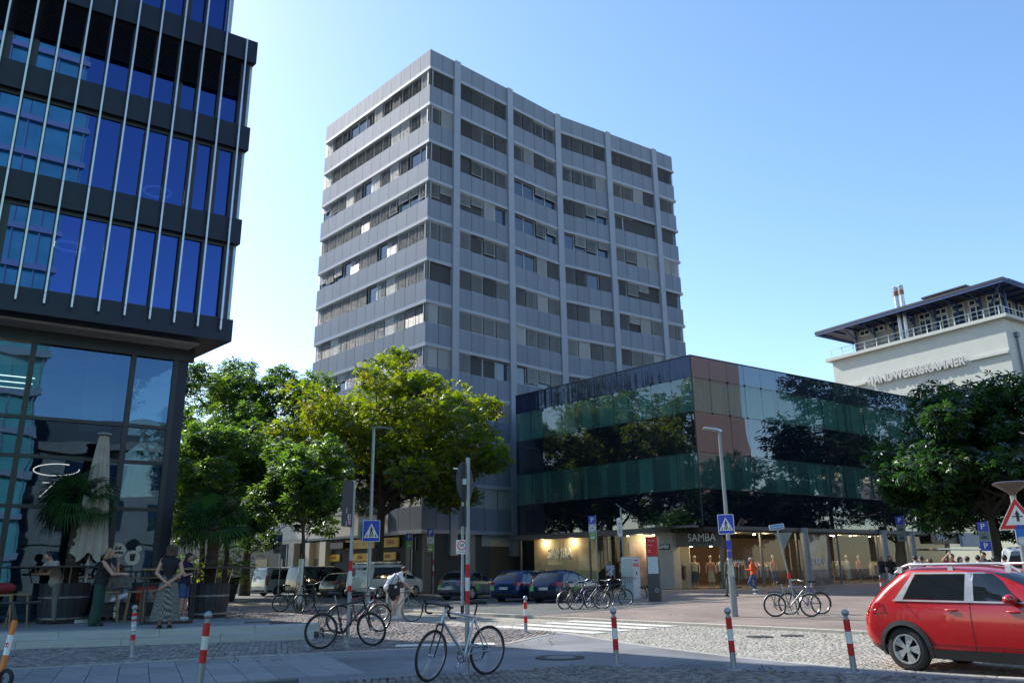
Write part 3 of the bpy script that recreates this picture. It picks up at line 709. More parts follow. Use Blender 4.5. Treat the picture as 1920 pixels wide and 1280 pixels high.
# lettering on the right-hand windows
text('OMMA', 0.42, pm('grey_window_letter', (.5, .5, .5), rough=.6), glassb, FRt @ T_(3.0, 0.27, 1.75), depth=.01, name='window_lettering')
text('CECIL', 0.55, M_letter, glassb, FRt @ T_(10.6, 0.28, 1.75), depth=.01, name='window_lettering')
rr = random.Random(5)
cc_ = [(0.35, .08, .08), (.08, .09, .16), (.5, .45, .38), (.06, .06, .06), (.28, .3, .22), (.45, .2, .12), (.14, .18, .26), (.5, .5, .48), (.42, .36, .2)]
gm_ = [pm('garment_%d' % i, c, rough=.9, var=.2, scale=5) for i, c in enumerate(cc_)]
def garment_mesh(m):
    b = MB(); b.loft([[(-.22, -.04, 0), (.22, -.04, 0), (.22, .04, 0), (-.22, .04, 0)], [(-.2, -.035, .5), (.2, -.035, .5), (.2, .035, .5), (-.2, .035, .5)], [(-.24, -.03, .62), (.24, -.03, .62), (.24, .03, .62), (-.24, .03, .62)], [(-.05, -.02, .8), (.05, -.02, .8), (.05, .02, .8), (-.05, .02, .8)]])
    return b.mesh('garment', m)
gme = [garment_mesh(m) for m in gm_]
def rail(F, x, y, n, label, z=0.55, group='clothes rails in the shop'):
    P = (glassb.matrix_basis if False else Matrix.Translation(SCN)) @ F @ Vector((x, y, 0))
    r = empty('clothes_rail', (P.x, P.y, gnd + .06), 0, label, 'clothes rail', group)
    r.rotation_euler = (0, 0, F.to_euler().z)
    b = MB(); L_ = n * .09 + .2
    b.tube([(0, 0, 0), (0, 0, 1.45), (L_, 0, 1.45), (L_, 0, 0)], .018, 6); b.tube([(0, -.25, .02), (0, .25, .02)], .02, 6); b.tube([(L_, -.25, .02), (L_, .25, .02)], .02, 6)
    b.build('rail_frame', M_alu, r)
    for i in range(n): piece(rr.choice(gme), 'garment', r, T_(.1 + i * .09, 0, z + rr.uniform(-.05, .05)) @ RZ(78 + rr.uniform(-12, 12)) @ SC(1, 1, 1.05))
rail(FRt, 2.7, 1.3, 13, 'rail of red and black clothes behind the first window right of the entrance')
rail(FRt, 5.6, 1.5, 17, 'rail of mixed clothes behind the second window right of the entrance')
rail(FRt, 13.3, 1.2, 16, 'rail of pale clothes behind the window right of the big poster')
rail(FRt, 17.9, 1.4, 13, 'rail of clothes in the window between the two far columns')
rail(FCi, 2.6, 1.6, 14, 'rail of grey and black clothes just inside the entrance')
rail(FCi, 0.1, 1.4, 9, 'rail of dark jackets beside the stone pier')
M_mann = pm('mannequin_tan', (0.55, 0.42, 0.28), rough=.4, var=.05)
def mannequin(F, x, y, label, top, low, armdx=.0):
    P = Matrix.Translation(SCN) @ F @ Vector((x, y, 0))
    r = empty('mannequin', (P.x, P.y, gnd + .06), 0, label, 'mannequin', 'shop window mannequins'); r.rotation_euler = (0, 0, F.to_euler().z)
    b = MB()
    b.lathe([(.02, 1.62), (.075, 1.66), (.09, 1.74), (.075, 1.83), (.02, 1.86)], 10); b.lathe([(.05, 1.5), (.045, 1.64)], 8)
    for s in (-1, 1):
        b.tube([(s * .19, 0, 1.45), (s * .27, 0.02, 1.15), (s * .25, -.08, .85)], [.05, .042, .03], 7); b.tube([(s * .09, 0, .9), (s * .1, 0, .5), (s * .1, 0, .04)], [.085, .06, .04], 8); b.sphere((s * .1, -.06, .04), (.045, .11, .04), 8, 5)
    b.tube([(0, 0, .85), (0, 0, 1.0), (0, 0, 1.2), (0, 0, 1.4), (0, 0, 1.5)], [.13, .15, .13, .16, .06], 10)
    b.build('body', M_mann, r, smooth=60)
    t = MB(); t.tube([(0, 0, .95), (0, 0, 1.2), (0, 0, 1.4), (0, 0, 1.49)], [.18, .155, .19, .09], 12); t.build('top', top, r, smooth=60)
    q = MB(); q.tube([(0, 0, .35), (0, 0, .7), (0, 0, 1.0)], [.24, .2, .16], 12); q.build('skirt', low, r, smooth=60)
mannequin(FCi, 1.0, 1.1, 'mannequin in a yellow top at the left of the entrance display', gm_[8], gm_[3])
mannequin(FCi, 1.9, 1.3, 'mannequin in a tan top in the middle of the entrance display', gm_[5], gm_[8])
mannequin(FCi, 2.5, 1.5, 'mannequin in a pale top at the right of the entrance display', gm_[7], gm_[3])
mannequin(FL, 8.4, 1.1, 'mannequin in a pale top left of the pink poster', gm_[7], gm_[3])
mannequin(FL, 9.3, 1.0, 'mannequin in dark clothes before the pink poster', gm_[3], gm_[3])
mannequin(FL, 11.9, 1.0, 'mannequin in a tan dress right of the pink poster', gm_[5], gm_[5])
mannequin(FRt, 14.4, .9, 'mannequin in a pale coat right of the poster window', gm_[7], gm_[4])
mannequin(FRt, 15.9, 1.0, 'mannequin in dark red left of the second column', gm_[0], gm_[3])
mannequin(FRt, 19.4, .9, 'mannequin in grey green between the two far columns', gm_[4], gm_[6])
mannequin(FRt, 6.9, .9, 'mannequin in red left of the first round column', gm_[0], gm_[1])
# downlights of the shop
for F, pts in ((FRt, [(2.2, 1.5), (3.0, 2.2), (4.2, 1.6), (6.0, 1.4), (7.2, 2.4), (13.5, 1.2), (14.6, 1.8), (15.8, 1.3), (18.5, 1.6), (19.6, 1.4)]), (FL, [(9.0, 1.0), (11.0, 1.0), (12.4, 1.0)])):
    for x, y in pts: MB().lathe([(0.07, 0), (0.07, 0.03)], 8).build('downlight', M_spotw, glassb, F @ T_(x, y, ZS - .36))
def shop_lamp(F, x, y, z, e, c=(1, .66, .36)):
    l = bpy.data.lights.new('shop_lamp', 'POINT'); l.energy = e; l.color = c; l.shadow_soft_size = .12
    o = bpy.data.objects.new('shop_lamp', l); col.objects.link(o); o.location = Matrix.Translation(SCN) @ F @ Vector((x, y, z))
for F__, x_, y_, e_ in ((FCi, 1.6, 1.6, 120), (FCi, 3.4, 2.6, 100), (FRt, 3.2, 1.2, 110), (FRt, 6.8, 1.2, 110), (FRt, 14.0, 1.0, 110), (FRt, 16.2, 1.2, 90), (FRt, 19.0, 1.1, 120)): shop_lamp(F__, x_, y_, ZS - .45, e_ * .45, (1, .74, .45))
shop_lamp(FL, 1.9, 0.62, 3.25, 30); shop_lamp(FL, 4.5, .62, 3.25, 30); shop_lamp(FL, 10, 1.0, 3.2, 70, (1, .8, .5))
# ---- tower ground floor (recessed, dark) ----
M_stone = pm('grey_stone_cladding', (0.13, 0.12, 0.11), rough=.6, var=.25, scale=5, bump=.3)
M_brownst = pm('brown_stone', (0.16, 0.12, 0.09), rough=.7, var=.2, scale=3)
FTL = segs[0][0]; LTL = segs[0][1]
gf = MB()
gf.prism([tuple((inset(p, 2.2) - TC)[:2]) for p in cp], 0.0, 4.06); gf.build('ground_floor_wall', M_brownst, tower)
sf = MB(); sf.prism([tuple((inset(p, 0.12) - TC)[:2]) for p in cp], 4.06, 4.2); sf.build('soffit', M_steelgrey, tower)
M_green_sw = pm('green_swoosh_film', (0.08, 0.45, 0.06), rough=.4)
M_yellow = pm('yellow_sign', (0.75, 0.42, 0.02), rough=.5, var=.08)
M_redl = pm('red_letter', (0.6, 0.02, 0.02), rough=.5)
for x, w_ in ((LTL - 2.2, .5), (LTL - .35, .3)): MB().box(x, x + w_, 0.35, .9, 0, 4.06).build('stone_pier', M_stone, tower, FTL)
st = MB()
for k in range(9): st.box(LTL - 3.6, LTL - 2.3, 1.0, 1.12, .25 + k * .4, .25 + k * .4 + .36)
st.build('stone_slabs', M_stone, tower, FTL)
MB().box(LTL - 5.2, LTL - 4.9, .6, 1.2, 0, 4.06).build('yellow_pier', M_yellow, tower, FTL)
# entrance sign and shop window under the curved front
F0 = segs[1][0]; F1 = segs[2][0]
MB().box(.4, 2.1, 1.2, 1.28, 2.9, 3.8).build('sign_board', M_blacksign, tower, F0)
text('SAMBA', .62, M_letter, tower, F0 @ T_(1.25, 1.17, 3.35), depth=.03, name='shop_name', xs=.8)
MB().box(.7, 1.9, 1.9, 1.96, 0, 2.7).build('entrance_door', pm('dark_door_glass', (.02, .025, .03), rough=.1, spec=.8), tower, F0)
sw = MB(); sw.box(2.2, 5.9, .25, .5, 3.2, 4.06); sw.build('window_head', pm('pale_green_panel', (.28, .31, .30), rough=.5), tower, F1)
pp = MB(); pp.box(.0, .5, .2, .8, 0, 4.06); pp.box(1.7, 2.2, .2, .8, 0, 4.06); pp.build('pier', pm('grey_pier', (.2, .21, .21), rough=.6), tower, F1)
MB().box(2.2, 6.0, 1.9, 2.0, .1, 3.2).build('display_wall', M_shopwood, tower, F1)
MB().box(2.2, 2.5, .5, 1.9, .1, 3.2).build('display_side', M_cream, tower, F1)
piece(MB().box(2.25, 5.95, .4, .42, .1, 3.2).mesh('shop_pane', M_shopg), 'shop_pane', tower, F1)
for i in range(5): MB().lathe([(.06, 0), (.06, .02)], 8).build('downlight', M_spotw, tower, F1 @ T_(3.2 + i * .45, 1.2, 3.15))
_g0, _S0 = gnd if 'gnd' in globals() else 0, None

# ---- low white wing left of the tower ----
M_whitep = pm('white_wing_panel', (0.60, 0.56, 0.50), rough=.6, var=.06, scale=1.5, rnd=.05)
M_creamp = pm('cream_pilaster', (0.58, 0.52, 0.42), rough=.7, var=.07, scale=2)
WA = TL + dirv(-43.65) * 34
wing = empty('low_wing', WA, 0, 'low white panelled wing with cream pilasters left of the tower behind the trees', 'building')
FW = frame((0, 0, 0), azof(WA, TL)); LW = (TL - WA).length
MB().box(0, LW + 12, .6, 14, 0, 9.5).build('wall', pm('wing_wall', (.35, .34, .32), rough=.8), wing, FW)
wp = MB().box(0, 1, 0, .1, 0, 1).mesh('panel', M_whitep)
for i in range(33):
    for (z0, z1) in ((4.15, 5.65), (7.6, 9.6)): piece(wp, 'panel', wing, FW @ T_(i * 1.4 + .01, -.1, z0) @ SC(1.38, 1, z1 - z0))
wg = MB().box(0, 1, 0, .03, 0, 1).mesh('pane', M_tglass)
for i in range(33): piece(wg, 'pane', wing, FW @ T_(i * 1.4 + .05, .45, 5.7) @ SC(1.3, 1, 1.85))
sg_ = glassmat('wing_window_glass', (.3, .36, .4), ior=1.6, body=(.03, .06, .09), bodymix=.6)
wg2 = MB().box(0, 1, 0, .03, 0, 1).mesh('pane', sg_)
MB().box(0, LW, -.05, .6, 3.85, 4.14).build('lintel', M_creamp, wing, FW)
# pilasters placed along the front
def wu(px, py=1050):
    d = ray(px, py); a = R_(azof(WA, TL)); n = Vector((math.cos(a), -math.sin(a), 0)); t = n.dot(WA) / n.dot(Vector((d.x, d.y, 0)))
    p = Vector((d.x * t, d.y * t, 0)); return (p - WA).dot(dirv(azof(WA, TL)))
for px in (455, 498, 547, 576, 606): 
    u = wu(px); MB().box(u - .45, u + .45, -.12, .6, 0, 3.85).build('pilaster', M_creamp, wing, FW)
for (a, b) in ((398, 455), (455, 498), (498, 547), (547, 576)):
    ua, ub = wu(a) + .45, wu(b) - .45; n = max(2, int((ub - ua) / 1.0))
    for i in range(n):
        w0 = ua + (ub - ua) * i / n; w1 = ua + (ub - ua) * (i + 1) / n
        piece(wg2, 'pane', wing, FW @ T_(w0 + .03, .45, .5) @ SC(w1 - w0 - .06, 1, 3.3))
        if i: MB().box(w0 - .05, w0 + .05, .38, .5, .4, 3.85).build('mullion', M_letter, wing, FW)
    g = MB(); m_ = 10
    for i in range(m_):
        def sz(t): return 1.2 + 2.2 * (1 - t) ** 2 if a < 480 else .9 + .5 * t
        t0, t1 = i / m_, (i + 1) / m_; x0 = ua + (ub - ua) * t0; x1 = ua + (ub - ua) * t1
        g.add([(x0, .43, sz(t0) - .55), (x1, .43, sz(t1) - .55), (x1, .43, sz(t1)), (x0, .43, sz(t0))], [(0, 1, 2, 3)])
    g.build('window_film', M_green_sw, wing, FW)
u0 = wu(576) + .45; u1 = wu(606) - .45
MB().box(u0, u1, .3, .6, 0, 3.85).build('stone_panel', pm('ochre_panel', (.36, .26, .16), rough=.7), wing, FW)
MB().box(u0 + .3, u1 - .3, .24, .3, 1.8, 2.6).build('notice_board', M_blacksign, wing, FW)
ua = wu(606) + .45; ub = wu(700)
MB().box(ua, LW + 9, .5, .6, 0, 3.85).build('shop_front', pm('dim_shopfront', (.06, .06, .055), rough=.25, spec=.7, var=.5, scale=.8), wing, FW)
for (a, b, z0, z1) in ((608, 630, 2.35, 2.85), (640, 740, 3.2, 3.85), (652, 684, 2.3, 2.85), (706, 735, 2.3, 2.85)):
    MB().box(wu(a), wu(b), .3, .4, z0, z1).build('yellow_sign', M_yellow, wing, FW)
for px, z, s in ((620, 2.6, .34), (668, 2.57, .34), (720, 2.57, .34), (725, 3.52, .45)): text('DHL', s, M_redl, wing, FW @ T_(wu(px), .28, z), depth=.02, name='sign_letters')
text('POST', .5, M_letter, wing, FW @ T_(wu(667), .28, 3.52), depth=.02, name='sign_letters')
MB().box(wu(624), wu(648), -.3, .3, 3.25, 3.7).build('hanging_sign', M_blacksign, wing, FW)
text('Gasteiner', .62, M_blacksign, wing, FW @ T_(wu(506), -.14, 4.55), depth=.04, name='facade_letters', bold=.01)
# dim further building, far left behind the palms
fb = empty('far_beige_building', pol(78, -22), 0, 'distant beige building half hidden behind the trees at far left', 'building')
MF = frame((0, 0, 0), 100)
MB().box(-22, 12, 0, 10, 0, 8).build('wall', pm('far_beige_wall', (.42, .37, .3), rough=.8, var=.1), fb, MF)
fp = MB().box(0, 1.1, -.05, 0, 0, 1.7).mesh('window', M_tglass)
for i in range(10):
    for z in (1.0, 4.8): piece(fp, 'window', fb, MF @ T_(-20 + i * 3, 0, z))
MB().box(-22.2, 12.2, -.3, 0, 7.9, 8.3).build('cornice', M_creamp, fb, MF)

# mannequins and a lamp in the shop window under the curved tower front
WT1 = Matrix.Translation(TC) @ F1
for i, (x, lab) in enumerate(((3.1, 'mannequin in black at the left of the display window under the tower'), (4.2, 'mannequin in dark clothes in the middle of the display window under the tower'), (5.3, 'mannequin in brown at the right of the display window under the tower'))):
    mannequin(Matrix.Translation(-SCN) @ WT1, x, 1.1, lab, (gm_[3], gm_[3], gm_[5])[i], gm_[3])
shop_lamp(Matrix.Translation(-SCN) @ WT1, 4.3, .9, 2.95, 40, (1, .72, .42))
# ================= dark glass office building at left =================
M_navy = pm('navy_band_metal', (0.012, 0.016, 0.030), rough=0.38, metal=0.2, var=0.15, scale=1.5, spec=.35)
M_bframe = pm('black_frame_metal', (0.012, 0.013, 0.016), rough=0.4, var=.1)
M_fin = pm('silver_fin', (0.58, 0.58, 0.60), rough=0.32, metal=0.6, var=.05)
M_oglass = glassmat('blue_office_glass', (0.10, 0.16, 0.34), ior=2.9, body=(0.004, 0.008, 0.03), bodymix=0.55, wave=0.004, wscale=0.35, refl=(0.17, 0.32, 0.9))
M_lglass = glassmat('lobby_glass', (0.42, 0.5, 0.52), ior=2.15, wave=0.007, wscale=0.5, refl=(0.34, 0.62, 1.0), wstretch=(1, 1, 1.6))
M_oblind = pm('black_blind', (0.018, 0.019, 0.024), rough=.45)
M_soffit = pm('mirror_soffit', (0.10, 0.10, 0.09), rough=.18, metal=.7, var=.1)
LD = 24.5; LAZ = 56.0; LFH = LD * 0.1334
LC = pol(LD, -20.15)
office = empty('office_building', LC, 0, 'dark navy glass office building with silver vertical fins at the left edge', 'building')
LI = Matrix.Translation(-LC)
LLEN = 30.0
LO = LC - dirv(LAZ) * LLEN
FO = LI @ frame(LO, LAZ)          # local x: 0..LLEN, right end = corner
FS = LI @ frame(LC, -44.6)        # hidden side face
ZB = [1.42 + LD * t for t in (0.3032, 0.4379, 0.571, 0.7034)]   # band tops
ZB += [ZB[-1] + LFH, ZB[-1] + 2 * LFH]  # two storeys added, mostly above the view, for enough shadow
ZBOT = 1.42 + LD * 0.275 
BH = LFH * 0.255                   # band height
DEP = 6.5
REC = 0.2                         # glass set back behind bands
SHR = Matrix(((1, -math.tan(R_(10.6)), 0, 0), (0, 1, 0, 0), (0, 0, 1, 0), (0, 0, 0, 1)))   # side face runs 10.6 degrees off square
FO_ = FO @ SHR
core_ = [(0, 3.0), (LLEN - 3.0, 3.0), (LLEN - 3.0, DEP), (0, DEP)]
MB().prism(core_, ZBOT + .2, ZB[-1] - .6).build('inner_core', M_core, office, FO_)
MB(T=FO_).box(4, LLEN - .4, DEP, 17, 0, ZB[1]).build('unseen_rear_wing', M_navy, office)  # unseen rear part, height made up to keep the office shadow off the road
for k, zt in enumerate(ZB):
    zb = zt - (BH if k else zt - ZBOT)
    LX = LLEN - (.8 if k > 3 else 0)      # the top storeys step back from the corner
    b = MB(T=FO_); b.prism([(0, 0), (LX, 0), (LX, DEP), (LX - .62, DEP), (LX - .62, .62), (0, .62)], zb, zt); b.build('facade_band', M_navy, office)
    fl = MB(T=FO_); fl.box(0, LX - .65, .66, DEP - .2, zt - .75, zt - .05); fl.build('floor_slab', pm('office_ceiling', (.34, .34, .34), rough=.8), office)
BH0 = ZB[0] - ZBOT
FSP = 0.85 * LD / 31.8
us = [LLEN - (0.51 * LD / 31.8) - i * FSP for i in range(24)]
# fins
for i, u in enumerate(us):
    zb = ZBOT + .28
    f = MB(); 
    for k in range(len(ZB)):
        if k > 3 and u > LLEN - .9: continue
        z0 = zb if k == 0 else ZB[k - 1] - .12; z1 = ZB[k] - .12 - .01
        f.box(u - .024, u + .024, -.19, -.12, z0, z1)
    f.box(u - .018, u + .018, -.11, .0, zb + .1, zb + .16)
    for k in range(1, len(ZB) if u < LLEN - .9 else 4): f.box(u - .018, u + .018, -.11, 0, ZB[k] - .5, ZB[k] - .44)
    f.build('fin', M_fin, office, FO)
for d in (0.2, 1.6): 
    f = MB()
    for k in range(len(ZB) - 1): f.box(LLEN - .26 - .8 * (k > 2), LLEN - .06 - .8 * (k > 2), d, d + .05, ZB[k] - .05, ZB[k + 1] - BH + .05)
    f.build('side_fin', pm('pale_glass_fin', (.42, .46, .52), rough=.25, metal=.3), office, FO)
# panes and mullions
uni = MB().box(0, 1, 0, .02, 0, 1).mesh('pane', M_oglass)
slat = MB()
H_ = LFH - BH
for k in range(22):
    z = 1 - (k + .5) / 22; slat.add([(0, -.5, z - .02), (1, -.5, z - .02), (1, .5, z + .02), (0, .5, z + .02)], [(0, 1, 2, 3)])
slat_me = slat.mesh('blind', M_oblind)
xe = [0.0] + sorted(u - FSP * .5 for u in us if u - FSP * .5 > 0) + [LLEN - .7]
xe = sorted(us + [LLEN - REC])
xe = [u + .0 for u in xe]
rl = random.Random(2)
for k in range(len(ZB) - 1):
    z0 = ZB[k]; z1 = ZB[k + 1] - BH
    mul = MB(); RE = REC if k < 3 else REC + .8
    xk = xe if k < 3 else [u for u in xe if u < LLEN - RE - .2] + [LLEN - RE]
    for a, b in zip(xk, xk[1:]):
        mul.box(b - .045, b + .045, REC - .06, REC + .14, z0, z1)
        wide = rl.random() < .28
        if wide: mul.box(a + .045, a + .2, REC - .03, REC + .1, z0, z1)
        piece(uni, 'pane', office, FO @ T_(a + .05, REC, z0 + .02) @ RZ(rl.uniform(-.3, .3)) @ SC(b - a - .1, 1, z1 - z0 - .04))
        if k == 2: piece(slat_me, 'blind', office, FO @ T_(a + .05, REC - .12, z0 + (z1 - z0) * .42) @ SC(b - a - .1, .05, (z1 - z0) * .58))
    mul.box(0, LLEN - RE, REC - .05, REC + .1, z0 + .0, z0 + .06); mul.box(0, LLEN - RE, REC - .05, REC + .1, z1 - .12, z1)
    mul.build('window_frames', M_bframe, office, FO)
    # side glazing (seen edge-on and through the corner room)
    sd = MB(T=FO_); sd.box(LLEN - RE - .02, LLEN - RE, REC + .1, DEP, z0, z1); sd.build('side_pane', M_lglass, office)
# rooms: ring lamps and a few desks/columns seen through the glass
M_ring = emat('ring_lamp', (1, .95, .88), 3.0)
for (px, py) in ((295, 360), (130, 462)):
    t = MB().torus(.42, .035, 24, 6); 
    d = ray(px, py); 
    a = R_(LAZ); n = Vector((math.cos(a), -math.sin(a), 0)); tt = n.dot(LC - dirv(LAZ + 90) * 2.6) / n.dot(Vector((d.x, d.y, 0)))
    P = Vector((d.x * tt, d.y * tt, CAMH + d.z * tt))
    t.build('ring_lamp', M_ring, office, LI @ Matrix.Translation(P) @ RX(90))
for u, k in ((LLEN - 3.4, 0), (LLEN - 3.4, 1), (LLEN - 9, 0), (LLEN - 9, 1)):
    MB().lathe([(.32, ZB[k]), (.32, ZB[k] + LFH - .8)], 16).build('room_column', pm('pale_column', (.5, .5, .5), rough=.7), office, FO @ T_(u, 2.0, 0))
# ---- base storeys: tall glazing set back under the overhang
BR = 1.5
gx = LLEN - 1.22          # right end of base glazing (column beyond)
TZ = .3                   # terrace level
MB(T=FO_).box(0, LLEN - .64, .63, DEP, ZBOT + .02, ZBOT + .1).build('soffit', M_soffit, office)
MB().box(gx + .03, gx + .36, BR - .05, BR + .5, TZ, ZBOT + .02).build('corner_column', M_navy, office, FO)
MB().box(0, gx + .5, BR - .1, BR + .1, ZBOT - .42, ZBOT - .02).build('head_rail', M_bframe, office, FO)
def uo(px, py):
    d = ray(px, py); a = R_(LAZ); n = Vector((math.cos(a), -math.sin(a), 0)); P0 = LC - n * BR
    t = n.dot(P0) / n.dot(Vector((d.x, d.y, 0))); p = Vector((d.x * t, d.y * t, 0)); return (p - LO).dot(dirv(LAZ)), CAMH + d.z * t
zmid = uo(150, 790)[1]; zlow = uo(150, 860)[1]; zdoor = uo(270, 955)[1]
zs = [TZ + .05, zdoor, zlow, zmid, ZBOT - .42]
us_b = [0, 4, 8, 12, 16] + [uo(40, 800)[0], uo(235, 800)[0], gx]
us_b = sorted(u for u in us_b)
bm_ = MB()
for i, (a, b) in enumerate(zip(us_b, us_b[1:])):
    for j, (z0, z1) in enumerate(zip(zs, zs[1:])):
        piece(MB().box(a + .06, b - .06, BR, BR + .025, z0 + .04, z1 - .04).mesh('lobby_pane', M_lglass), 'lobby_pane', office, FO @ T_(0, 0, 0))
    bm_.box(b - .07, b + .07, BR - .08, BR + .12, TZ, ZBOT - .3)
for z in zs[1:4]: bm_.box(0, gx, BR - .06, BR + .08, z - .05, z + .05)
bm_.build('lobby_frames', M_bframe, office, FO)
inn = MB(); inn.box(0, gx - 1.4, DEP - .2, DEP, TZ, ZBOT); inn.build('lobby_back_wall', pm('dim_lobby_wall', (.07, .075, .08), rough=.8), office, FO)
sdw = MB(T=FO_); sdw.box(gx + .5, gx + .53, BR + .5, DEP, TZ, ZBOT); sdw.build('side_glazing', M_lglass, office)
pnl = MB(); pnl.box(gx - 3.4, gx - 3.3 + 1.1, BR + 3.2, BR + 3.25, zmid + 1.5, ZBOT - .6); 
pnl.build('hanging_picture', pm('blue_yellow_picture', (.05, .35, .6), c2=(.5, .5, .2), rough=.6, scale=1.0, var=.2), office, FO)
for q in range(3): MB().box(gx - 7.5, gx - 3.5, BR + 3 + q * .9, BR + 3.03 + q * .9, ZBOT - .8 - .0, ZBOT - .77).build('strip_lamp', emat('strip_lamp', (1, .95, .85), 2.5), office, FO)
MB().lathe([(.45, zmid - .2), (.45, ZBOT)], 18).build('room_column', pm('pale_column', (.5, .5, .5), rough=.7), office, FO @ T_(gx - 1.7, BR + 2.6, 0))
MB().box(gx - 9, gx - .5, BR + 1.6, DEP - 1, zmid - .25, zmid - .02).build('mezzanine', M_core, office, FO)
# stickers on the door glass
M_stick = pm('beige_sticker', (.62, .54, .42), rough=.7, var=.05); M_dk = pm('dark_print', (.02, .02, .02), rough=.7)
def disc(px, py, r, mat=M_stick, name='sticker'):
    u, z = uo(px, py); b = MB(); b.lathe([(r, 0), (r, .006)], 28); return b.build(name, mat, office, FO @ T_(u, BR - .012, z) @ RX(90)), u, z
pxm = 1.0 / 47
_, u, z = disc(221, 1031, .2); 
text('Self', .11, M_dk, office, FO @ T_(u, BR - .024, z + .055), depth=.004, name='sticker_print', bold=.006); text('Service', .10, M_dk, office, FO @ T_(u, BR - .024, z - .06), depth=.004, name='sticker_print', bold=.006)
_, u, z = disc(248, 1045, .2)
c_ = MB(); c_.loft([[(-.07, -.026, -.12), (.07, -.026, -.12), (.07, -.02, -.12), (-.07, -.02, -.12)], [(-.1, -.026, .1), (.1, -.026, .1), (.1, -.02, .1), (-.1, -.02, .1)]]); c_.box(-.115, .115, -.028, -.02, .105, .14); c_.build('cup_print', M_dk, office, FO @ T_(u, BR - .0, z) @ SC(.75, 1, .75))
disc(260, 1028, .08)
# neon line sign on the glass
M_neon = pm('white_neon_tube', (.8, .78, .72), rough=.4, emit=(1, .95, .85, .25))
cv = []
for k in range(26):
    a = R_(55 + k * 12.4); u, z = uo(105 + 43 * math.cos(a), 881 - 11 * math.sin(a) ); cv.append((u, BR - .1, z))
nb = MB(); nb.tube(cv, .013, 6)
u1, z1 = uo(79, 905); u2, z2 = uo(102, 905); u3, z3 = uo(73, 932); nb.tube([(u1, BR - .1, z1), (u2, BR - .1, z2), (u3, BR - .1, z3)], .012, 6)
nb.build('neon_sign', M_neon, office, FO)
# ================= white chamber building at right =================
M_plaster = pm('white_plaster', (0.54, 0.555, 0.50), rough=.85, var=.05, scale=.7, bump=.15, bscale=30)
M_bluew = pm('blue_painted_wood', (0.03, 0.07, 0.20), rough=.5, var=.15)
M_darkroof = pm('dark_roof_metal', (0.03, 0.035, 0.055), rough=.45, var=.1)
M_eave = pm('eave_boards', (0.14, 0.09, 0.08), rough=.7, var=.2, stretch=(1, 8, 1))
M_wframe = pm('white_window_frame', (0.62, 0.66, 0.60), rough=.5)
HA = pol(100.0, 22.52); HB = pol((.2397 / .2659) * 100, 32.88); HAZ = azof(HA, HB); HZ = 1.42 + 100 * .2397; HL = (HB - HA).length
hwk = empty('chamber_building', HA, 0, 'white plastered building with raised lettering and dark overhanging roof', 'building')
FH_ = frame((0, 0, 0), HAZ)
MB().box(0, HL, 0, 22, 0, HZ - .35).build('wall', M_plaster, hwk, FH_)
MB().box(-.55, HL + .55, -.55, 22.4, HZ - .35, HZ).build('parapet', M_plaster, hwk, FH_)
def uh(px, py, off=0):
    d = ray(px, py); a = R_(HAZ); n = Vector((math.cos(a), -math.sin(a), 0)); P0 = HA - n * (-off) 
    t = n.dot(P0) / n.dot(Vector((d.x, d.y, 0))); p = Vector((d.x * t, d.y * t, 0)); return (p - HA).dot(dirv(HAZ)), CAMH + d.z * t
ul, zl = uh(1632, 713); ur, zr = uh(1812, 680); 
zl = (zl + zr) / 2
word = 'HANDWERKSKAMMER'
wd_ = [text_mesh(c, 1.0, .1).vertices for c in word]
ww = [max(v.co.x for v in q) - min(v.co.x for v in q) for q in wd_]
tot = sum(ww) + .16 * (len(word) - 1); sc_ = (ur - ul) / tot; x = ul
M_hlet = pm('grey_white_letter', (.50, .51, .49), rough=.5)
for c, wv in zip(word, ww):
    text(c, 1.0, M_hlet, hwk, FH_ @ T_(x + wv * sc_ / 2, -.30, zl) @ SC(sc_, 1, 1.25), depth=.22, name='letter', bold=.035); x += (wv + .16) * sc_
u_a, z_a = uh(1600, 721); u_b, z_b = uh(1622, 716)
lg = MB(); lg.box(.3, ul - .5, -.3, 0, zl - .15, zl + .12); lg.box(ur + .5, HL - .0, -.3, 0, zl - .15, zl + .12); lg.build('ledge', M_plaster, hwk, FH_)
# setback penthouse
PZ = HZ; PH = 3.15; SB = 1.9
p0, _ = uh(1597, 640)
MB().box(2.0, HL - SB, SB, 20, PZ, PZ + PH).build('penthouse_wall', pm('penthouse_grey', (.30, .29, .26), rough=.7, var=.1), hwk, FH_)
wpan = MB().box(0, 1, 0, .06, 0, 1).mesh('pane', M_tglass)
def pwin(x0, x1, z0, z1, F=FH_, y=SB - .08):
    o = MB(); o.box(x0, x1, y - .03, y + .07, z0, z0 + .1); o.box(x0, x1, y - .03, y + .07, z1 - .1, z1)
    for xx in (x0, (x0 + x1) / 2 - .05, x1 - .1): o.box(xx, xx + .1, y - .03, y + .07, z0 + .1, z1 - .1)
    wq = o.build('window', M_wframe, hwk, F); piece(wpan, 'pane', wq, T_(x0 + .1, y + .01, z0 + .1) @ SC(x1 - x0 - .2, 1, z1 - z0 - .2))
for i in range(9):
    x0 = 2.6 + i * 1.85
    pwin(x0 + .25, x0 + 1.6, PZ + 2.3, PZ + 2.95)
    if i > 3: pwin(x0 + .25, x0 + 1.6, PZ + .2, PZ + 2.2)
FHR = FH_ @ T_(HL, 0, 0) @ RZ(90)
for i in range(4):
    x0 = SB + .4 + i * 2.2; pwin(x0 + .2, x0 + 1.7, PZ + .8, PZ + 2.9, FHR, SB - .08)
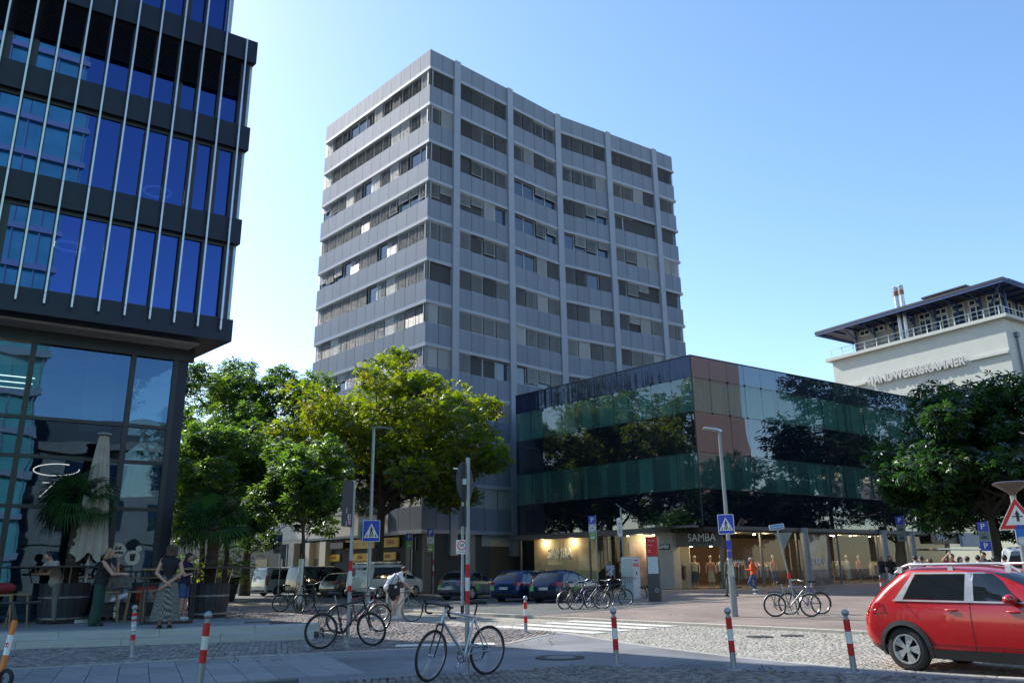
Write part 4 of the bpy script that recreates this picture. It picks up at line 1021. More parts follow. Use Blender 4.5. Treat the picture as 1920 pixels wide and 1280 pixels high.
# roof: overhanging, slightly pitched, with rafters
rf = MB(); ov = 3.1
xa, xb, ya, yb = 2.0 - ov, HL - SB + ov, SB - ov, 20 + ov
rf.add([(xa, ya, PZ + PH + .3), (xb, ya, PZ + PH + .3), (xb, yb, PZ + PH + .3), (xa, yb, PZ + PH + .3), (xa + 5, ya + 7, PZ + PH + 1.5), (xb - 5, ya + 7, PZ + PH + 1.5), (xb - 5, yb - 7, PZ + PH + 1.5), (xa + 5, yb - 7, PZ + PH + 1.5),
        (xa, ya, PZ + PH + .02), (xb, ya, PZ + PH + .02), (xb, yb, PZ + PH + .02), (xa, yb, PZ + PH + .02)],
       [(0, 1, 5, 4), (1, 2, 6, 5), (2, 3, 7, 6), (3, 0, 4, 7), (4, 5, 6, 7), (8, 9, 1, 0), (9, 10, 2, 1), (10, 11, 3, 2), (11, 8, 0, 3), (11, 10, 9, 8)])
rf.build('roof', M_darkroof, hwk, FH_)
rft = MB()
for i in range(14): rft.box(xa + .3 + i * 1.7, xa + .42 + i * 1.7, ya + .05, SB, PZ + PH - .16, PZ + PH + .01)
for i in range(8): rft.box(HL - SB, xb - .05, ya + .4 + i * 2.0, ya + .52 + i * 2.0, PZ + PH - .16, PZ + PH + .01)
rft.box(xa + .02, xb - .02, ya + .03, ya + .15, PZ + PH - .2, PZ + PH + .012); rft.box(xb - .15, xb - .03, ya + .16, yb, PZ + PH - .2, PZ + PH + .012)
rft.box(xa + .02, xa + .14, ya + .16, yb, PZ + PH - .2, PZ + PH + .012)
rft.build('rafters', M_bluew, hwk, FH_)
for i in range(8):
    u = 2.3 + i * 2.45
    b = MB(); b.box(u, u + .16, SB - .3, SB - .12, PZ, PZ + PH); b.tube([(u + .08, SB - .2, PZ + 2.0), (u + .08, SB - 2.2, PZ + PH - .1)], .08, 6); b.build('roof_strut', M_bluew, hwk, FH_)
b = MB(); b.tube([(HL - SB + .1, SB - .1, PZ + 1.8), (HL - SB + 2.4, SB - 2.4, PZ + PH - .05)], .1, 6); b.build('roof_strut', M_bluew, hwk, FH_)
for i in range(4):
    u = SB + .3 + i * 2.4
    b = MB(); b.box(u, u + .16, SB - .3, SB - .12, PZ, PZ + PH); b.build('roof_strut', M_bluew, hwk, FHR)
# dormer
dx0 = uh(1692, 560)[0]; dx1 = dx0 + 5.2
dm = MB(); zb_ = PZ + PH + .4
dm.add([(dx0, 3.4, zb_), (dx1, 3.4, zb_), (dx1, 8, zb_), (dx0, 8, zb_), (dx0 + .9, 3.4, zb_ + 1.5), (dx1, 3.4, zb_ + 1.5), (dx1, 8, zb_ + 1.5), (dx0 + .9, 8, zb_ + 1.5)], [(0, 1, 5, 4), (1, 2, 6, 5), (2, 3, 7, 6), (3, 0, 4, 7), (4, 5, 6, 7)])
dm.build('dormer', pm('dormer_boards', (.5, .47, .42), rough=.7, stretch=(10, 1, 1), scale=3), hwk, FH_)
MB().box(dx0 + .4, dx1 + .3, 3.0, 8.2, zb_ + 1.5, zb_ + 1.66).build('dormer_roof', M_darkroof, hwk, FH_)
MB().box(dx0 + .9, dx1, 3.3, 3.38, zb_ + .75, zb_ + 1.2).build('dormer_band', M_bluew, hwk, FH_)
# twin flues
for px in (1683, 1694):
    u, _ = uh(px + 5, 630); b = MB(); b.lathe([(.24, PZ - .0), (.24, PZ + 5.3)], 14); b.lathe([(.28, PZ + 5.3), (.28, PZ + 5.8)], 14, mat=1); b.lathe([(.22, PZ + 5.8), (.22, PZ + 6.4)], 14)
    for k in range(3): b.lathe([(.3, PZ + 5.9 + k * .18), (.3, PZ + 5.95 + k * .18)], 14)
    b.build('flue', [M_alu, pm('rust_band', (.3, .16, .07), rough=.7, metal=.3)], hwk, FH_ @ T_(u, .35, 0), smooth=40)
# railing
rl_ = MB(); 
rl_.box(0, HL, -.22, -.16, PZ + .95, PZ + 1.01); rl_.box(HL - .06, HL, -.15, 18, PZ + .95, PZ + 1.01)
for i in range(14): rl_.box(.05 + i * HL / 13.2, .15 + i * HL / 13.2, -.22, -.16, PZ, PZ + .95)
for i in range(8): rl_.box(HL - .06, HL, .5 + i * 2.2, .6 + i * 2.2, PZ, PZ + .95)
rl_.box(0, HL, -.21, -.17, PZ + .5, PZ + .53)
rl_.build('railing', M_wframe, hwk, FH_)
# right side: downpipe and shuttered window
dpx = 1.7
b = MB(); b.tube([(dpx, -.15, 5), (dpx, -.15, HZ - 2.0)], .1, 8); b.box(dpx - .25, dpx + .25, -.35, 0, HZ - 2.1, HZ - 1.6); b.build('downpipe', pm('zinc_pipe', (.16, .18, .2), rough=.5, metal=.4), hwk, FHR)
for zz in (HZ - 6.5, HZ - 11, HZ - 15.5):
    for xx in (3.4, 6.6, 9.8):
        o = MB(); o.box(xx, xx + 2.2, -.16, -.02, zz, zz + 3.2); wq = o.build('window_box', pm('blue_grey_box', (.14, .17, .24), rough=.5), hwk, FHR)
        s_ = MB()
        for k in range(16): s_.box(xx + .12, xx + 2.08, -.2, -.16, zz + .2 + k * .17, zz + .28 + k * .17)
        s_.build('shutter', M_blindD, wq)
# ================= trees =================
def leafmat(name, cols, trans=.45, nscale=.7):
    m = bpy.data.materials.new(name); m.use_nodes = True; N = m.node_tree.nodes; L = m.node_tree.links; N.remove(N['Principled BSDF']); out = N['Material Output']
    ge = N.new('ShaderNodeNewGeometry'); tc = N.new('ShaderNodeTexCoord')
    no = N.new('ShaderNodeTexNoise'); no.inputs['Scale'].default_value = nscale; no.inputs['Detail'].default_value = 3; L.new(tc.outputs['Object'], no.inputs['Vector'])
    ad = N.new('ShaderNodeMath'); ad.operation = 'MULTIPLY_ADD'; ad.inputs[1].default_value = .45; L.new(ge.outputs['Random Per Island'], ad.inputs[0])
    sb = N.new('ShaderNodeMath'); sb.operation = 'MULTIPLY_ADD'; sb.inputs[1].default_value = 1.5; sb.inputs[2].default_value = -.48; L.new(no.outputs[0], sb.inputs[0]); L.new(sb.outputs[0], ad.inputs[2])
    rp = N.new('ShaderNodeValToRGB'); L.new(ad.outputs[0], rp.inputs[0]); el = rp.color_ramp.elements
    while len(el) < len(cols): el.new(.5)
    for i, c in enumerate(cols): el[i].position = i / (len(cols) - 1); el[i].color = (*c, 1)
    df = N.new('ShaderNodeBsdfDiffuse'); tr = N.new('ShaderNodeBsdfTranslucent'); gl = N.new('ShaderNodeBsdfGlossy'); gl.inputs['Roughness'].default_value = .5; gl.inputs['Color'].default_value = (.14, .16, .14, 1)
    L.new(rp.outputs[0], df.inputs[0])
    hs = N.new('ShaderNodeHueSaturation'); hs.inputs['Hue'].default_value = .485; hs.inputs['Saturation'].default_value = 1.15; hs.inputs['Value'].default_value = 1.9; L.new(rp.outputs[0], hs.inputs['Color']); L.new(hs.outputs[0], tr.inputs[0])
    mx = N.new('ShaderNodeMixShader'); mx.inputs[0].default_value = trans; L.new(df.outputs[0], mx.inputs[1]); L.new(tr.outputs[0], mx.inputs[2])
    fr = N.new('ShaderNodeFresnel'); fr.inputs[0].default_value = 1.33
    m2 = N.new('ShaderNodeMixShader'); L.new(fr.outputs[0], m2.inputs[0]); L.new(mx.outputs[0], m2.inputs[1]); L.new(gl.outputs[0], m2.inputs[2]); L.new(m2.outputs[0], out.inputs[0]); MATS[name] = m; return m
M_bark = pm('tree_bark', (0.055, 0.045, 0.035), rough=.9, var=.35, scale=6, bump=.8, bscale=18, stretch=(1, 1, .3))
LM_yel = leafmat('yellow_green_leaf', [(.075, .15, .024), (.135, .215, .03), (.20, .25, .036), (.23, .14, .042)], .58)
LM_dark = leafmat('dark_green_leaf', [(.04, .095, .022), (.08, .155, .03), (.14, .215, .042)], .55)
LM_brt = leafmat('bright_green_leaf', [(.052, .125, .024), (.09, .18, .034), (.145, .24, .05)], .5)
LM_deep = leafmat('deep_green_leaf', [(.018, .058, .017), (.032, .09, .024), (.055, .13, .034)], .38)  # deep green is the own leaf colour of these trees
def leaves_mesh(name, pos, size, mat, seed, nl=6, droop=.35):
    r_ = np.random.RandomState(seed); n = len(pos)
    # leaf frame: random yaw, tilt
    yaw = r_.uniform(0, 2 * math.pi, n); tx = r_.normal(0, .5, n); ty = r_.normal(0, .5, n); s = size * r_.uniform(.65, 1.25, n)
    V = np.zeros((n, nl, 4, 3))
    for k in range(nl):
        a = (k - (nl - 1) / 2) * (2 * math.pi * .8 / nl)
        L_ = 1.0 - .35 * abs(k - (nl - 1) / 2) / (nl / 2)
        d = np.array([math.cos(a), math.sin(a), 0.]); q = np.array([-math.sin(a), math.cos(a), 0.])
        pts = [d * .02, d * .62 * L_ + q * .17 * L_ + np.array([0, 0, -.05]), d * L_ + np.array([0, 0, -droop * L_]), d * .62 * L_ - q * .17 * L_ + np.array([0, 0, -.05])]
        for i, p in enumerate(pts): V[:, k, i] = p
    V = V.reshape(n, -1, 3) * s[:, None, None]
    cx, sx = np.cos(tx), np.sin(tx); cy, sy = np.cos(ty), np.sin(ty); cz, sz = np.cos(yaw), np.sin(yaw)
    x, y, z = V[..., 0], V[..., 1], V[..., 2]
    x, y = x * cz[:, None] - y * sz[:, None], x * sz[:, None] + y * cz[:, None]
    y, z = y * cx[:, None] - z * sx[:, None], y * sx[:, None] + z * cx[:, None]
    x, z = x * cy[:, None] + z * sy[:, None], -x * sy[:, None] + z * cy[:, None]
    V = np.stack([x, y, z], -1) + np.asarray(pos)[:, None, :]
    nv = n * nl * 4; nf = n * nl
    me = bpy.data.meshes.new(name); me.vertices.add(nv); me.vertices.foreach_set('co', V.reshape(-1)); me.loops.add(nv); me.loops.foreach_set('vertex_index', np.arange(nv, dtype=np.int32))
    me.polygons.add(nf); me.polygons.foreach_set('loop_start', np.arange(nf, dtype=np.int32) * 4); me.materials.append(mat); me.update(calc_edges=True); return me
def tree(name, label, P, H, zc0, rx, ry, n, lsize, lmat, seed, tr=.22, group='street trees', lobes=46, lobr=.30, top=.5, lean=(0, 0), nlimb=12, trunk_mats=None):
    r_ = np.random.RandomState(seed); t = empty(name, P, 0, label, 'tree', group)
    rz = (H - zc0) / 2; zc = zc0 + rz
    tip = Vector((lean[0], lean[1], zc0 + rz * 1.1))
    b = MB(); pts = []; rs_ = []
    for k in range(9):
        f = k / 8; pts.append((lean[0] * f + r_.normal(0, .03) * (k > 0), lean[1] * f + r_.normal(0, .03) * (k > 0), tip.z * f)); rs_.append(tr * (1.35 - .35 * min(1, f * 5)) * (1 - .65 * f))
    b.tube(pts, rs_, 10); 
    L_ = []
    for k in range(lobes):
        while True:
            u = r_.normal(size=3); u /= np.linalg.norm(u)
            if u[2] > -.75: break
        q = r_.uniform(.55, 1.0) if k > lobes * .22 else r_.uniform(.15, .5)
        bulge = 1 + .12 * math.sin(3 * math.atan2(u[1], u[0]) + seed) + .08 * r_.normal()
        L_.append((lean[0] + u[0] * rx * q * bulge, lean[1] + u[1] * ry * q * bulge, zc + u[2] * rz * q * (1.0 if u[2] > 0 else .95)))
    L_ = np.array(L_)
    order = r_.permutation(len(L_))
    for i in order[:nlimb * 2]:
        e = Vector(L_[i]); f = r_.uniform(.42, .85); s0 = Vector((lean[0] * f, lean[1] * f, tip.z * f)); 
        if s0.z > e.z: s0.z = max(zc0 * .75, e.z - .5)
        mid = s0.lerp(e, .5) + Vector((r_.normal(0, .12) * rx * .3, r_.normal(0, .12) * rx * .3, -.06 * rz))
        r0 = tr * r_.uniform(.28, .5); b.tube([s0, s0.lerp(mid, .5) + Vector((0, 0, .1)), mid, e], [r0, r0 * .75, r0 * .5, r0 * .15], 6)
        for _ in range(2):
            e2 = Vector(L_[r_.randint(len(L_))]); 
            if (e2 - mid).length < rx * .8: b.tube([mid, mid.lerp(e2, .55) + Vector((0, 0, .15)), e2], [r0 * .4, r0 * .25, r0 * .08], 5)
    b.build('trunk', trunk_mats or M_bark, t, smooth=80)
    # leaves around lobes, thinned so the sky shows between
    per = n // len(L_); pos = []
    for c in L_:
        m = int(per * r_.uniform(.6, 1.4)); u = r_.normal(size=(m, 3)); u /= np.linalg.norm(u, axis=1)[:, None]
        rad = r_.uniform(.25, 1, (m, 1)) ** .45; sc_ = np.array([rx, ry, rz]) * lobr * r_.uniform(.75, 1.25)
        pos.append(c + u * rad * sc_ * np.array([1, 1, .72]))
    pos = np.concatenate(pos)
    piece(leaves_mesh(name + '_crown', pos, lsize, lmat, seed), 'crown', t)
    return t
def gp(px, py): return ground(px, py)
P1 = at(706, 1120.5); P1.z = 0
tree('chestnut_tree', 'large yellow-green chestnut tree with browning leaves before the tower', P1, 15.0, 2.7, 7.4, 5.8, 18500, .29, LM_yel, 4, tr=.36, lobes=110, lobr=.215, lean=(.3, -.6))
P2 = pol(62, -18.0)
tree('linden_tree', 'tall dark green tree behind the chestnut, left of the tower', P2, 18.2, 2.6, 6.3, 5.4, 12000, .40, LM_dark, 9, tr=.32, lobes=66, lobr=.26)
P3 = at(560, 1147)
M_whitew = pm('whitewashed_bark', (.62, .66, .58), rough=.8, var=.12, scale=5)
t3 = tree('young_tree', 'bright green young tree with white painted trunk, bikes leaning on it', P3, 7.6, 2.3, 2.0, 1.9, 3000, .27, LM_brt, 13, tr=.10, lobes=38, lobr=.32, nlimb=7)
MB().lathe([(.115, .02), (.105, 1.0), (.10, 2.0)], 14).build('white_trunk_guard', M_whitew, t3, smooth=60)
P4 = pol(57, -20.8)
tree('side_tree', 'green tree at far left just beside the dark office column', P4, 13.4, 2.2, 4.0, 3.4, 5200, .36, LM_dark, 17, tr=.22, lobes=44, lobr=.3)
P4b = pol(44, -19.3)
tree('low_tree', 'lower leafy tree behind the second palm', P4b, 9.4, 1.9, 3.9, 3.2, 5200, .32, LM_brt, 19, tr=.16, lobes=42, lobr=.3)
P5 = pol(42, 30.3); P5.z = gz(P5.x, P5.y)
tree('right_chestnut', 'dark green chestnut tree at the right before the white building', P5, 9.9, 1.7, 4.5, 4.4, 10500, .36, LM_deep, 23, tr=.28, lobes=72, lobr=.26)
for k, (x, y, h, r) in enumerate(((45, 53, 21, 6.2), (57, 58, 22, 6.5), (54, 42.5, 13, 5.0), (-31, 49, 24, 7.5), (64, 48, 12, 5.5), (70, 60, 14, 6), (-33, 39.5, 22, 7.0))):
    tree('street_tree', ('tall dark tree across the street mirrored in the middle of the glass front', 'tall dark tree farthest along the street mirrored in the glass front', 'lower dark tree mirrored beside the pink reflection in the glass front', 'farther tree hidden behind the office building and mirrored in the left glass front', 'low tree on the far side of the street mirrored in the lower glass', 'low tree farthest on the right mirrored in the lower glass', 'tall tree well behind the office building mirrored near the glass corner')[k], Vector((x, y, .2)), h, 3.0, r, r * .9, 3600, .55, LM_yel if k in (3, 6) else LM_deep, 29 + k, tr=.3, lobes=46, lobr=.3)
# ivy bush growing on the canopy above the shop entrance
Pb = Matrix.Translation(SCN) @ FL @ Vector((LENL - 1.6, -.45, ZS))
bush = empty('canopy_bush', Pb, 0, 'small green climbing bush on the canopy over the shop entrance', 'plant')
rb_ = np.random.RandomState(3); q = rb_.normal(size=(240, 3)) * np.array([.75, .25, .25]) + np.array([0, 0, .3]); q2 = rb_.normal(size=(120, 3)) * np.array([.2, .15, .45]) + np.array([.9, .1, 1.0])
piece(leaves_mesh('bush_leaves', np.concatenate([q, q2]), .2, LM_brt, 3), 'foliage', bush); MB().box(-1.6, 1.4, -.35, .35, -.12, 0).build('planter_tray', M_steelgrey, bush, RZ(90 - SAZL))
# shrubs by the wing
for i, (px, py, D, s) in enumerate(((428, 1050, 50, 1.1), (355, 1045, 58, .9))):
    P = pol(D, math.degrees(math.atan2(ray(px, py).x, ray(px, py).y))); sh_ = empty('shrub', P, 0, ('yellow-green shrub in a planter behind the second palm', 'low shrub beside the thin tree at far left')[i], 'shrub', 'shrubs')
    q = rb_.normal(size=(420, 3)) * np.array([.7, .7, .45]) * s + np.array([0, 0, 1.9]); piece(leaves_mesh('shrub_leaves', q, .2, LM_yel if i == 0 else LM_brt, 5 + i), 'foliage', sh_)
    MB().lathe([(.5, 0), (.75, 1.3)], 14).build('planter', pm('dark_planter', (.03, .035, .035), rough=.6), sh_)
# ---- things mirrored in the glass fronts (across the street, out of frame)
M_pink = pm('pink_render', (.27, .20, .195), rough=.85, var=.06, scale=1)
pb = empty('pink_building', (84, 20, 0), 0, 'pink rendered building across the street mirrored in the glass corner', 'building')
MB().box(-10, 8, -34, 21.5, 0, 42).build('wall', M_pink, pb)
sb_ = empty('stone_building', (26, -16, 0), 0, 'pale stone building across the street mirrored in the office glass', 'building')
FSb = RZ(90 - 46)
M_sand = pm('pale_sandstone', (.26, .235, .20), rough=.85, var=.15, scale=1)
MB().box(-40, 40, -12, 0, 0, 12.5).build('wall', M_sand, sb_, FSb); MB().box(-40, 40, -.2, .5, 12.0, 12.8).build('cornice', M_sand, sb_, FSb); MB().box(-40, 40, 0, .25, 4.2, 4.6).build('band', M_sand, sb_, FSb)
MB().box(-40, 40, -12, -3, 12.8, 15.5).build('roof', pm('slate_roof', (.08, .08, .09), rough=.6), sb_, FSb)
swn = MB().box(-.7, .7, 0, .06, 0, 2.3).mesh('window', M_tglass)
for i in range(22):
    for z in (1.2, 5.4, 8.9): piece(swn, 'window', sb_, FSb @ T_(-37 + i * 3.5, .0, z))
tb_ = empty('teal_building', (10, -25.5, 0), 0, 'tall teal glass building across the street mirrored in the office windows', 'building')
FTb = RZ(90 - 57)
MB().box(-9.6, 9.6, -8, 0, 0, 50).build('wall', pm('teal_glass', (.14, .46, .43), rough=.15, var=.2, scale=.4), tb_, FTb)
for k in range(14): MB().box(-9.8, 9.8, -.1, .3, 2.6 + k * 3.4, 3.1 + k * 3.4).build('floor_band', M_ledge, tb_, FTb)
for i in range(10): MB().box(-9.6 + i * 2.1, -9.5 + i * 2.1, 0, .2, 0, 50).build('mullion', M_ledge, tb_, FTb)
# ================= vehicles =================
M_tyre = pm('tyre_rubber', (.018, .018, .019), rough=.85, var=.2, scale=20)
M_rim = pm('alloy_rim', (.52, .52, .52), rough=.3, metal=.7, var=.06)
M_cglass = pm('car_glass', (.012, .016, .018), rough=.04, spec=.8, var=.1)
M_cplast = pm('black_plastic', (.022, .023, .025), rough=.55, var=.15, scale=10)
M_well = pm('wheel_well', (.008, .008, .008), rough=.9)
M_tail = pm('tail_lamp_red', (.35, .012, .01), rough=.12, spec=.8, coat=.6)
M_plate = pm('number_plate', (.78, .78, .74), rough=.5, var=.04)
M_chrome = pm('bright_trim', (.42, .42, .43), rough=.3, metal=.7, var=.05)
M_seam = pm('panel_seam', (.02, .004, .004), rough=.8)
class Car:
    def __init__(s, rows, W, rr=.28, rf=.4, bulge=.09):
        s.rows = rows; s.hw = W / 2; s.rr = rr; s.rf = rf; s.bulge = bulge; s.cache = {}
    def row(s, z):
        R = s.rows
        if z <= R[0][0]: return R[0][1:]
        for a, b in zip(R, R[1:]):
            if a[0] <= z <= b[0]:
                t = (z - a[0]) / (b[0] - a[0] + 1e-9); return tuple(a[i] + (b[i] - a[i]) * t for i in (1, 2, 3))
        return R[-1][1:]
    def outline(s, z):
        z = round(z, 4)
        if z in s.cache: return s.cache[z]
        xr, xf, w = s.row(z); w *= s.hw; rr = min(s.rr, w * .6); rf = min(s.rf, w * .7); pts = []
        def rx(y): return xr - s.bulge * (1 - (y / w) ** 2)
        def fx(y): return xf + s.bulge * 1.3 * (1 - (y / w) ** 2)
        for k in range(6): y = (w - rr) * k / 5; pts.append((rx(y), y))
        for k in range(1, 6): a = math.pi / 2 * k / 6; pts.append((xr + s.bulge * 0 + rr - rr * math.cos(a) - s.bulge * (1 - ((w - rr) / w) ** 2) * (1 - k / 6), w - rr + rr * math.sin(a)))
        for k in range(17): x = xr + rr + (xf - rf - xr - rr) * k / 16; t = (x - (xr + xf) / 2) / ((xf - xr) / 2); pts.append((x, w * (1 - .035 * t * t * t * t)))
        for k in range(1, 6): a = math.pi / 2 * k / 6; pts.append((xf - rf + rf * math.sin(a) + s.bulge * 1.3 * (1 - ((w - rf) / w) ** 2) * (k / 6), w - rf + rf * math.cos(a) - w * .035))
        for k in range(6): y = (w - rf) * (1 - k / 5); pts.append((fx(y), y * .96))
        cum = [0]
        for a, b in zip(pts, pts[1:]): cum.append(cum[-1] + math.hypot(b[0] - a[0], b[1] - a[1]))
        s.cache[z] = (pts, cum); return s.cache[z]
    def s_of(s, kind, v, z):
        pts, cum = s.outline(z)
        rng = range(len(pts) - 1)
        if kind == 'x':
            for i in rng:
                if pts[i + 1][0] >= v and pts[i][0] <= v + 1e-6 and i >= 5: t = (v - pts[i][0]) / (pts[i + 1][0] - pts[i][0] + 1e-9); return cum[i] + t * (cum[i + 1] - cum[i])
            return cum[20]
        if kind == 'y':
            for i in rng:
                if pts[i][1] <= v <= pts[i + 1][1]: t = (v - pts[i][1]) / (pts[i + 1][1] - pts[i][1] + 1e-9); return cum[i] + t * (cum[i + 1] - cum[i])
            return cum[11]
        for i in reversed(rng):
            if pts[i + 1][1] <= v <= pts[i][1]: t = (v - pts[i][1]) / (pts[i + 1][1] - pts[i][1] - 1e-9); return cum[i] + t * (cum[i + 1] - cum[i])
        return cum[-8]
    def pt(s, sv, z, off=0.0):
        pts, cum = s.outline(z); i = 0
        while i < len(cum) - 2 and cum[i + 1] < sv: i += 1
        t = (sv - cum[i]) / (cum[i + 1] - cum[i] + 1e-9); a, b = pts[i], pts[i + 1]; x = a[0] + (b[0] - a[0]) * t; y = a[1] + (b[1] - a[1]) * t
        dx, dy = b[0] - a[0], b[1] - a[1]; L_ = math.hypot(dx, dy) + 1e-9
        return (x - dy / L_ * off, y + dx / L_ * off, z)
    def patch(s, c, off=.005, n=10, m=4, sides=(1, -1), mb=None):
        """c: corners (kind,val,z) order: lower-rear, lower-front, upper-front, upper-rear"""
        b = mb or MB()
        for sg in sides:
            vs = []; fs = []
            for j in range(m + 1):
                v = j / m
                for i in range(n + 1):
                    u = i / n
                    z = (c[0][2] * (1 - u) + c[1][2] * u) * (1 - v) + (c[3][2] * (1 - u) + c[2][2] * u) * v
                    sv = 0
                    for (k, val, zz), wgt in zip(c, ((1 - u) * (1 - v), u * (1 - v), u * v, (1 - u) * v)): sv += s.s_of(k, val, z) * wgt
                    x, y, z = s.pt(sv, z, off); vs.append((x, y * sg, z))
            for j in range(m):
                for i in range(n): a = j * (n + 1) + i; q = (a, a + 1, a + n + 2, a + n + 1); fs.append(q if sg < 0 else tuple(reversed(q)))
            b.add(vs, fs)
        return b
    def body(s, paint, zs, wheels, wr=.37):
        b = MB(); rings = []
        for z in zs:
            pts, _ = s.outline(z); ring = [(x, y, z) for x, y in pts] + [(x, -y, z) for x, y in reversed(pts[1:-1])]
            rings.append(ring)
        b.loft(rings); ob = b.build('body', [paint, M_well], None, smooth=42)
        c = MB()
        for x in wheels:
            for sg in (1, -1): c.tube([(x, sg * (s.hw - .32), .33), (x, sg * (s.hw + .3), .33)], wr, 28, mat=0)
        co = c.build('cut', [M_well]); md = ob.modifiers.new('b', 'BOOLEAN'); md.operation = 'DIFFERENCE'; md.object = co; md.solver = 'EXACT'
        try: md.material_mode = 'TRANSFER'
        except Exception: pass
        eval_apply(ob); bpy.data.objects.remove(co)
        me = ob.data
        try: me.set_sharp_from_angle(angle=R_(40))
        except Exception: pass
        return ob
def wheel_meshes(R=.335, W=.22, rim=.225, spokes=5):
    t = MB(); prof = [(rim, -W / 2 + .01), (R - .05, -W / 2), (R - .012, -W / 2 + .02), (R, -W / 2 + .05), (R, W / 2 - .05), (R - .012, W / 2 - .02), (R - .05, W / 2), (rim, W / 2 - .01), (rim - .012, W / 2 - .04), (rim - .012, -W / 2 + .04)]
    t.lathe(prof + [prof[0]], 36, cap=False, T=RX(90)); tm = t.mesh('tyre', M_tyre, 50)
    r = MB(); r.lathe([(rim, W / 2 - .012), (rim, W / 2 - .0), (rim - .02, W / 2 - .0), (rim - .03, W / 2 - .03)], 36, cap=False, T=RX(90)); r.lathe([(.02, W / 2 - .01), (.055, W / 2 - .01), (.06, W / 2 - .05)], 16, T=RX(90))
    for k in range(spokes * 2):
        a = 2 * math.pi * (k // 2) / spokes + (.19 if k % 2 else -.19)
        ca, sa = math.cos(a), math.sin(a)
        vs = []
        for rad, hw_ in ((.04, .016), (rim - .015, .034)):
            for sgn in (-1, 1): vs.append((ca * rad - sa * hw_ * sgn, -(W / 2 - .022), sa * rad + ca * hw_ * sgn))
            for sgn in (-1, 1): vs.append((ca * rad - sa * hw_ * sgn, -(W / 2 - .05), sa * rad + ca * hw_ * sgn))
        r.add(vs, [(0, 1, 5, 4), (2, 6, 7, 3), (0, 4, 6, 2), (1, 3, 7, 5)])
    rm = r.mesh('rim', M_rim, 40)
    d = MB().lathe([(.01, .01), (rim, .01), (rim, -.05), (.01, -.05)], 24, T=RX(90)).mesh('disc', M_well)
    return tm, rm, d
WT, WRm, WD_ = wheel_meshes()
def add_wheels(root, xs, hw, k=1.0):
    for x in xs:
        for sg in (1, -1):
            M = T_(x, sg * (hw - .12), .335 * k) @ (SC(k, 1, k)) @ (RZ(180) if sg > 0 else Matrix.Identity(4))
            wq = empty('wheel'); wq.parent = root; wq.matrix_basis = M
            # lathe axis after RX(90): outer face at -Y
            piece(WT, 'tyre', wq); piece(WRm, 'rim', wq); piece(WD_, 'brake_disc', wq)
def plate(root, car, z, txt, w_=.5):
    p = car.pt(0, z, .012); o = MB().box(-.012, 0, -w_ / 2, w_ / 2, -.055, .055).build('number_plate', M_plate, root, T_(p[0], 0, z))
    MB().box(-.014, -.011, w_ / 2 - .05, w_ / 2 - .003, -.052, .052).build('plate_band', pm('plate_blue', (.02, .06, .4), rough=.5), o)
    text(txt, .1, M_blacksign, o, T_(-.014, -.02, 0) @ RZ(-90), depth=.002, name='plate_text', xs=.9)
HATCH = [(.20, -2.0, 2.0, .92), (.34, -2.12, 2.1, .98), (.55, -2.16, 2.15, 1.0), (.75, -2.12, 2.13, 1.0), (.88, -2.06, 2.02, .985), (.93, -2.04, 1.55, .97), (.97, -2.02, 1.05, .955), (1.1, -1.93, .72, .915), (1.28, -1.75, .25, .85), (1.40, -1.56, -.1, .79), (1.455, -1.35, -.35, .70), (1.48, -1.0, -.6, .5)]
WAGON = [(.20, -2.2, 2.2, .92), (.34, -2.32, 2.28, .98), (.55, -2.36, 2.32, 1.0), (.75, -2.34, 2.3, 1.0), (.88, -2.30, 2.2, .985), (.93, -2.28, 1.75, .97), (.97, -2.26, 1.25, .955), (1.1, -2.18, .85, .915), (1.28, -2.02, .35, .85), (1.40, -1.86, 0, .80), (1.455, -1.6, -.25, .70), (1.48, -1.2, -.5, .5)]
SUV = [(0.24, -1.81, 2, 0.92), (0.36, -1.95, 2.12, 0.975), (0.5, -2.03, 2.18, 0.99), (0.62, -2.045, 2.2, 1), (0.8, -2.02, 2.18, 1), (0.95, -1.95, 2.08, 0.99), (1.02, -1.9, 1.9, 0.975), (1.06, -1.88, 1.45, 0.965), (1.1, -1.85, 1.08, 0.95), (1.25, -1.71, 0.78, 0.9), (1.42, -1.51, 0.42, 0.835), (1.53, -1.38, 0.12, 0.79), (1.58, -1.25, -0.1, 0.72), (1.61, -0.93, -0.35, 0.5)]
VAN = [(.24, -2.35, 2.3, .95), (.36, -2.43, 2.42, .99), (.6, -2.45, 2.45, 1.0), (.9, -2.44, 2.4, 1.0), (1.05, -2.43, 2.25, .99), (1.12, -2.42, 1.9, .985), (1.2, -2.41, 1.65, .98), (1.5, -2.37, 1.3, .945), (1.75, -2.33, 1.0, .905), (1.86, -2.28, .82, .86), (1.91, -2.15, .6, .75), (1.93, -1.9, .4, .5)]
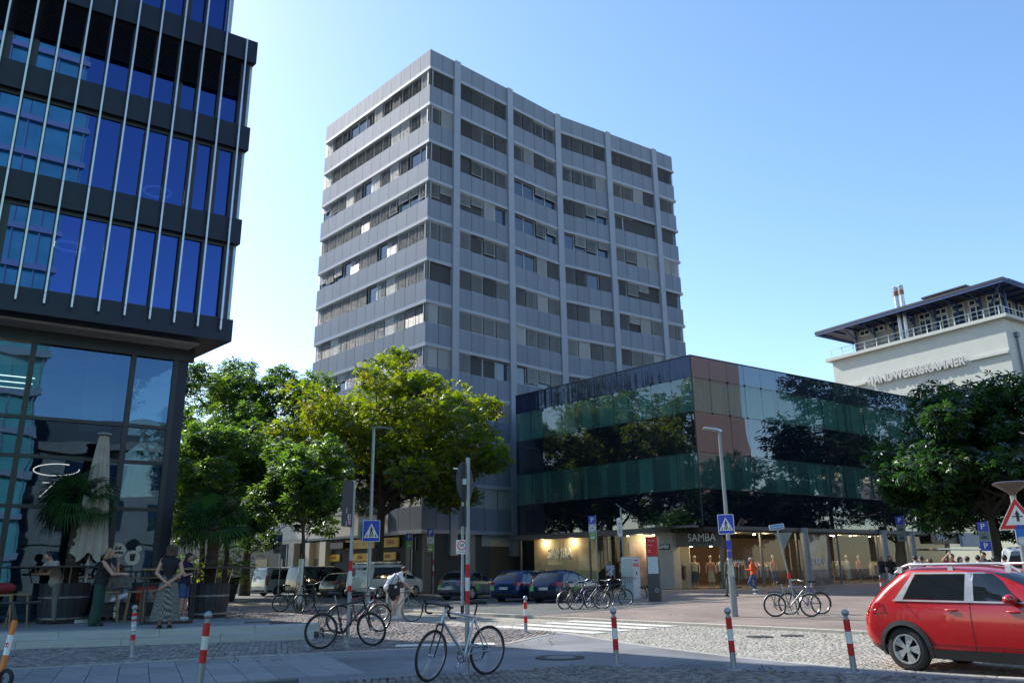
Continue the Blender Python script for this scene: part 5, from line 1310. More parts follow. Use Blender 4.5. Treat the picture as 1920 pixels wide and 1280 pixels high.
def make_car(name, label, P, az, spec, W, paint, kind, txt, wheels=(-1.3, 1.32), zoff=0.0, k=1.0, group='parked vehicles', sticker=None, cat='car'):
    root = empty(name, (P.x, P.y, P.z + zoff), 90 - az, label, cat, group); root.scale = (k, k, k)
    c = Car(spec, W, rr=.26 if kind != 'van' else .14, rf=.42, bulge=.07 if kind != 'van' else .03)
    zs = []
    for a, b in zip(spec, spec[1:]):
        n = max(1, int((b[0] - a[0]) / .07)); zs += [a[0] + (b[0] - a[0]) * i / n for i in range(n)]
    zs.append(spec[-1][0])
    ob = c.body(paint, zs, wheels); ob.parent = root
    add_wheels(root, wheels, c.hw)
    H = spec[-1][0]; zb = {'hatch': .97, 'wagon': .97, 'suv': 1.09, 'van': 1.08}[kind]; zt = H - {'hatch': .10, 'wagon': .10, 'suv': .12, 'van': .17}[kind]
    xr = c.row(zt)[0]; xrb = c.row(zb)[0]; xfb = c.row(zb)[1]; xft = c.row(zt)[1]
    def G(nm, cs, mat, off=.006, sides=(1, -1), n=10, m=4): return c.patch(cs, off, n, m, sides).build(nm, mat, root, smooth=60)
    xB = {'hatch': -.30, 'wagon': -.25, 'suv': -.20, 'van': .62}[kind]
    f0 = xfb - .62; f1 = xft - .10
    rearx = {'hatch': .52, 'wagon': .45, 'suv': .55, 'van': .3}[kind]
    for sg in (1, -1):
        G('side_window', [('x', xB + .05, zb), ('x', f0, zb), ('x', f1 - .05, zt), ('x', xB + .03, zt)], M_cglass, .018, (sg,))
        if kind != 'panelvan': G('side_window', [('x', xrb + rearx, zb + .03), ('x', xB - .05, zb), ('x', xB - .04, zt), ('x', xr + rearx - (.14 if kind == 'suv' else -.12), zt - .01)], M_cglass, .018, (sg,))
    yb = c.row(zb)[2] * c.hw; yt = c.row(zt)[2] * c.hw
    zr0, zr1 = {'hatch': (1.0, zt + .01), 'wagon': (1.0, zt + .01), 'suv': (1.12, zt + .01), 'van': (1.12, zt - .02)}[kind]
    rw_ = .80
    G('rear_window', [('y', 0, zr0), ('y', c.row(zr0)[2] * c.hw * rw_, zr0), ('y', c.row(zr1)[2] * c.hw * rw_, zr1), ('y', 0, zr1)], M_cglass, .008)
    G('windscreen', [('f', c.row(zb)[2] * c.hw * .8, zb + .06), ('f', 0, zb + .06), ('f', 0, zt), ('f', yt * .85, zt)], M_cglass, .01)
    if kind == 'van':
        for sg in (1, -1): G('tail_lamp', [('y', c.hw * .90, .72), ('x', -2.28, .72), ('x', -2.22, 1.35), ('y', c.hw * .86, 1.35)], M_tail, .009, (sg,), 6, 4)
    else:
        zl = .80 if kind != 'suv' else .88
        for sg in (1, -1): G('tail_lamp', [('y', c.hw * .66, zl - .02), ('x', xrb + .30, zl), ('x', xrb + .22, zl + .16), ('y', c.hw * .60, zl + .13)], M_tail, .009, (sg,), 8, 3)
    G('bumper_trim', [('y', 0, .27), ('x', c.row(.3)[0] + .5, .27), ('x', c.row(.4)[0] + .5, .38), ('y', 0, .42)], M_cplast, .006, (1, -1), 12, 3)
    for sg in (1, -1): G('sill_trim', [('x', wheels[0] + .38, .23), ('x', wheels[1] - .38, .23), ('x', wheels[1] - .38, .31), ('x', wheels[0] + .38, .31)], M_cplast, .008, (sg,), 8, 2)
    if txt: plate(root, c, .66 if kind != 'van' else .62, txt)
    for sg in (1, -1):
        p = c.pt(c.s_of('x', f0 - .12, zb), zb, .0); b = MB(); b.sphere((p[0], sg * (p[1] + .12), zb + .03), (.09, .12, .08), 12, 8); b.tube([(p[0] + .02, sg * (p[1] - .02), zb + .0), (p[0], sg * (p[1] + .08), zb + .02)], .025, 6); b.build('mirror', paint, root, smooth=60)
        for xx in (xB - .28, xB + .62 if kind != 'van' else xB + .5):
            sv = c.s_of('x', xx, zb - .14); q = c.pt(sv, zb - .14, .02); b = MB(); b.sphere((q[0], sg * q[1], zb - .14), (.1, .02, .018), 8, 6); b.build('door_handle', paint, root, smooth=60)
        for xx in (xB, ):
            b = MB(); b.T = None
            c.patch([('x', xx - .005, .34), ('x', xx + .005, .34), ('x', xx + .005, zb - .01), ('x', xx - .005, zb - .01)], .004, 1, 8, (sg,), b); b.build('door_seam', M_well, root)
    return root, c
paint = lambda n, col_, m=.35: pm(n, col_, rough=.28, metal=m, var=.04, scale=2, coat=.8)
Pred = paint('red_car_paint', (.42, .008, .010), 0.05)
# --- red SUV, driving to the right along the road
rw0 = at(1706, 1258, RZ_); RAZ = 145.0; kR = .93
wxr, wxf = -1.30, 1.33
# right-hand rear wheel contact sits at local (wxr, -hw)
hwR = 1.83 / 2 - .12
off = dirv(RAZ) * (wxr * kR) + dirv(RAZ + 90) * (hwR + .10) * kR
PR = rw0 - off
suv, cR = make_car('red_car', 'shiny red compact car with white roof rails entering at the right edge', Vector((PR.x, PR.y, RZ_)), RAZ, SUV, 1.83, Pred, 'suv', None, (wxr, wxf), 0.0, kR, group=None)
M_rail = pm('white_roof_rail', (.58, .57, .55), rough=.35, metal=.2)
for sg in (1, -1):
    pts = []
    for k in range(15):
        x = -1.46 + k * 1.95 / 14; zz = 1.50 + .13 * min(1, math.sin(math.pi * min(max(k / 14, 0.0), 1)) * 3.2) ; yy = cR.pt(cR.s_of('x', max(-1.3, min(-.05, x)), 1.53), 1.53)[1] - .02
        pts.append((x, sg * yy, zz))
    b = MB(); b.tube(pts, .022, 8)
    for x in (-1.34, -.5, .36): b.box(x - .04, x + .04, sg * (cR.hw * .76) - .02, sg * (cR.hw * .76) + .02, 1.5, 1.6)
    b.build('roof_rail', M_rail, suv, smooth=60)
    for wx in (wxr, wxf):
        b = MB(); n = 22
        for k in range(n):
            a0, a1 = math.pi * (-.14 + 1.28 * k / n), math.pi * (-.14 + 1.28 * (k + 1) / n); vs = []
            for a in (a0, a1):
                for r, o in ((.365, .0), (.37, .03), (.44, .022), (.445, -.01)):
                    x = wx + r * math.cos(a); z = max(.22, .33 + r * math.sin(a)); y = cR.pt(cR.s_of('x', x, z), z)[1]; vs.append((x, sg * (y + o), z))
            b.add(vs, [(0, 1, 5, 4), (1, 2, 6, 5), (2, 3, 7, 6)] if sg < 0 else [(4, 5, 1, 0), (5, 6, 2, 1), (6, 7, 3, 2)])
        b.build('arch_trim', M_cplast, suv, smooth=60)
    cR.patch([('x', wxr + .42, .22), ('x', wxf - .42, .22), ('x', wxf - .42, .40), ('x', wxr + .42, .36)], .014, 12, 3, (sg,)).build('lower_cladding', M_cplast, suv, smooth=60)
    # bright frame round the windows
    for (xa, xb_, z0, z1, xc, xd) in ((-1.44, 1.0, 1.065, 1.09, -1.42, .98),): cR.patch([('x', xa, z0), ('x', xb_, z0), ('x', xd, z1), ('x', xc, z1)], .02, 16, 1, (sg,)).build('window_trim', M_chrome, suv)
    cR.patch([('x', -1.13, 1.485), ('x', .02, 1.485), ('x', -.02, 1.51), ('x', -1.11, 1.51)], .02, 14, 1, (sg,)).build('window_trim', M_chrome, suv)
    cR.patch([('x', -.27, 1.08), ('x', -.13, 1.08), ('x', -.15, 1.49), ('x', -.26, 1.49)], .022, 3, 4, (sg,)).build('pillar_trim', M_chrome, suv)
    cR.patch([('x', -1.40, 1.09), ('x', -1.26, 1.09), ('x', -1.06, 1.49), ('x', -1.11, 1.49)], .02, 4, 4, (sg,)).build('quarter_trim', M_chrome, suv)
for sg in (1, -1):
    cR.patch([('x', -1.0, .80), ('x', -.99, .80), ('x', -1.27, 1.06), ('x', -1.28, 1.06)], .006, 1, 8, (sg,)).build('door_seam', M_well, suv)
    cR.patch([('x', -.98, .42), ('x', 1.0, .44), ('x', 1.0, .452), ('x', -.98, .432)], .006, 12, 1, (sg,)).build('sill_crease', M_well, suv)
    cR.patch([('x', -1.9, .90), ('x', -1.76, .92), ('x', -1.74, .935), ('x', -1.88, .915)], .007, 3, 1, (sg,)).build('lamp_edge', M_chrome, suv)
# --- row of parked cars
def parked(px, py, az, *a, **k):
    P = at(px, py); P.z = gz(P.x, P.y) if P.x > 0 else 0.0; return make_car(a[0], a[1], P, az, *a[2:], **k)
CAZ = 30
Pgrey = paint('grey_car_paint', (.13, .16, .19), .5); Pblue = paint('blue_car_paint', (.008, .026, .10), .4); Pnavy = paint('navy_car_paint', (.008, .016, .06), .3); Pwhite = paint('white_van_paint', (.55, .58, .56), 0.0); Pbeige = paint('beige_car_paint', (.25, .22, .17), .4); Pblack = paint('dark_van_paint', (.02, .021, .022), .3)
GRN = pm('green_car_sticker', (.05, .45, .08), rough=.5)
def mid(px, py, az, L_):   # rear bumper ground point -> centre
    P = at(px, py); return P + dirv(az) * (L_ / 2)
def put(px, py, az, L_, name, label, spec, W, pt_, kind, txt, wh, k=1.0, cat='car', D=None):
    P = mid(px, py, az, L_ * k)
    if D:
        d = ray(px, py); P = pol(D, math.degrees(math.atan2(d.x, d.y))) + dirv(az) * (L_ * k / 2)
    P.z = 0.006
    return make_car(name, label, P, az, spec, W, pt_, kind, txt, wh, 0.0, k, cat=cat)
c1, cc1 = put(842, 1125, 32, 4.3, 'parked_car', 'grey hatchback parked leftmost of the three cars before the shop', HATCH, 1.79, Pgrey, 'hatch', 'FR-CA 638', (-1.28, 1.34))
c2, cc2 = put(945, 1130, 32, 4.7, 'parked_car', 'bright blue estate car parked between the grey and the navy car', WAGON, 1.82, Pblue, 'wagon', 'FR-CM 641', (-1.35, 1.38))
c3, cc3 = put(1021, 1132, 32, 4.2, 'parked_car', 'dark navy hatchback parked right of the blue estate', HATCH, 1.76, Pnavy, 'hatch', 'FR-SH 1711', (-1.28, 1.34))
for (rt, cc) in ((c1, cc1), (c2, cc2), (c3, cc3)):
    cc.patch([('y', cc.hw * .55, .56), ('y', cc.hw * .82, .56), ('y', cc.hw * .74, .8), ('y', cc.hw * .6, .8)], .008, 3, 3, (1,)).build('green_sticker', GRN, rt)
    cc.patch([('x', -.9, .5), ('x', -.62, .5), ('x', -.72, .82), ('x', -.82, .82)], .008, 3, 3, (-1,)).build('green_sticker', GRN, rt)
v1, cv1 = put(483, 1107, 42, 4.9, 'parked_van', 'white passenger van parked at the left end of the row', VAN, 1.98, Pwhite, 'van', 'FR-E 204', (-1.45, 1.5), cat='van', D=60)
v2, _ = put(548, 1106, 42, 4.9, 'parked_van', 'dark grey van parked beside the white passenger van', VAN, 1.95, Pblack, 'van', None, (-1.45, 1.5), cat='van', D=57)
c4, _ = put(613, 1110, 36, 4.3, 'parked_car', 'beige hatchback parked between the dark van and the white delivery van', HATCH, 1.79, Pbeige, 'hatch', 'FR-B 73', (-1.28, 1.34), D=53)
v3, cv3 = put(668, 1111, 36, 4.9, 'delivery_van', 'white delivery van with round red badge and roof rack beside the chestnut trunk', VAN, 1.95, Pwhite, 'van', 'FR-ZR 5', (-1.45, 1.5), cat='van', D=49)
p = cv3.pt(0, 1.35, .02)
MB().lathe([(.22, 0), (.22, .006)], 24).build('round_badge', M_redl, v3, T_(p[0] - .02, .42, 1.45) @ RY(-90)); MB().lathe([(.12, 0), (.12, .006)], 20).build('badge_centre', M_blacksign, v3, T_(p[0] - .03, .42, 1.45) @ RY(-90))
cv3.patch([('y', 0, 1.12), ('y', cv3.hw * .8, 1.12), ('y', cv3.hw * .74, 1.78), ('y', 0, 1.78)], .010, 6, 3).build('blank_rear_panel', Pwhite, v3, smooth=60)
b = MB()
for x in (-1.9, -1.2, -.5, .2): b.box(x, x + .05, -.75, .75, 1.98, 2.03)
for y in (-.75, 0, .72): b.box(-2.1, .4, y, y + .04, 2.03, 2.07)
for x in (-1.9, .2):
    for y in (-.72, .68): b.box(x, x + .05, y, y + .05, 1.86, 1.98)
b.build('roof_rack', M_alu, v3)
PW_ = pol(38, 34.2); PW_.z = .2
make_car('white_vehicle', 'white van with violet markings at the right edge behind the red car', PW_, 150, VAN, 1.95, Pwhite, 'van', None, (-1.45, 1.5), 0, 1.0, cat='van')
# ================= bicycles =================
M_btyre = pm('bike_tyre', (.02, .02, .021), rough=.8, var=.2)
M_brim = pm('bike_rim', (.42, .42, .43), rough=.3, metal=.8, var=.08)
M_bblk = pm('bike_black', (.015, .015, .016), rough=.45, var=.15)
M_bsil = pm('bike_silver', (.50, .52, .55), rough=.3, metal=.6, var=.06)
def fpaint(n, c, m=.2): return pm(n, c, rough=.3, metal=m, var=.08, coat=.4)
WRAD = .338
def wheel_bike(tw=.014):
    t = MB().torus(WRAD - tw, tw, 44, 8).mesh('tyre', M_btyre, 60)
    r = MB().torus(WRAD - 2 * tw - .008, .010, 44, 6).mesh('rim', M_brim, 60)
    s = MB(); R = WRAD - 2 * tw - .012
    for k in range(28):
        a = 2 * math.pi * k / 28; b = a + (.5 if k % 2 else -.5); sd = .03 if k % 4 < 2 else -.03
        p0 = Vector((.022 * math.cos(b), sd, .022 * math.sin(b))); p1 = Vector((R * math.cos(a), 0, R * math.sin(a))); s.tube([p0, p1], .0011, 3, cap=False)
    s.tube([(0, -.05, 0), (0, .05, 0)], .018, 8); sm = s.mesh('spokes', M_brim)
    return t, r, sm
BW = {1: wheel_bike(.016), 2: wheel_bike(.021)}
def bicycle(P, az, lean, label, paint, drop=False, steer=0, rack=False, fend=False, basket=None, tw=2, group='bicycles', stepthru=False, seat=.96, bar=None, k=1.0, thick=.016, fork=None, hubbox=None, name='bicycle', battery=False, lamp=True):
    root = empty(name, P, 90 - az, label, 'bicycle', group); root.rotation_euler = (R_(lean), 0, R_(90 - az)); root.scale = (k, k, k)
    R = WRAD; rear = Vector((-.50, 0, R)); bb = Vector((-.07, 0, .285)); ht_ = Vector((.335, 0, .90)); hb = Vector((.375, 0, .765)); fr = Vector((.535, 0, R))
    st = Vector((-.215, 0, .80)) if not stepthru else Vector((-.20, 0, .72))
    f = MB(); r = thick
    dn_top = hb + Vector((-.005, 0, .02)); f.tube([ht_ + Vector((-.012, 0, .03)), hb - Vector((-.01, 0, .02))], r * 1.25, 10)
    f.tube([dn_top, bb], r * 1.15, 10)
    f.tube([bb, st, st + (st - bb).normalized() * .02], r, 10)
    f.tube([ht_, st] if not stepthru else [ht_ - Vector((0, 0, .10)), Vector((-.11, 0, .45))], r, 10)
    for sg in (1, -1):
        f.tube([bb + Vector((0, sg * .02, 0)), rear + Vector((.28, sg * .035, .0)), rear + Vector((0, sg * .06, 0))], r * .6, 7)
        f.tube([st + Vector((0, sg * .012, -.03)), rear + Vector((0, sg * .06, .0))], r * .52, 7)
    f.tube([bb + Vector((0, -.04, 0)), bb + Vector((0, .04, 0))], .024, 10)
    f.build('frame', paint, root, smooth=50)
    if battery: MB().tube([dn_top.lerp(bb, .12) + Vector((0, 0, .05)), dn_top.lerp(bb, .85) + Vector((0, 0, .05))], .045, 8).build('battery', pm('dark_green_battery', (.02, .06, .05), rough=.4), root, smooth=50)
    def wheel(parent, c):
        w_ = empty('wheel'); w_.parent = parent; w_.location = c
        t, q, sp = BW[tw]; piece(t, 'tyre', w_); piece(q, 'rim', w_); piece(sp, 'spokes', w_)
    wheel(root, rear)
    # steered front part
    ax = (ht_ - hb).normalized(); fk = empty('front_fork'); fk.parent = root
    fk.matrix_basis = Matrix.Translation(hb) @ Matrix.Rotation(R_(steer), 4, ax)
    f = MB(); cr = Vector((.02, 0, -.03))
    for sg in (1, -1): f.tube([cr + Vector((0, sg * .02, 0)), cr + Vector((.01, sg * .05, -.02)), cr + Vector((.06, sg * .052, -.20)), fr - hb + Vector((0, sg * .05, 0))], [r * .9, r * .85, r * .75, r * .5], 7)
    f.tube([cr + Vector((0, -.045, 0)), cr + Vector((0, .045, 0))], r * .9, 7)
    f.build('fork_blades', fork or paint, fk, smooth=50); wheel(fk, fr - hb)
    sm_ = MB(); top = (ht_ - hb) + ax * .09; sm_.tube([(ht_ - hb) + ax * .02, top], .014, 8)
    if drop:
        c = top + Vector((.09, 0, .0)); sm_.tube([top, c], .015, 8); sm_.build('stem', M_bblk, fk, smooth=50)
        h = MB()
        for sg in (1, -1):
            pts = [c, c + Vector((0, sg * .12, 0)), c + Vector((.01, sg * .19, 0)), c + Vector((.07, sg * .205, .0)), c + Vector((.115, sg * .205, -.035)), c + Vector((.10, sg * .207, -.10)), c + Vector((.04, sg * .21, -.135)), c + Vector((-.05, sg * .212, -.14))]
            h.tube(pts, .014, 8)
        h.build('handlebar', M_bblk, fk, smooth=60)
        for sg in (1, -1):
            l = MB(); q = c + Vector((.10, sg * .205, .0)); l.tube([q, q + Vector((.05, 0, .05)), q + Vector((.065, 0, .035))], [.017, .016, .01], 7); l.tube([q + Vector((.055, 0, .02)), q + Vector((.06, sg * .01, -.04)), q + Vector((.035, sg * .012, -.11))], .006, 5); l.build('brake_lever', M_bblk, fk, smooth=60)
    else:
        c = top + Vector((.05, 0, .06)); sm_.tube([top, c], .014, 8); sm_.build('stem', M_bblk, fk, smooth=50)
        h = MB(); h.tube([c + Vector((-.08, -.30, .03)), c + Vector((-.03, -.2, .02)), c + Vector((0, -.06, 0)), c + Vector((0, .06, 0)), c + Vector((-.03, .2, .02)), c + Vector((-.08, .30, .03))], .0125, 8); h.build('handlebar', M_bsil if fend else M_bblk, fk, smooth=60)
        for sg in (1, -1):
            g_ = MB(); g_.tube([c + Vector((-.045, sg * .22, .023)), c + Vector((-.085, sg * .31, .032))], .018, 8); g_.tube([c + Vector((-.0, sg * .2, .01)), c + Vector((.02, sg * .29, -.0))], .006, 5); g_.build('grip', M_bblk, fk, smooth=60)
    if lamp and not drop: MB().sphere((.10, 0, .10), (.035, .035, .035), 10, 8).build('front_lamp', M_bsil, fk)
    if fend:
        for par, c0 in ((root, rear), (fk, fr - hb)):
            b = MB(); n = 14; a0, a1 = (R_(15), R_(200)) if par is root else (R_(20), R_(165))
            vs = []; fs = []
            for i in range(n + 1):
                a = a0 + (a1 - a0) * i / n
                for y, q in ((-.026, R + .012), (0, R + .022), (.026, R + .012)): vs.append((c0.x + q * math.cos(a), y, c0.z + q * math.sin(a)))
            for i in range(n):
                for j in range(2): fs.append((i * 3 + j, i * 3 + j + 1, i * 3 + j + 4, i * 3 + j + 3))
            b.add(vs, fs); b.build('mudguard', M_bblk if fend == 1 else M_bsil, par, smooth=60)
    if rack:
        b = MB(); zt = R * 2 + .05
        for y in (-.05, .0, .05): b.tube([(-.26, y, zt), (-.68, y, zt)], .006, 5)
        for x in (-.3, -.5, -.68): b.tube([(x, -.05, zt), (x, .05, zt)], .006, 5)
        for sg in (1, -1): b.tube([(-.5, sg * .065, R), (-.46, sg * .055, zt)], .006, 5); b.tube([(-.5, sg * .065, R), (-.6, sg * .055, zt)], .006, 5)
        b.build('luggage_rack', M_bblk, root); MB().sphere((-.71, 0, zt - .03), (.02, .04, .03), 8, 6).build('rear_lamp', M_tail, root)
    sd = (st - bb).normalized(); s1 = bb + sd * (seat - .285) / sd.z
    MB().tube([st, s1], .0135, 8).build('seat_post', M_bsil if not drop else M_bblk, root, smooth=50)
    s = MB(); c = s1 + Vector((0, 0, .03)); rings = []
    for x, w_, h in ((-.145, .045, .0), (-.13, .072, .012), (-.06, .07, .016), (.0, .04, .012), (.08, .024, .008), (.135, .016, .0)):
        rings.append([(c.x + x, c.y + w_ * math.cos(a) , c.z + h + .034 * math.sin(a)) for a in [2 * math.pi * i / 10 for i in range(10)]])
    s.loft(rings); s.build('saddle', M_bblk, root, smooth=70)
    # crank, chainring, chain, pedals
    cr_ = MB(); cr_.torus(.088, .006, 28, 5, T=T_(bb.x, -.055, bb.z)); 
    for a in (0.5, 1.76, 3.0, 4.27, 5.5): cr_.tube([(bb.x, -.055, bb.z), (bb.x + .085 * math.cos(a), -.055, bb.z + .085 * math.sin(a))], .006, 4)
    cr_.torus(.04, .01, 18, 5, T=T_(rear.x, -.045, rear.z)); cr_.tube([(bb.x, -.055, bb.z + .088), (rear.x, -.05, rear.z + .042)], .004, 4); cr_.tube([(bb.x, -.055, bb.z - .088), (rear.x + .06, -.05, rear.z - .13), (rear.x, -.05, rear.z - .05)], .004, 4)
    cr_.tube([(rear.x + .01, -.055, rear.z - .03), (rear.x + .05, -.055, rear.z - .12)], .013, 6); cr_.build('chainset', M_bblk, root)
    for sg, a in ((-1, -1.25), (1, 1.9)):
        e = Vector((bb.x + .17 * math.cos(a), sg * .085, bb.z + .17 * math.sin(a))); b = MB(); b.tube([(bb.x, sg * .07, bb.z), e], .011, 6); b.cbox(.09, .075, .022, T_(e.x, sg * .135, e.z)); b.build('pedal_crank', M_bsil, root)
    if basket:
        b = MB(); q = basket
        for i in range(9):
            for j in (0, 1, 2): pass
        ctr = Vector((.30, 0, .16)) if q == 'front' else None
        par = fk if q == 'front' else root
        if ctr is None: ctr = Vector((-.48, 0, R * 2 + .06))
        def ring(z, s_): return [(ctr.x + s_ * .17, -s_ * .15, ctr.z + z), (ctr.x + s_ * .17, s_ * .15, ctr.z + z), (ctr.x - s_ * .17, s_ * .15, ctr.z + z), (ctr.x - s_ * .17, -s_ * .15, ctr.z + z)]
        lo, hi = ring(0, .85), ring(.22, 1.05)
        for z in (0, .075, .15, .22): b.tube(ring(z, .85 + z * .9), .005, 5, closed=True)
        for i in range(4):
            for t in (0, .25, .5, .75): b.tube([Vector(lo[i]).lerp(Vector(lo[(i + 1) % 4]), t), Vector(hi[i]).lerp(Vector(hi[(i + 1) % 4]), t)], .004, 4)
        b.poly(lo); b.build('basket', M_bblk, par)
    return root, fk
def kstand(root):
    MB().tube([(-.12, .03, .27), (-.2, .19, 0.0)], .009, 6).build('kick_stand', M_bblk, root)
# foreground silver road bike: rear wheel at right
def bike_at(front, rear_, lean, label, paint, z=0.0, **k):
    A = at(*front, z); B = at(*rear_, z); d = A - B; az = math.degrees(math.atan2(d.x, d.y)); kk = d.length / 1.035
    k.setdefault('k', 1.0)
    C_ = (A + B) / 2 - dirv(az) * .0175 * k['k']
    C_.z = z
    return bicycle(C_, az, lean, label, paint, **k)
Psil = fpaint('silver_frame', (.50, .55, .60), .55); Pblk = fpaint('black_frame', (.015, .016, .018)); Pgrn = fpaint('green_frame', (.03, .09, .07)); Ppur = fpaint('purple_frame', (.12, .02, .07)); Pblu = fpaint('blue_frame', (.02, .04, .16)); Pred2 = fpaint('red_frame', (.3, .02, .02)); Pgry = fpaint('grey_frame', (.2, .21, .22), .4); Pteal = fpaint('teal_frame', (.05, .2, .2))
bike_at((812, 1277), (906, 1265), -4, 'silver road bike with drop bars leaning on the red and white pole in front', Psil, drop=True, steer=14, tw=1, seat=.97, fork=M_bblk, thick=.017, k=1.0)
r_, f_ = bike_at((692, 1211), (603, 1216), 3, 'black touring bike with luggage rack chained to the pole at left', Pblk, rack=True, steer=-48, tw=2, seat=1.0, k=1.0, lamp=True); kstand(r_)
bicycle(at(672, 1186), 62, 2, 'dark purple bike parked behind the black touring bike', Ppur, fend=1, steer=10, rack=True, k=1.0)
e_, _f = bicycle(at(548, 1147), 95, 3, 'green electric bike with silver mudguard against the white painted trunk', Pgrn, fend=2, battery=True, steer=5)
bicycle(at(578, 1148), 25, -4, 'black bike with bar ends leaning behind the white painted trunk', Pblk, fend=1, basket='rear', steer=20)
# group before the shop
for (px, py, az, ln, lb, pt_, kw) in (
    (1080, 1142, 62, 3, 'dark city bike at the left of the group before the shop', Pblk, dict(fend=2, rack=True, steer=35)),
    (1104, 1143, 75, -3, 'blue bike with blue saddle cover in the middle of the shop group', Pblu, dict(fend=1, rack=True, steer=-15)),
    (1125, 1140, 55, 2, 'black bike with pale fork in the shop group', Pblk, dict(fend=1, steer=20)),
    (1152, 1137, 70, -2, 'dark green bike near the right end of the shop group', Pgrn, dict(fend=1, basket='front', steer=0)),
    (1180, 1128, 82, 2, 'black sports bike with raised saddle beside the grey column', Pblk, dict(steer=-12, seat=1.06))):
    P = at(px, py); bicycle(P, az, ln, lb, pt_, group='bikes parked before the shop', **kw)
# group at the leaning street sign
P = at(1487, 1156); bicycle(P, 100, 4, 'silver framed bike on the near side of the leaning street sign', Pgry, fend=2, rack=True, steer=16, group='bikes at the street sign')
P = at(1512, 1152); bicycle(P, -95, -3, 'dark blue bike on the far side of the leaning street sign', Pblu, fend=1, basket='rear', steer=-10, group='bikes at the street sign')
# far left bike behind the terrace
P = pol(27, -21.6); bicycle(P, 70, 3, 'black bike with round headlamp standing behind the terrace tables', Pblk, fend=1, rack=True, steer=20)
# ---- orange hire scooter at the left edge
sc0 = at(-12, 1290); ss = empty('kick_scooter', sc0, 0, 'orange hire scooter with black handlebar at the left edge', 'scooter')
M_or = pm('orange_paint', (.75, .19, .02), rough=.4, var=.06)
top = Vector((.235, .1, 1.05)) ; base = Vector((-.04, .0, .16))
def sp(px, py, D=9.6):
    d = ray(px, py); t = D / d.y; return Vector((d.x * t, d.y * t, CAMH + d.z * t)) - sc0
Ds = sc0.y
a_ = sp(-6, 1290, Ds); b_ = sp(28, 1162, Ds + .12); c_ = sp(24, 1130, Ds + .14)
MB().tube([a_, b_], .038, 12).build('steering_column', M_or, ss, smooth=60)
MB().tube([b_, b_.lerp(c_, 1.0)], .03, 10).build('neck', M_bblk, ss, smooth=60)
MB().tube([a_.lerp(b_, .48), a_.lerp(b_, .78)], .0395, 12).build('white_band', M_letter, ss, smooth=60)
cc_p = a_.lerp(b_, .63); cr_ = MB(); cr_.cbox(.012, .004, .09, T_(cc_p.x, cc_p.y - .039, cc_p.z) @ RY(14)); cr_.cbox(.045, .004, .014, T_(cc_p.x, cc_p.y - .0395, cc_p.z + .02) @ RY(14)); cr_.cbox(.045, .004, .014, T_(cc_p.x, cc_p.y - .0395, cc_p.z - .018) @ RY(14)); cr_.build('red_mark', M_redl, ss)
MB().tube([c_ + Vector((-.32, -.05, .0)), c_ + Vector((-.1, 0, 0)), c_, c_ + Vector((.12, 0, .0)), c_ + Vector((.36, .05, .01))], [.022, .016, .022, .016, .022], 8).build('handlebar', M_bblk, ss, smooth=60)
bs = a_ - Vector((0, 0, 0)); dk_ = MB(); dk_.bbox(-.95, .0, -.09, .09, .10, .15, .02); dk_.build('deck', M_bblk, ss, T_(bs.x, bs.y, -.0) @ RZ(-15))
for x in (-.9, .12): MB().torus(.10, .028, 24, 8, T=T_(x, 0, .128)).build('wheel', M_btyre, ss, T_(bs.x, bs.y, 0) @ RZ(-15), smooth=60)
text('HIRE', .07, M_blacksign, ss, Matrix.Translation(a_.lerp(b_, .25) + Vector((0, -.041, 0))) @ RY(-76), depth=.002, name='column_lettering') if False else None
# ================= street furniture =================
M_galv = pm('galvanised_steel', (.30, .34, .36), rough=.42, metal=.55, var=.15, scale=9, stretch=(1, 1, .3))
M_galvl = pm('pale_lamp_steel', (.24, .27, .28), rough=.45, metal=.4, var=.1, scale=7, stretch=(1, 1, .2))
M_red = pm('red_reflective', (.55, .012, .012), rough=.5, var=.12, scale=12)
M_wht = pm('white_reflective', (.68, .68, .66), rough=.5, var=.12, scale=12)
M_sblue = pm('sign_blue', (.006, .035, .42), rough=.35, var=.05)
M_sback = pm('sign_back_dark', (.035, .042, .05), rough=.55, var=.15)
M_sgreen = pm('sign_green', (.16, .36, .04), rough=.5)
M_sgrey = pm('sign_back_grey', (.16, .20, .20), rough=.5, metal=.3, var=.1)
def rrect(w_, h, r, n=5):
    pts = []
    for cx_, cz_, a0 in ((w_ / 2 - r, h / 2 - r, 0), (-w_ / 2 + r, h / 2 - r, 90), (-w_ / 2 + r, -h / 2 + r, 180), (w_ / 2 - r, -h / 2 + r, 270)):
        for k in range(n + 1): a = R_(a0 + 90 * k / n); pts.append((cx_ + r * math.cos(a), cz_ + r * math.sin(a)))
    return pts
def plateXZ(mb, pts, y0, y1, mat=0):
    """flat plate standing in XZ, from y0 (front, -Y) to y1"""
    n = len(pts); vs = [(x, y0, z) for x, z in pts] + [(x, y1, z) for x, z in pts]
    mb.add(vs, [tuple(range(n)), tuple(range(2 * n - 1, n - 1, -1))] + [(i, n + i, n + (i + 1) % n, (i + 1) % n) for i in range(n)], mat); return mb
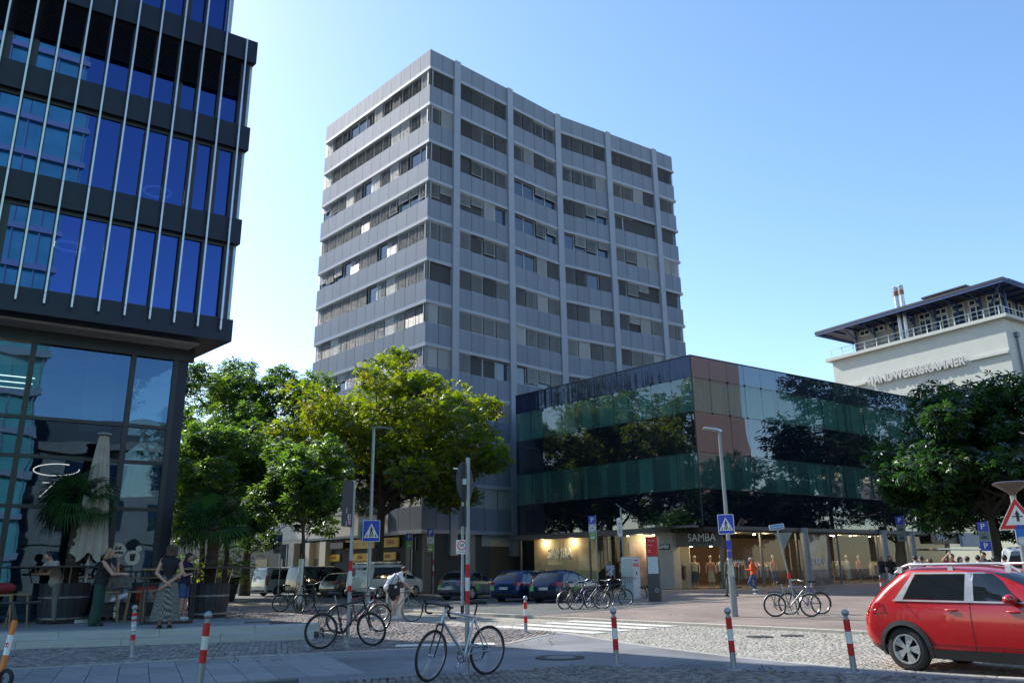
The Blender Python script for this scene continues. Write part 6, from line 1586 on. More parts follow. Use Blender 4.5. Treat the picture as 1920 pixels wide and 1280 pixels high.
def bollard(P, label, h=.83, tilt=0, sticker=False):
    r = empty('bollard', P, 0, label, 'bollard', 'red and white bollards'); r.rotation_euler = (0, R_(tilt), 0)
    MB().lathe([(.115, 0), (.11, .012), (.05, .02)], 16).build('foot', M_galv, r, smooth=40)
    MB().lathe([(.042, .01), (.042, h - .08), (.028, h - .07), (.028, h - .04)], 16).build('post', M_galv, r, smooth=40)
    MB().sphere((0, 0, h), .052, 16, 10).build('ball', M_galv, r, smooth=80)
    zz = [h - .09, h - .25, h - .41, h - .57]
    for i in range(3): MB().lathe([(.0435, zz[i + 1]), (.0435, zz[i])], 16, cap=False).build('band', (M_red, M_wht, M_red)[i], r, smooth=60)
    if sticker:
        for k in range(4): MB().lathe([(.0445, h - .2 - k * .09), (.0445, h - .15 - k * .09)], 16, cap=False).build('sticker', pm('torn_sticker', (.5, .52, .52), rough=.7, c2=(.3, .45, .5), var=.3, scale=30), r)
    return r
bollard(at(247, 1231), 'bollard with torn stickers in front of the terrace steps', .86, -3, True)
Pn = at(374, 1280); Pn = Pn * (at(374, 1300).length / Pn.length); bollard(Vector((Pn.x, Pn.y, 0)), 'nearest bollard at the bottom edge with a pink sticker', .93, 2)
bollard(at(986, 1186), 'bollard at the near end of the zebra crossing', .80)
bollard(at(1157, 1247), 'bollard just right of the round manhole cover', .80, -1.5)
bollard(at(1377, 1256), 'bollard below the right-hand street lamp', .82, -2)
bollard(at(1602, 1261), 'bollard just left of the red car', .80, -2)
Pq = ground(1655, 1118); bollard(Pq, 'small distant bollard behind the tail of the red car', .85)
def crossing_sign(parent, M, back=False, s=.62):
    b = plateXZ(MB(), rrect(s, s * 1.22, .04), -.006, .006); p = b.build('sign_border', M_wht, parent, M)
    plateXZ(MB(), rrect(s - .04, s * 1.22 - .04, .03), -.009, -.006).build('sign_face', M_sblue, p)
    t = s * .43; plateXZ(MB(), [(-t, -t * .9), (t, -t * .9), (0, t * .98)], -.012, -.009).build('sign_triangle', M_wht, p)
    f = MB(); y0, y1 = -.016, -.012; k_ = s / .62
    def bar(x0, z0, x1, z1, w0, w1):
        d = Vector((x1 - x0, 0, z1 - z0)).normalized(); n = Vector((-d.z, 0, d.x))
        pts = [(x0 + n.x * w0, z0 + n.z * w0), (x0 - n.x * w0, z0 - n.z * w0), (x1 - n.x * w1, z1 - n.z * w1), (x1 + n.x * w1, z1 + n.z * w1)]
        plateXZ(f, [(a * k_, c * k_) for a, c in pts], y0, y1)
    plateXZ(f, [(k_ * .022 * math.cos(a), k_ * (.135 + .024 * math.sin(a))) for a in [i * math.pi / 6 for i in range(12)]], y0, y1)
    bar(0, .11, .0, -.01, .03, .025); bar(.01, .0, .075, -.2, .02, .014); bar(-.01, 0, -.065, -.2, .02, .014); bar(.02, .1, .07, .01, .012, .009); bar(-.02, .1, -.06, .0, .012, .009)
    for x, w_ in ((-.16, .018), (-.0, .018), (.16, .018)): bar(x * .88, -.13 if x else -.12, x * 1.08, -.21, w_, w_ * 1.1)
    f.build('walking_figure', M_blacksign, p)
    return p
def facing(az_from):  # sign plate whose front (-Y) points to camera-ish azimuth: rotate so -Y = dir
    return RZ(0)
def yaw_to_cam(P, extra=0): return math.degrees(math.atan2(-P.x, P.y)) + extra   # local -Y looks at the camera
# --- lamp left with crossing sign
PA = at(690, 1150) * (34.0 / at(690, 1150).length)
PA = pol(34, math.degrees(math.atan2(ray(690, 1120).x, ray(690, 1120).y))); PA.z = 0
la = empty('street_lamp', PA, 0, 'tall street lamp with flat head and crossing sign before the chestnut tree', 'street lamp', 'street lamps')
HA_ = ht(705, 803, PA)
MB().lathe([(.10, 0), (.085, .8), (.055, HA_)], 14).build('pole', M_galv, la, smooth=50)
b = MB(); b.loft([[(-.1, -.10, HA_ + .0), (-.1, .10, HA_), (-.1, .10, HA_ + .07), (-.1, -.10, HA_ + .07)], [(.35, -.14, HA_ - .0), (.35, .14, HA_), (.35, .12, HA_ + .06), (.35, -.12, HA_ + .06)], [(.78, -.10, HA_ - .03), (.78, .10, HA_ - .03), (.78, .09, HA_ + .01), (.78, -.09, HA_ + .01)]]); b.build('lamp_head', M_sgrey, la, smooth=30)
zc = ht(698, 995, PA); Ma = RZ(yaw_to_cam(PA, 4)) @ T_(.03, -.12, zc)
crossing_sign(la, Ma, s=.70)
plateXZ(MB(), rrect(.70, .86, .04), -.01, .01).build('sign_back', M_sgrey, la, RZ(yaw_to_cam(PA, 12)) @ T_(-.14, .14, zc + .1))
# --- lamp right
PB = at(1378, 1156); PB.z = gz(PB.x, PB.y)
lb_ = empty('street_lamp', PB, 0, 'street lamp with crossing sign and blue stickers on the sunny plaza', 'street lamp', 'street lamps')
HB_ = ht(1346, 808, PB)
b = MB(); b.lathe([(.105, 0), (.10, 1.4), (.07, 1.7), (.05, HB_)], 14); b.build('pole', M_galvl, lb_, smooth=50)
b = MB(); b.loft([[(.06, -.09, HB_ - .06), (.06, .09, HB_ - .06), (.06, .09, HB_ + .02), (.06, -.09, HB_ + .02)], [(-.12, -.15, HB_ + .02), (-.12, .15, HB_ + .02), (-.12, .14, HB_ + .07), (-.12, -.14, HB_ + .07)], [(-.50, -.14, HB_ + .08), (-.50, .14, HB_ + .08), (-.50, .12, HB_ + .12), (-.50, -.12, HB_ + .12)]]); b.build('lamp_head', M_alu, lb_, smooth=30)
zc = ht(1369, 983, PB); crossing_sign(lb_, RZ(yaw_to_cam(PB, -6)) @ T_(-.02, -.14, zc), s=.50)
Ms = RZ(yaw_to_cam(PB)); rs_ = random.Random(4)
M_stk = [pm('blue_sticker', (.02, .05, .4), rough=.5), pm('white_sticker', (.5, .5, .48), rough=.6), pm('beige_notice', (.45, .42, .36), rough=.7, scale=20, var=.3)]
for (z, w_, h, k) in ((ht(1366, 1022, PB), .16, .28, 0), (ht(1368, 1040, PB), .12, .2, 0), (ht(1373, 1070, PB), .18, .36, 2)): MB().box(-w_ / 2, w_ / 2, -.105 - .03 * (k == 2), -.1 - .03 * (k == 2), z - h / 2, z + h / 2).build('sticker', M_stk[k], lb_, Ms)
# --- pole with dark street board, near left bikes
def banded_pole(P, H, label, r=.038, z0=1.05, zz=(1.05, 1.36, 1.72, 2.0), name='sign_post'):
    o = empty(name, P, 0, label, 'sign post', 'sign posts'); MB().lathe([(.09, 0), (.085, .015), (r, .02), (r, H)], 14).build('post', M_galv, o, smooth=40)
    for i in range(len(zz) - 1): MB().lathe([(r + .0015, zz[i]), (r + .0015, zz[i + 1])], 14, cap=False).build('band', (M_red, M_wht, M_red)[i % 3], o, smooth=60)
    return o
PC = at(651, 1213); HC = ht(661, 900, PC)
pc = banded_pole(PC, HC, 'grey sign post with red and white band and dark banner board at left', zz=(ht(655, 1100, PC), ht(656, 1081, PC), ht(657, 1065, PC), ht(657, 1050, PC)) if False else (ht(653, 1109, PC), ht(654, 1097, PC), ht(656, 1070, PC), ht(657, 1050, PC)))
zt, zb = ht(655, 902, PC), ht(655, 988, PC)
b = plateXZ(MB(), rrect(.42, zt - zb, .01), -.012, .012); bd = b.build('banner_board', M_sback, pc, RZ(yaw_to_cam(PC, 62)) @ T_(-.25, .0, (zt + zb) / 2))
b = plateXZ(MB(), rrect(.42, zt - zb, .01), -.012, .012)
for t_, z, x in (('1', -.16, -.05), ('E1', -.28, .08), ('I', -.42, -.05)): text(t_, .16, M_letter, bd, T_(x, -.016, z), depth=.004, name='board_letters')
MB().cbox(.12, .006, .09, T_(.08, -.016, -.38)).build('pink_sticker', pm('pink_sticker', (.5, .25, .35), rough=.6), bd)
# --- pole with the round sign seen from behind
PD = at(876, 1263); HD = ht(884, 858, PD)
pd = banded_pole(PD, HD, 'grey sign post with round sign seen from behind, silver bike leaning on it', r=.034, zz=(ht(874, 1132, PD), ht(875, 1107, PD), ht(876, 1082, PD), ht(877, 1057, PD)))
zr = ht(886, 903, PD); rr_ = .31
disc_ = MB(); plateXZ(disc_, [(rr_ * math.cos(a), rr_ * math.sin(a)) for a in [i * math.pi / 20 for i in range(40)]], -.008, .008); disc_.build('round_sign_back', M_sback, pd, RZ(yaw_to_cam(PD, 66)) @ T_(.02, .06, zr))
plateXZ(MB(), rrect(.34, .30, .02), -.008, .008).build('lower_sign_back', M_sback, pd, RZ(yaw_to_cam(PD, 66)) @ T_(.02, .06, zr - .52))
plateXZ(MB(), rrect(.06, .09, .005), -.002, .002).build('white_label', M_wht, pd, RZ(yaw_to_cam(PD)) @ T_(-.05, -.05, zr + .0))
# --- slim lamp with 30 zone sign
PE = pol(30, math.degrees(math.atan2(ray(867, 1120).x, ray(867, 1120).y))); HE = ht(858, 880, PE)
pe = empty('slim_lamp', PE, 0, 'slim street lamp carrying the 30 zone sign', 'street lamp', 'street lamps')
MB().lathe([(.06, 0), (.06, .3), (.052, .31), (.042, HE)], 12).build('pole', M_galvl, pe, smooth=50); MB().lathe([(.064, .02), (.064, .28)], 12, cap=False).build('black_sleeve', M_bblk, pe)
b = MB(); b.loft([[(.06, -.06, HE - .02), (.06, .06, HE - .02), (.06, .06, HE + .03), (.06, -.06, HE + .03)], [(-.36, -.1, HE + .02), (-.36, .1, HE + .02), (-.36, .1, HE + .06), (-.36, -.1, HE + .06)]]); b.build('lamp_head', M_alu, pe)
z30 = ht(864, 1025, PE); Me = RZ(yaw_to_cam(PE)) @ T_(-.03, -.07, z30)
sg_ = plateXZ(MB(), rrect(.42, .50, .03), -.006, .006).build('zone_sign', M_wht, pe, Me)
plateXZ(MB(), [(.165 * math.cos(a), .05 + .165 * math.sin(a)) for a in [i * math.pi / 16 for i in range(32)]], -.009, -.006).build('red_ring', M_red, sg_)
plateXZ(MB(), [(.125 * math.cos(a), .05 + .125 * math.sin(a)) for a in [i * math.pi / 16 for i in range(32)]], -.011, -.009).build('ring_centre', M_wht, sg_)
text('30', .16, M_blacksign, sg_, T_(0, -.013, .05), depth=.003, name='sign_digits', bold=.004); text('ZONE', .085, M_blacksign, sg_, T_(0, -.009, -.18), depth=.003, name='sign_word')
# --- parking sign posts
def parking_sign(P, H, label, w_=.42, boards=('blue', 'white', 'green'), hs=(.48, .46, .5), yaw=None, letter='P', name='parking_sign', bandz=None):
    o = empty(name, P, 0, label, 'sign', 'parking signs'); MB().lathe([(.035, 0), (.035, H)], 10).build('post', M_galv, o, smooth=50)
    z = H - .03; y = yaw_to_cam(P) if yaw is None else yaw
    for c, h in zip(boards, hs):
        m = {'blue': M_sblue, 'white': M_wht, 'green': M_sgreen, 'grey': M_sgrey}[c]; M = RZ(y) @ T_(-w_ * .5, -.045, z - h / 2)
        q = plateXZ(MB(), rrect(w_, h - .01, .02), -.006, .006).build('sign_board', m, o, M)
        if c == 'blue': text(letter, h * .8, M_wht, q, T_(0, -.008, 0), depth=.003, name='sign_letter', bold=.006)
        elif c == 'white':
            g_ = MB(); 
            for x_, z_ in ((-.13, .14), (.13, .14), (-.13, -.14), (.13, -.14)): g_.cbox(.03, .003, .08, T_(x_, -.008, z_)); g_.cbox(.08, .003, .03, T_(x_ * .85, -.0085, z_ + (.025 if z_ > 0 else -.025)))
            g_.cbox(.14, .003, .05, T_(0, -.008, 0)); g_.build('sign_print', M_blacksign, q)
        else:
            g_ = MB(); g_.cbox(w_ * .6, .003, .03, T_(0, -.008, h * .25)); g_.cbox(w_ * .55, .003, h * .3, T_(0, -.008, -h * .12)); g_.build('sign_print', M_wht if c == 'green' else M_sback, q)
        z -= h
    if bandz:
        for i in range(3): MB().lathe([(.037, bandz + i * .33), (.037, bandz + .33 + i * .33)], 10, cap=False).build('band', (M_red, M_wht, M_red)[i], o)
    return o
P = ground(1122, 1110); parking_sign(P, ht(1118, 972, P), 'blue parking sign with white and green plates before the shop name')
P = pol(52, math.degrees(math.atan2(ray(812, 1100).x, ray(812, 1100).y))) - Vector((0, 0, 0)); parking_sign(P, ht(797, 990, P), 'parking sign with green plates and red banded post beside the tower entrance', w_=.42, bandz=1.2)
P = pol(55, math.degrees(math.atan2(ray(771, 1100).x, ray(771, 1100).y))); parking_sign(P, ht(771, 998, P), 'parking sign on a thin pale post before the stone slabs', boards=('blue', 'green'), hs=(.5, .5))
P = pol(57, math.degrees(math.atan2(ray(526, 1050).x, ray(526, 1050).y))); parking_sign(P, ht(524, 1000, P), 'dark parking sign with grey plates behind the young tree', w_=.5, boards=('blue', 'grey', 'grey'), hs=(.5, .4, .35))
P = pol(48, math.degrees(math.atan2(ray(1702, 1030).x, ray(1702, 1030).y))); P.z = .25; parking_sign(P, ht(1699, 975, P), 'parking sign with long white plates greyed for shade at the far end of the glass front', w_=.4, boards=('blue', 'grey', 'grey'), hs=(.42, .42, .45))  # white plates get grey boards, so their shade is in the colour
P = pol(40, math.degrees(math.atan2(ray(1860, 1030).x, ray(1860, 1030).y))); P.z = .2; parking_sign(P, ht(1852, 985, P), 'shaded parking sign under the right chestnut', w_=.4, boards=('blue', 'grey', 'blue'), hs=(.4, .4, .4))
# --- oval info sign with solar panel
P = ground(1172, 1118); Hs = ht(1166, 958, P)
so_ = empty('solar_sign', P, 0, 'pale oval sign on a post topped by a tilted solar panel', 'sign')
MB().lathe([(.045, 0), (.045, Hs)], 12).build('post', M_galvl, so_, smooth=50)
MB().cbox(.62, .35, .03).build('solar_panel', M_sgrey, so_, T_(0, 0, Hs + .03) @ RZ(yaw_to_cam(P)) @ RY(38))
zo = ht(1163, 994, P); hh = .95
ov = [(.13 * math.cos(a) * 1.0, (hh / 2 - .13) * (1 if math.sin(a) > 0 else -1) + .13 * math.sin(a)) for a in [i * math.pi / 12 + .01 for i in range(24)]]
q = plateXZ(MB(), ov, -.01, .01).build('oval_board', M_wht, so_, RZ(yaw_to_cam(P, 25)) @ T_(-.15, -.06, zo))
g_ = MB()
for z_ in (.2, .14, -.12, -.2, -.26): g_.cbox(.15, .003, .025, T_(0, -.013, z_))
plateXZ(g_, [(0, -.06), (.04, 0), (.02, .03), (0, .015), (-.02, .03), (-.04, 0)], -.014, -.012); g_.build('sign_print', M_sback, q)
# --- grey service column with red lettering
P = ground(1185, 1122); sv_ = empty('service_column', P, yaw_to_cam(P, -35), 'pale grey service column with red lettering behind the parked bikes', 'service column')
Hc = ht(1185, 1050, P); MB().bbox(-.32, .32, -.3, .3, 0, Hc, .04).build('cabinet', pm('pale_cabinet', (.52, .58, .58), rough=.35, metal=.2, var=.05), sv_)
MB().box(.322, .33, -.26, .26, .1, Hc - .06).build('white_side', M_wht, sv_); 
for z_ in (.75, .87): pass
text('VAG', .24, M_redl, sv_, T_(.335, -.02, Hc - .35) @ RZ(90) , depth=.004, name='side_letters', bold=.008); MB().cbox(.006, .3, .06, T_(.334, 0, Hc - .14)).build('red_stripe', M_redl, sv_)
MB().cbox(.006, .1, .12, T_(.334, .0, Hc * .62)).build('card_slot', M_blacksign, sv_)
# --- red info pillar
P = ground(1229, 1127); Hp = ht(1226, 1011, P); ip = empty('info_pillar', P, yaw_to_cam(P, -14), 'slim dark information pillar with red and white poster on top', 'info pillar')
wI = .52
MB().bbox(-wI / 2, wI / 2, -.12, .12, 0, Hp * .42, .01).build('base', pm('anthracite_metal', (.055, .057, .065), rough=.4, metal=.3, var=.1), ip)
MB().box(-wI / 2, wI / 2, -.115, .115, Hp * .42, Hp).build('frame', pm('anthracite_metal', (.05, .05, .06)), ip)
r1 = MB().box(-wI / 2 + .03, wI / 2 - .005, -.125, -.115, Hp * .70, Hp - .01).build('red_panel', M_red, ip)
MB().box(-wI / 2 + .05, wI / 2 - .02, -.125, -.115, Hp * .425, Hp * .69).build('map_panel', pm('pale_map', (.6, .62, .64), rough=.5, c2=(.45, .52, .56), scale=8, var=.2), ip)
text('Bismarckallee', .055, M_wht, r1, T_(0, -.128, Hp * .94), depth=.002, name='panel_heading', bold=.001)
g_ = MB()
for z_, w_ in ((.87, .2), (.79, .12), (.765, .16)): g_.cbox(w_, .003, .012, T_(-.1 + w_ / 2 - .08, -.127, Hp * z_))
g_.build('panel_lines', M_wht, r1); MB().torus(.07, .008, 20, 5, T=T_(.13, -.122, Hp * .17)).build('graffiti', M_wht, ip)
# --- leaning street-name sign
P = at(1497, 1153); P.z = gz(P.x, P.y); sn = empty('street_name_sign', P, 0, 'leaning blue street name sign on a thin post with red clamp', 'street sign')
tp_ = Vector((0, 0, 0)); Ht = ht(1475, 990, P); lx = -(22 / FPX) * P.y * 1.02
MB().tube([(0, 0, 0), (lx, 0, Ht)], .03, 10).build('post', M_galvl, sn, smooth=50)
b = plateXZ(MB(), rrect(.85 * .55, .17, .03), -.012, .012); q = b.build('name_border', M_wht, sn, RZ(yaw_to_cam(P, 12)) @ T_(lx, -.03, Ht + .03) @ RY(-7))
plateXZ(MB(), rrect(.43, .14, .02), -.015, -.012).build('name_plate', pm('faded_blue_plate', (.10, .22, .42), rough=.4, var=.2, scale=10), q); text('Bismarckallee', .065, M_wht, q, T_(0, -.017, 0), depth=.002, name='street_name', xs=.95)
b = plateXZ(MB(), [(-.3, .24), (.3, .24), (0, -.28)], -.008, .008); b.build('give_way_back', M_sgrey, sn, RZ(yaw_to_cam(P, -20)) @ T_(lx + .14, .08, Ht - .38))
MB().lathe([(.055, 0), (.055, .16)], 12).build('red_clamp', M_red, sn, T_(lx * .42, 0, Ht * .41))
# --- silver litter bin
P = pol(27.6, math.degrees(math.atan2(ray(741, 1130).x, ray(741, 1130).y))); bn = empty('litter_bin', P, 0, 'silver cylindrical litter bin with black top behind the cyclist', 'litter bin')
MB().lathe([(.30, .02), (.30, .95)], 24).build('drum', M_alu, bn, smooth=50); MB().lathe([(.26, .95), (.26, 1.18)], 20).build('dark_opening', M_bblk, bn); MB().lathe([(.31, 1.15), (.32, 1.25), (.24, 1.33), (.02, 1.4)], 24).build('lid', M_alu, bn, smooth=50)
MB().box(-.08, .06, -.312, -.30, .22, .3).build('label', M_sgrey, bn)
# --- bowl lamp and signs at the right edge
PF = pol(21, math.degrees(math.atan2(ray(1912, 1000).x, ray(1912, 1000).y))); Hf = ht(1900, 912, PF)
bf = empty('bowl_lamp', PF, 0, 'round bowl-shaped street lamp with warning signs at the right edge', 'street lamp', 'street lamps')
MB().lathe([(.06, 0), (.06, Hf - .1)], 12).build('pole', M_galvl, bf, smooth=50); MB().lathe([(.05, Hf - .2), (.10, Hf - .12), (.36, Hf + .06), (.37, Hf + .08), (.33, Hf + .1), (.02, Hf + .12)], 24).build('bowl', pm('bronze_bowl', (.10, .085, .075), rough=.3, metal=.5), bf, smooth=50)
zt_ = ht(1902, 965, PF); My = RZ(yaw_to_cam(PF, 10)) @ T_(.0, -.09, zt_)
def tri(s): return [(-s, -s * .8), (s, -s * .8), (0, s * .95)]
q = plateXZ(MB(), tri(.40), -.006, .006).build('warning_border', M_wht, bf, My); plateXZ(MB(), tri(.375), -.009, -.006).build('warning_red', M_red, q); w_ = plateXZ(MB(), [(x * .62, z * .62 - .02) for x, z in tri(.40)], -.012, -.009).build('warning_white', M_wht, q)
f = MB(); plateXZ(f, [(-.028, -.16), (0, -.13), (.028, -.16), (.028, 0), (.05, 0), (0, .1), (-.05, 0), (-.028, 0)], -.016, -.012); plateXZ(f, [(-.1, -.05), (.1, -.05), (.1, -.025), (-.1, -.025)], -.017, -.012); f.build('priority_arrow', M_blacksign, q)
q = plateXZ(MB(), rrect(.44, .44, .03), -.006, .006).build('dead_end_border', M_wht, bf, RZ(yaw_to_cam(PF, 10)) @ T_(.12, -.09, ht(1912, 1002, PF))); plateXZ(MB(), rrect(.41, .41, .02), -.009, -.006).build('dead_end_face', pm('mid_blue', (.01, .12, .5), rough=.4), q); g_ = MB(); g_.cbox(.06, .004, .26, T_(.04, -.011, -.06)); g_.build('white_stem', M_wht, q); MB().cbox(.2, .004, .06, T_(.04, -.0115, .09)).build('red_bar', M_red, q)
plateXZ(MB(), [(.08 * math.cos(a), .08 * math.sin(a)) for a in [i * math.pi / 8 for i in range(16)]], -.013, -.011).build('round_sticker', M_stk[1], q, T_(-.12, 0, -.12))
# far shop corner at the right: white name and blank white panel
fs = empty('far_shop_front', Matrix.Translation(SCN) @ FRt @ Vector((23.2, -.25, 0)), 90 - SAZR, 'far shop front with small white name and blank pale panel', 'shop front')
MB().box(.2, 9, .1, .2, 3.0, 3.75).build('sign_band', M_blacksign, fs); text('SAMBA', .6, M_letter, fs, T_(1.6, .07, 3.38), depth=.03, name='shop_name', xs=.8); MB().box(4.0, 8.6, -.12, .1, 2.8, 3.8).build('blank_panel', pm('blank_white_panel', (.45, .48, .55), rough=.5), fs); MB().box(-.2, 9.4, -.5, .2, 2.55, 2.65).build('canopy_edge', M_alu, fs)
# ================= people =================
M_skin = pm('skin_light', (.48, .27, .19), rough=.55, var=.08, scale=6)
M_skint = pm('skin_tan', (.30, .16, .10), rough=.55, var=.08, scale=6)
M_hairb = pm('hair_brown', (.05, .028, .018), rough=.6, var=.3, scale=30, stretch=(1, 1, .2))
M_haird = pm('hair_dark', (.012, .010, .009), rough=.5, var=.3, scale=30)
M_hairl = pm('hair_blond', (.28, .19, .10), rough=.6, var=.3, scale=30, stretch=(1, 1, .2))
M_hairg = pm('hair_grey', (.35, .33, .30), rough=.7)
def cloth(n, c, **k): return pm(n, c, rough=.85, var=k.pop('var', .12), scale=k.pop('scale', 5), **k)
C_black = cloth('black_cloth', (.012, .012, .014)); C_white = cloth('white_cloth', (.62, .63, .66)); C_green = cloth('dark_green_cloth', (.015, .055, .04)); C_navy = cloth('navy_cloth', (.012, .014, .045)); C_blue = cloth('denim_blue', (.05, .09, .22)); C_orange = cloth('orange_cloth', (.70, .11, .02)); C_grey = cloth('grey_cloth', (.17, .17, .16)); C_beige = cloth('beige_cloth', (.34, .31, .26)); C_red = cloth('dark_red_cloth', (.18, .015, .02)); C_royal = cloth('royal_blue_cloth', (.02, .06, .4)); C_brown = cloth('brown_cloth', (.14, .08, .05)); C_olive = cloth('olive_cloth', (.09, .10, .07))
def pattern_mat(name, c1, c2, scale, ty='dots'):
    m = bpy.data.materials.new(name); m.use_nodes = True; N = m.node_tree.nodes; L = m.node_tree.links; b = N['Principled BSDF']; b.inputs['Roughness'].default_value = .85
    tc = N.new('ShaderNodeTexCoord'); v = N.new('ShaderNodeTexVoronoi'); v.inputs['Scale'].default_value = scale; L.new(tc.outputs['Object'], v.inputs['Vector'])
    if ty == 'dots': v.inputs['Randomness'].default_value = 0.25
    rp = N.new('ShaderNodeValToRGB'); rp.color_ramp.interpolation = 'CONSTANT' if ty == 'blot' else 'LINEAR'; rp.color_ramp.elements[0].position = .34; rp.color_ramp.elements[0].color = (*c1, 1); rp.color_ramp.elements[1].position = .42; rp.color_ramp.elements[1].color = (*c2, 1)
    L.new(v.outputs['Distance'], rp.inputs[0]); L.new(rp.outputs[0], b.inputs['Base Color']); MATS[name] = m; return m
C_dots = pattern_mat('dotted_skirt_cloth', (.46, .46, .40), (.05, .055, .05), 80); C_blot = pattern_mat('blue_white_pattern', (.03, .04, .2), (.6, .6, .66), 13, 'blot')
M_shoe = pm('dark_shoe', (.02, .018, .016), rough=.6); M_shoew = pm('white_shoe', (.6, .6, .58), rough=.6)
DEF = dict(pelvis=(0, 0, .94), waist=(0, .0, 1.08), chest=(0, .0, 1.28), neck=(0, .0, 1.45), head=(0, -.02, 1.60),
           shL=(.175, 0, 1.40), elL=(.23, .02, 1.12), wrL=(.24, -.06, .88), shR=(-.175, 0, 1.40), elR=(-.23, .02, 1.12), wrR=(-.24, -.06, .88),
           hpL=(.085, 0, .90), knL=(.10, -.01, .50), anL=(.10, .03, .09), hpR=(-.085, 0, .90), knR=(-.10, -.01, .50), anR=(-.10, .03, .09))
def capsule(mb, a, b, ra, rb, n=10):
    a, b = Vector(a), Vector(b); d = b - a; L_ = d.length
    q = d.normalized() if L_ > 1e-6 else Vector((0, 0, 1)); pts = []; rs_ = []
    for k in range(4): t = k / 4 * math.pi / 2; pts.append(a - q * ra * math.cos(t)); rs_.append(max(.002, ra * math.sin(t)))
    pts.append(a); rs_.append(ra); pts.append(b); rs_.append(rb)
    for k in range(1, 5): t = k / 4 * math.pi / 2; pts.append(b + q * rb * math.sin(t)); rs_.append(max(.002, rb * math.cos(t)))
    mb.tube(pts, rs_, n)
def remeshed(mb, name, mat, parent, vox, smooth_it=2):
    o = mb.build(name, mat, None); md = o.modifiers.new('r', 'REMESH'); md.mode = 'VOXEL'; md.voxel_size = vox; md.use_smooth_shade = True
    ms = o.modifiers.new('s', 'SMOOTH'); ms.iterations = smooth_it; ms.factor = .5
    eval_apply(o)
    if not o.data.materials: o.data.materials.append(mat)
    o.data.polygons.foreach_set('use_smooth', [True] * len(o.data.polygons)); o.parent = parent; return o
def person(P, face, label, shirt=C_black, pants=C_blue, hair=M_hairb, hairlen='short', J=None, k=1.0, sleeve='short', legs='long', skirt=None, skin=M_skin, vox=.02, shoe=M_shoe, group='people', slim=1.0, headturn=0, vest=None):
    j = {a: Vector(b) for a, b in DEF.items()}
    for a, b in (J or {}).items(): j[a] = Vector(b)
    root = empty('person', P, 180 - face, label, 'person', group); root.scale = (k, k, k)
    w = slim
    fwd = Matrix.Rotation(R_(headturn), 4, 'Z') @ Vector((0, -1, 0))
    up = (j['head'] - j['neck']).normalized()
    hd = j['head']
    tor = [(j['pelvis'] + Vector((.055, 0, 0)), j['pelvis'] - Vector((.055, 0, 0)), .115 * w, .115 * w), (j['pelvis'], j['waist'], .13 * w, .115 * w), (j['waist'], j['chest'], .115 * w, .13 * w),
           (j['chest'] + Vector((.07, 0, .02)), j['chest'] - Vector((.07, 0, -.02)), .105 * w, .105 * w), (j['shL'].lerp(j['neck'], .15) - Vector((0, 0, .03)), j['shR'].lerp(j['neck'], .15) - Vector((0, 0, .03)), .062, .062), (j['chest'], j['neck'], .12 * w, .06)]
    up_arm = [(j['sh' + s], j['el' + s], .050 * w, .042) for s in 'LR']; lo_arm = [(j['el' + s], j['wr' + s], .040, .027) for s in 'LR']
    thigh = [(j['hp' + s], j['kn' + s], .085 * w, .056) for s in 'LR']; calf = [(j['kn' + s], j['an' + s], .054, .036) for s in 'LR']
    b = MB()
    for c in tor + up_arm + lo_arm + thigh + calf: capsule(b, *c)
    capsule(b, j['neck'] - up * .02, hd - up * .05, .052, .05)
    b.sphere(tuple(hd + up * .015), (.078, .095, .105), 14, 10); b.sphere(tuple(hd - up * .055 + fwd * .035), (.052, .05, .055), 10, 8)
    side = fwd.cross(up)
    capsule(b, hd + fwd * .09 - up * .0, hd + fwd * .112 - up * .03, .012, .016, 6)
    for sg in (1, -1): b.sphere(tuple(hd + side * (.08 * sg) - up * .01), (.015, .025, .032), 6, 5)
    for s in 'LR':                           # hands: palm, four fingers, thumb
        d = (j['wr' + s] - j['el' + s]).normalized(); sd = d.orthogonal().normalized(); c = j['wr' + s] + d * .05
        n = d.cross(sd)
        capsule(b, j['wr' + s] + d * .01 + sd * .018, c + d * .03 + sd * .022, .018, .016, 6); capsule(b, j['wr' + s] + d * .01 - sd * .018, c + d * .03 - sd * .022, .018, .016, 6)
        for q in range(4): 
            o_ = sd * ((q - 1.5) * .021); L_ = (.06, .072, .068, .052)[q]; capsule(b, c + d * .035 + o_, c + d * (.035 + L_ * .6) + o_ * 1.15 + n * .01, .0095, .009, 6); capsule(b, c + d * (.035 + L_ * .6) + o_ * 1.15 + n * .01, c + d * (.035 + L_) + o_ * 1.15 + n * .028, .009, .008, 6)
        capsule(b, c - d * .02 + sd * .03, c + d * .02 + sd * .058 + n * .012, .012, .010, 6)
    for s in 'LR':
        a_ = j['an' + s]; capsule(b, a_ + Vector((0, .03, -.05)), a_ + Vector((0, -.13, -.06)), .035, .028, 8)
    remeshed(b, 'body', skin, root, vox)
    if shirt:
        b = MB()
        for c in tor: capsule(b, c[0], c[1], c[2] + .014, c[3] + .014)
        if sleeve == 'short':
            for c in up_arm: capsule(b, c[0], Vector(c[0]).lerp(c[1], .62), c[2] + .018, c[3] + .022)
        elif sleeve == 'long':
            for c in up_arm + lo_arm: capsule(b, c[0], Vector(c[0]).lerp(c[1], .97), c[2] + .014, c[3] + .014)
        remeshed(b, 'shirt', shirt, root, vox)
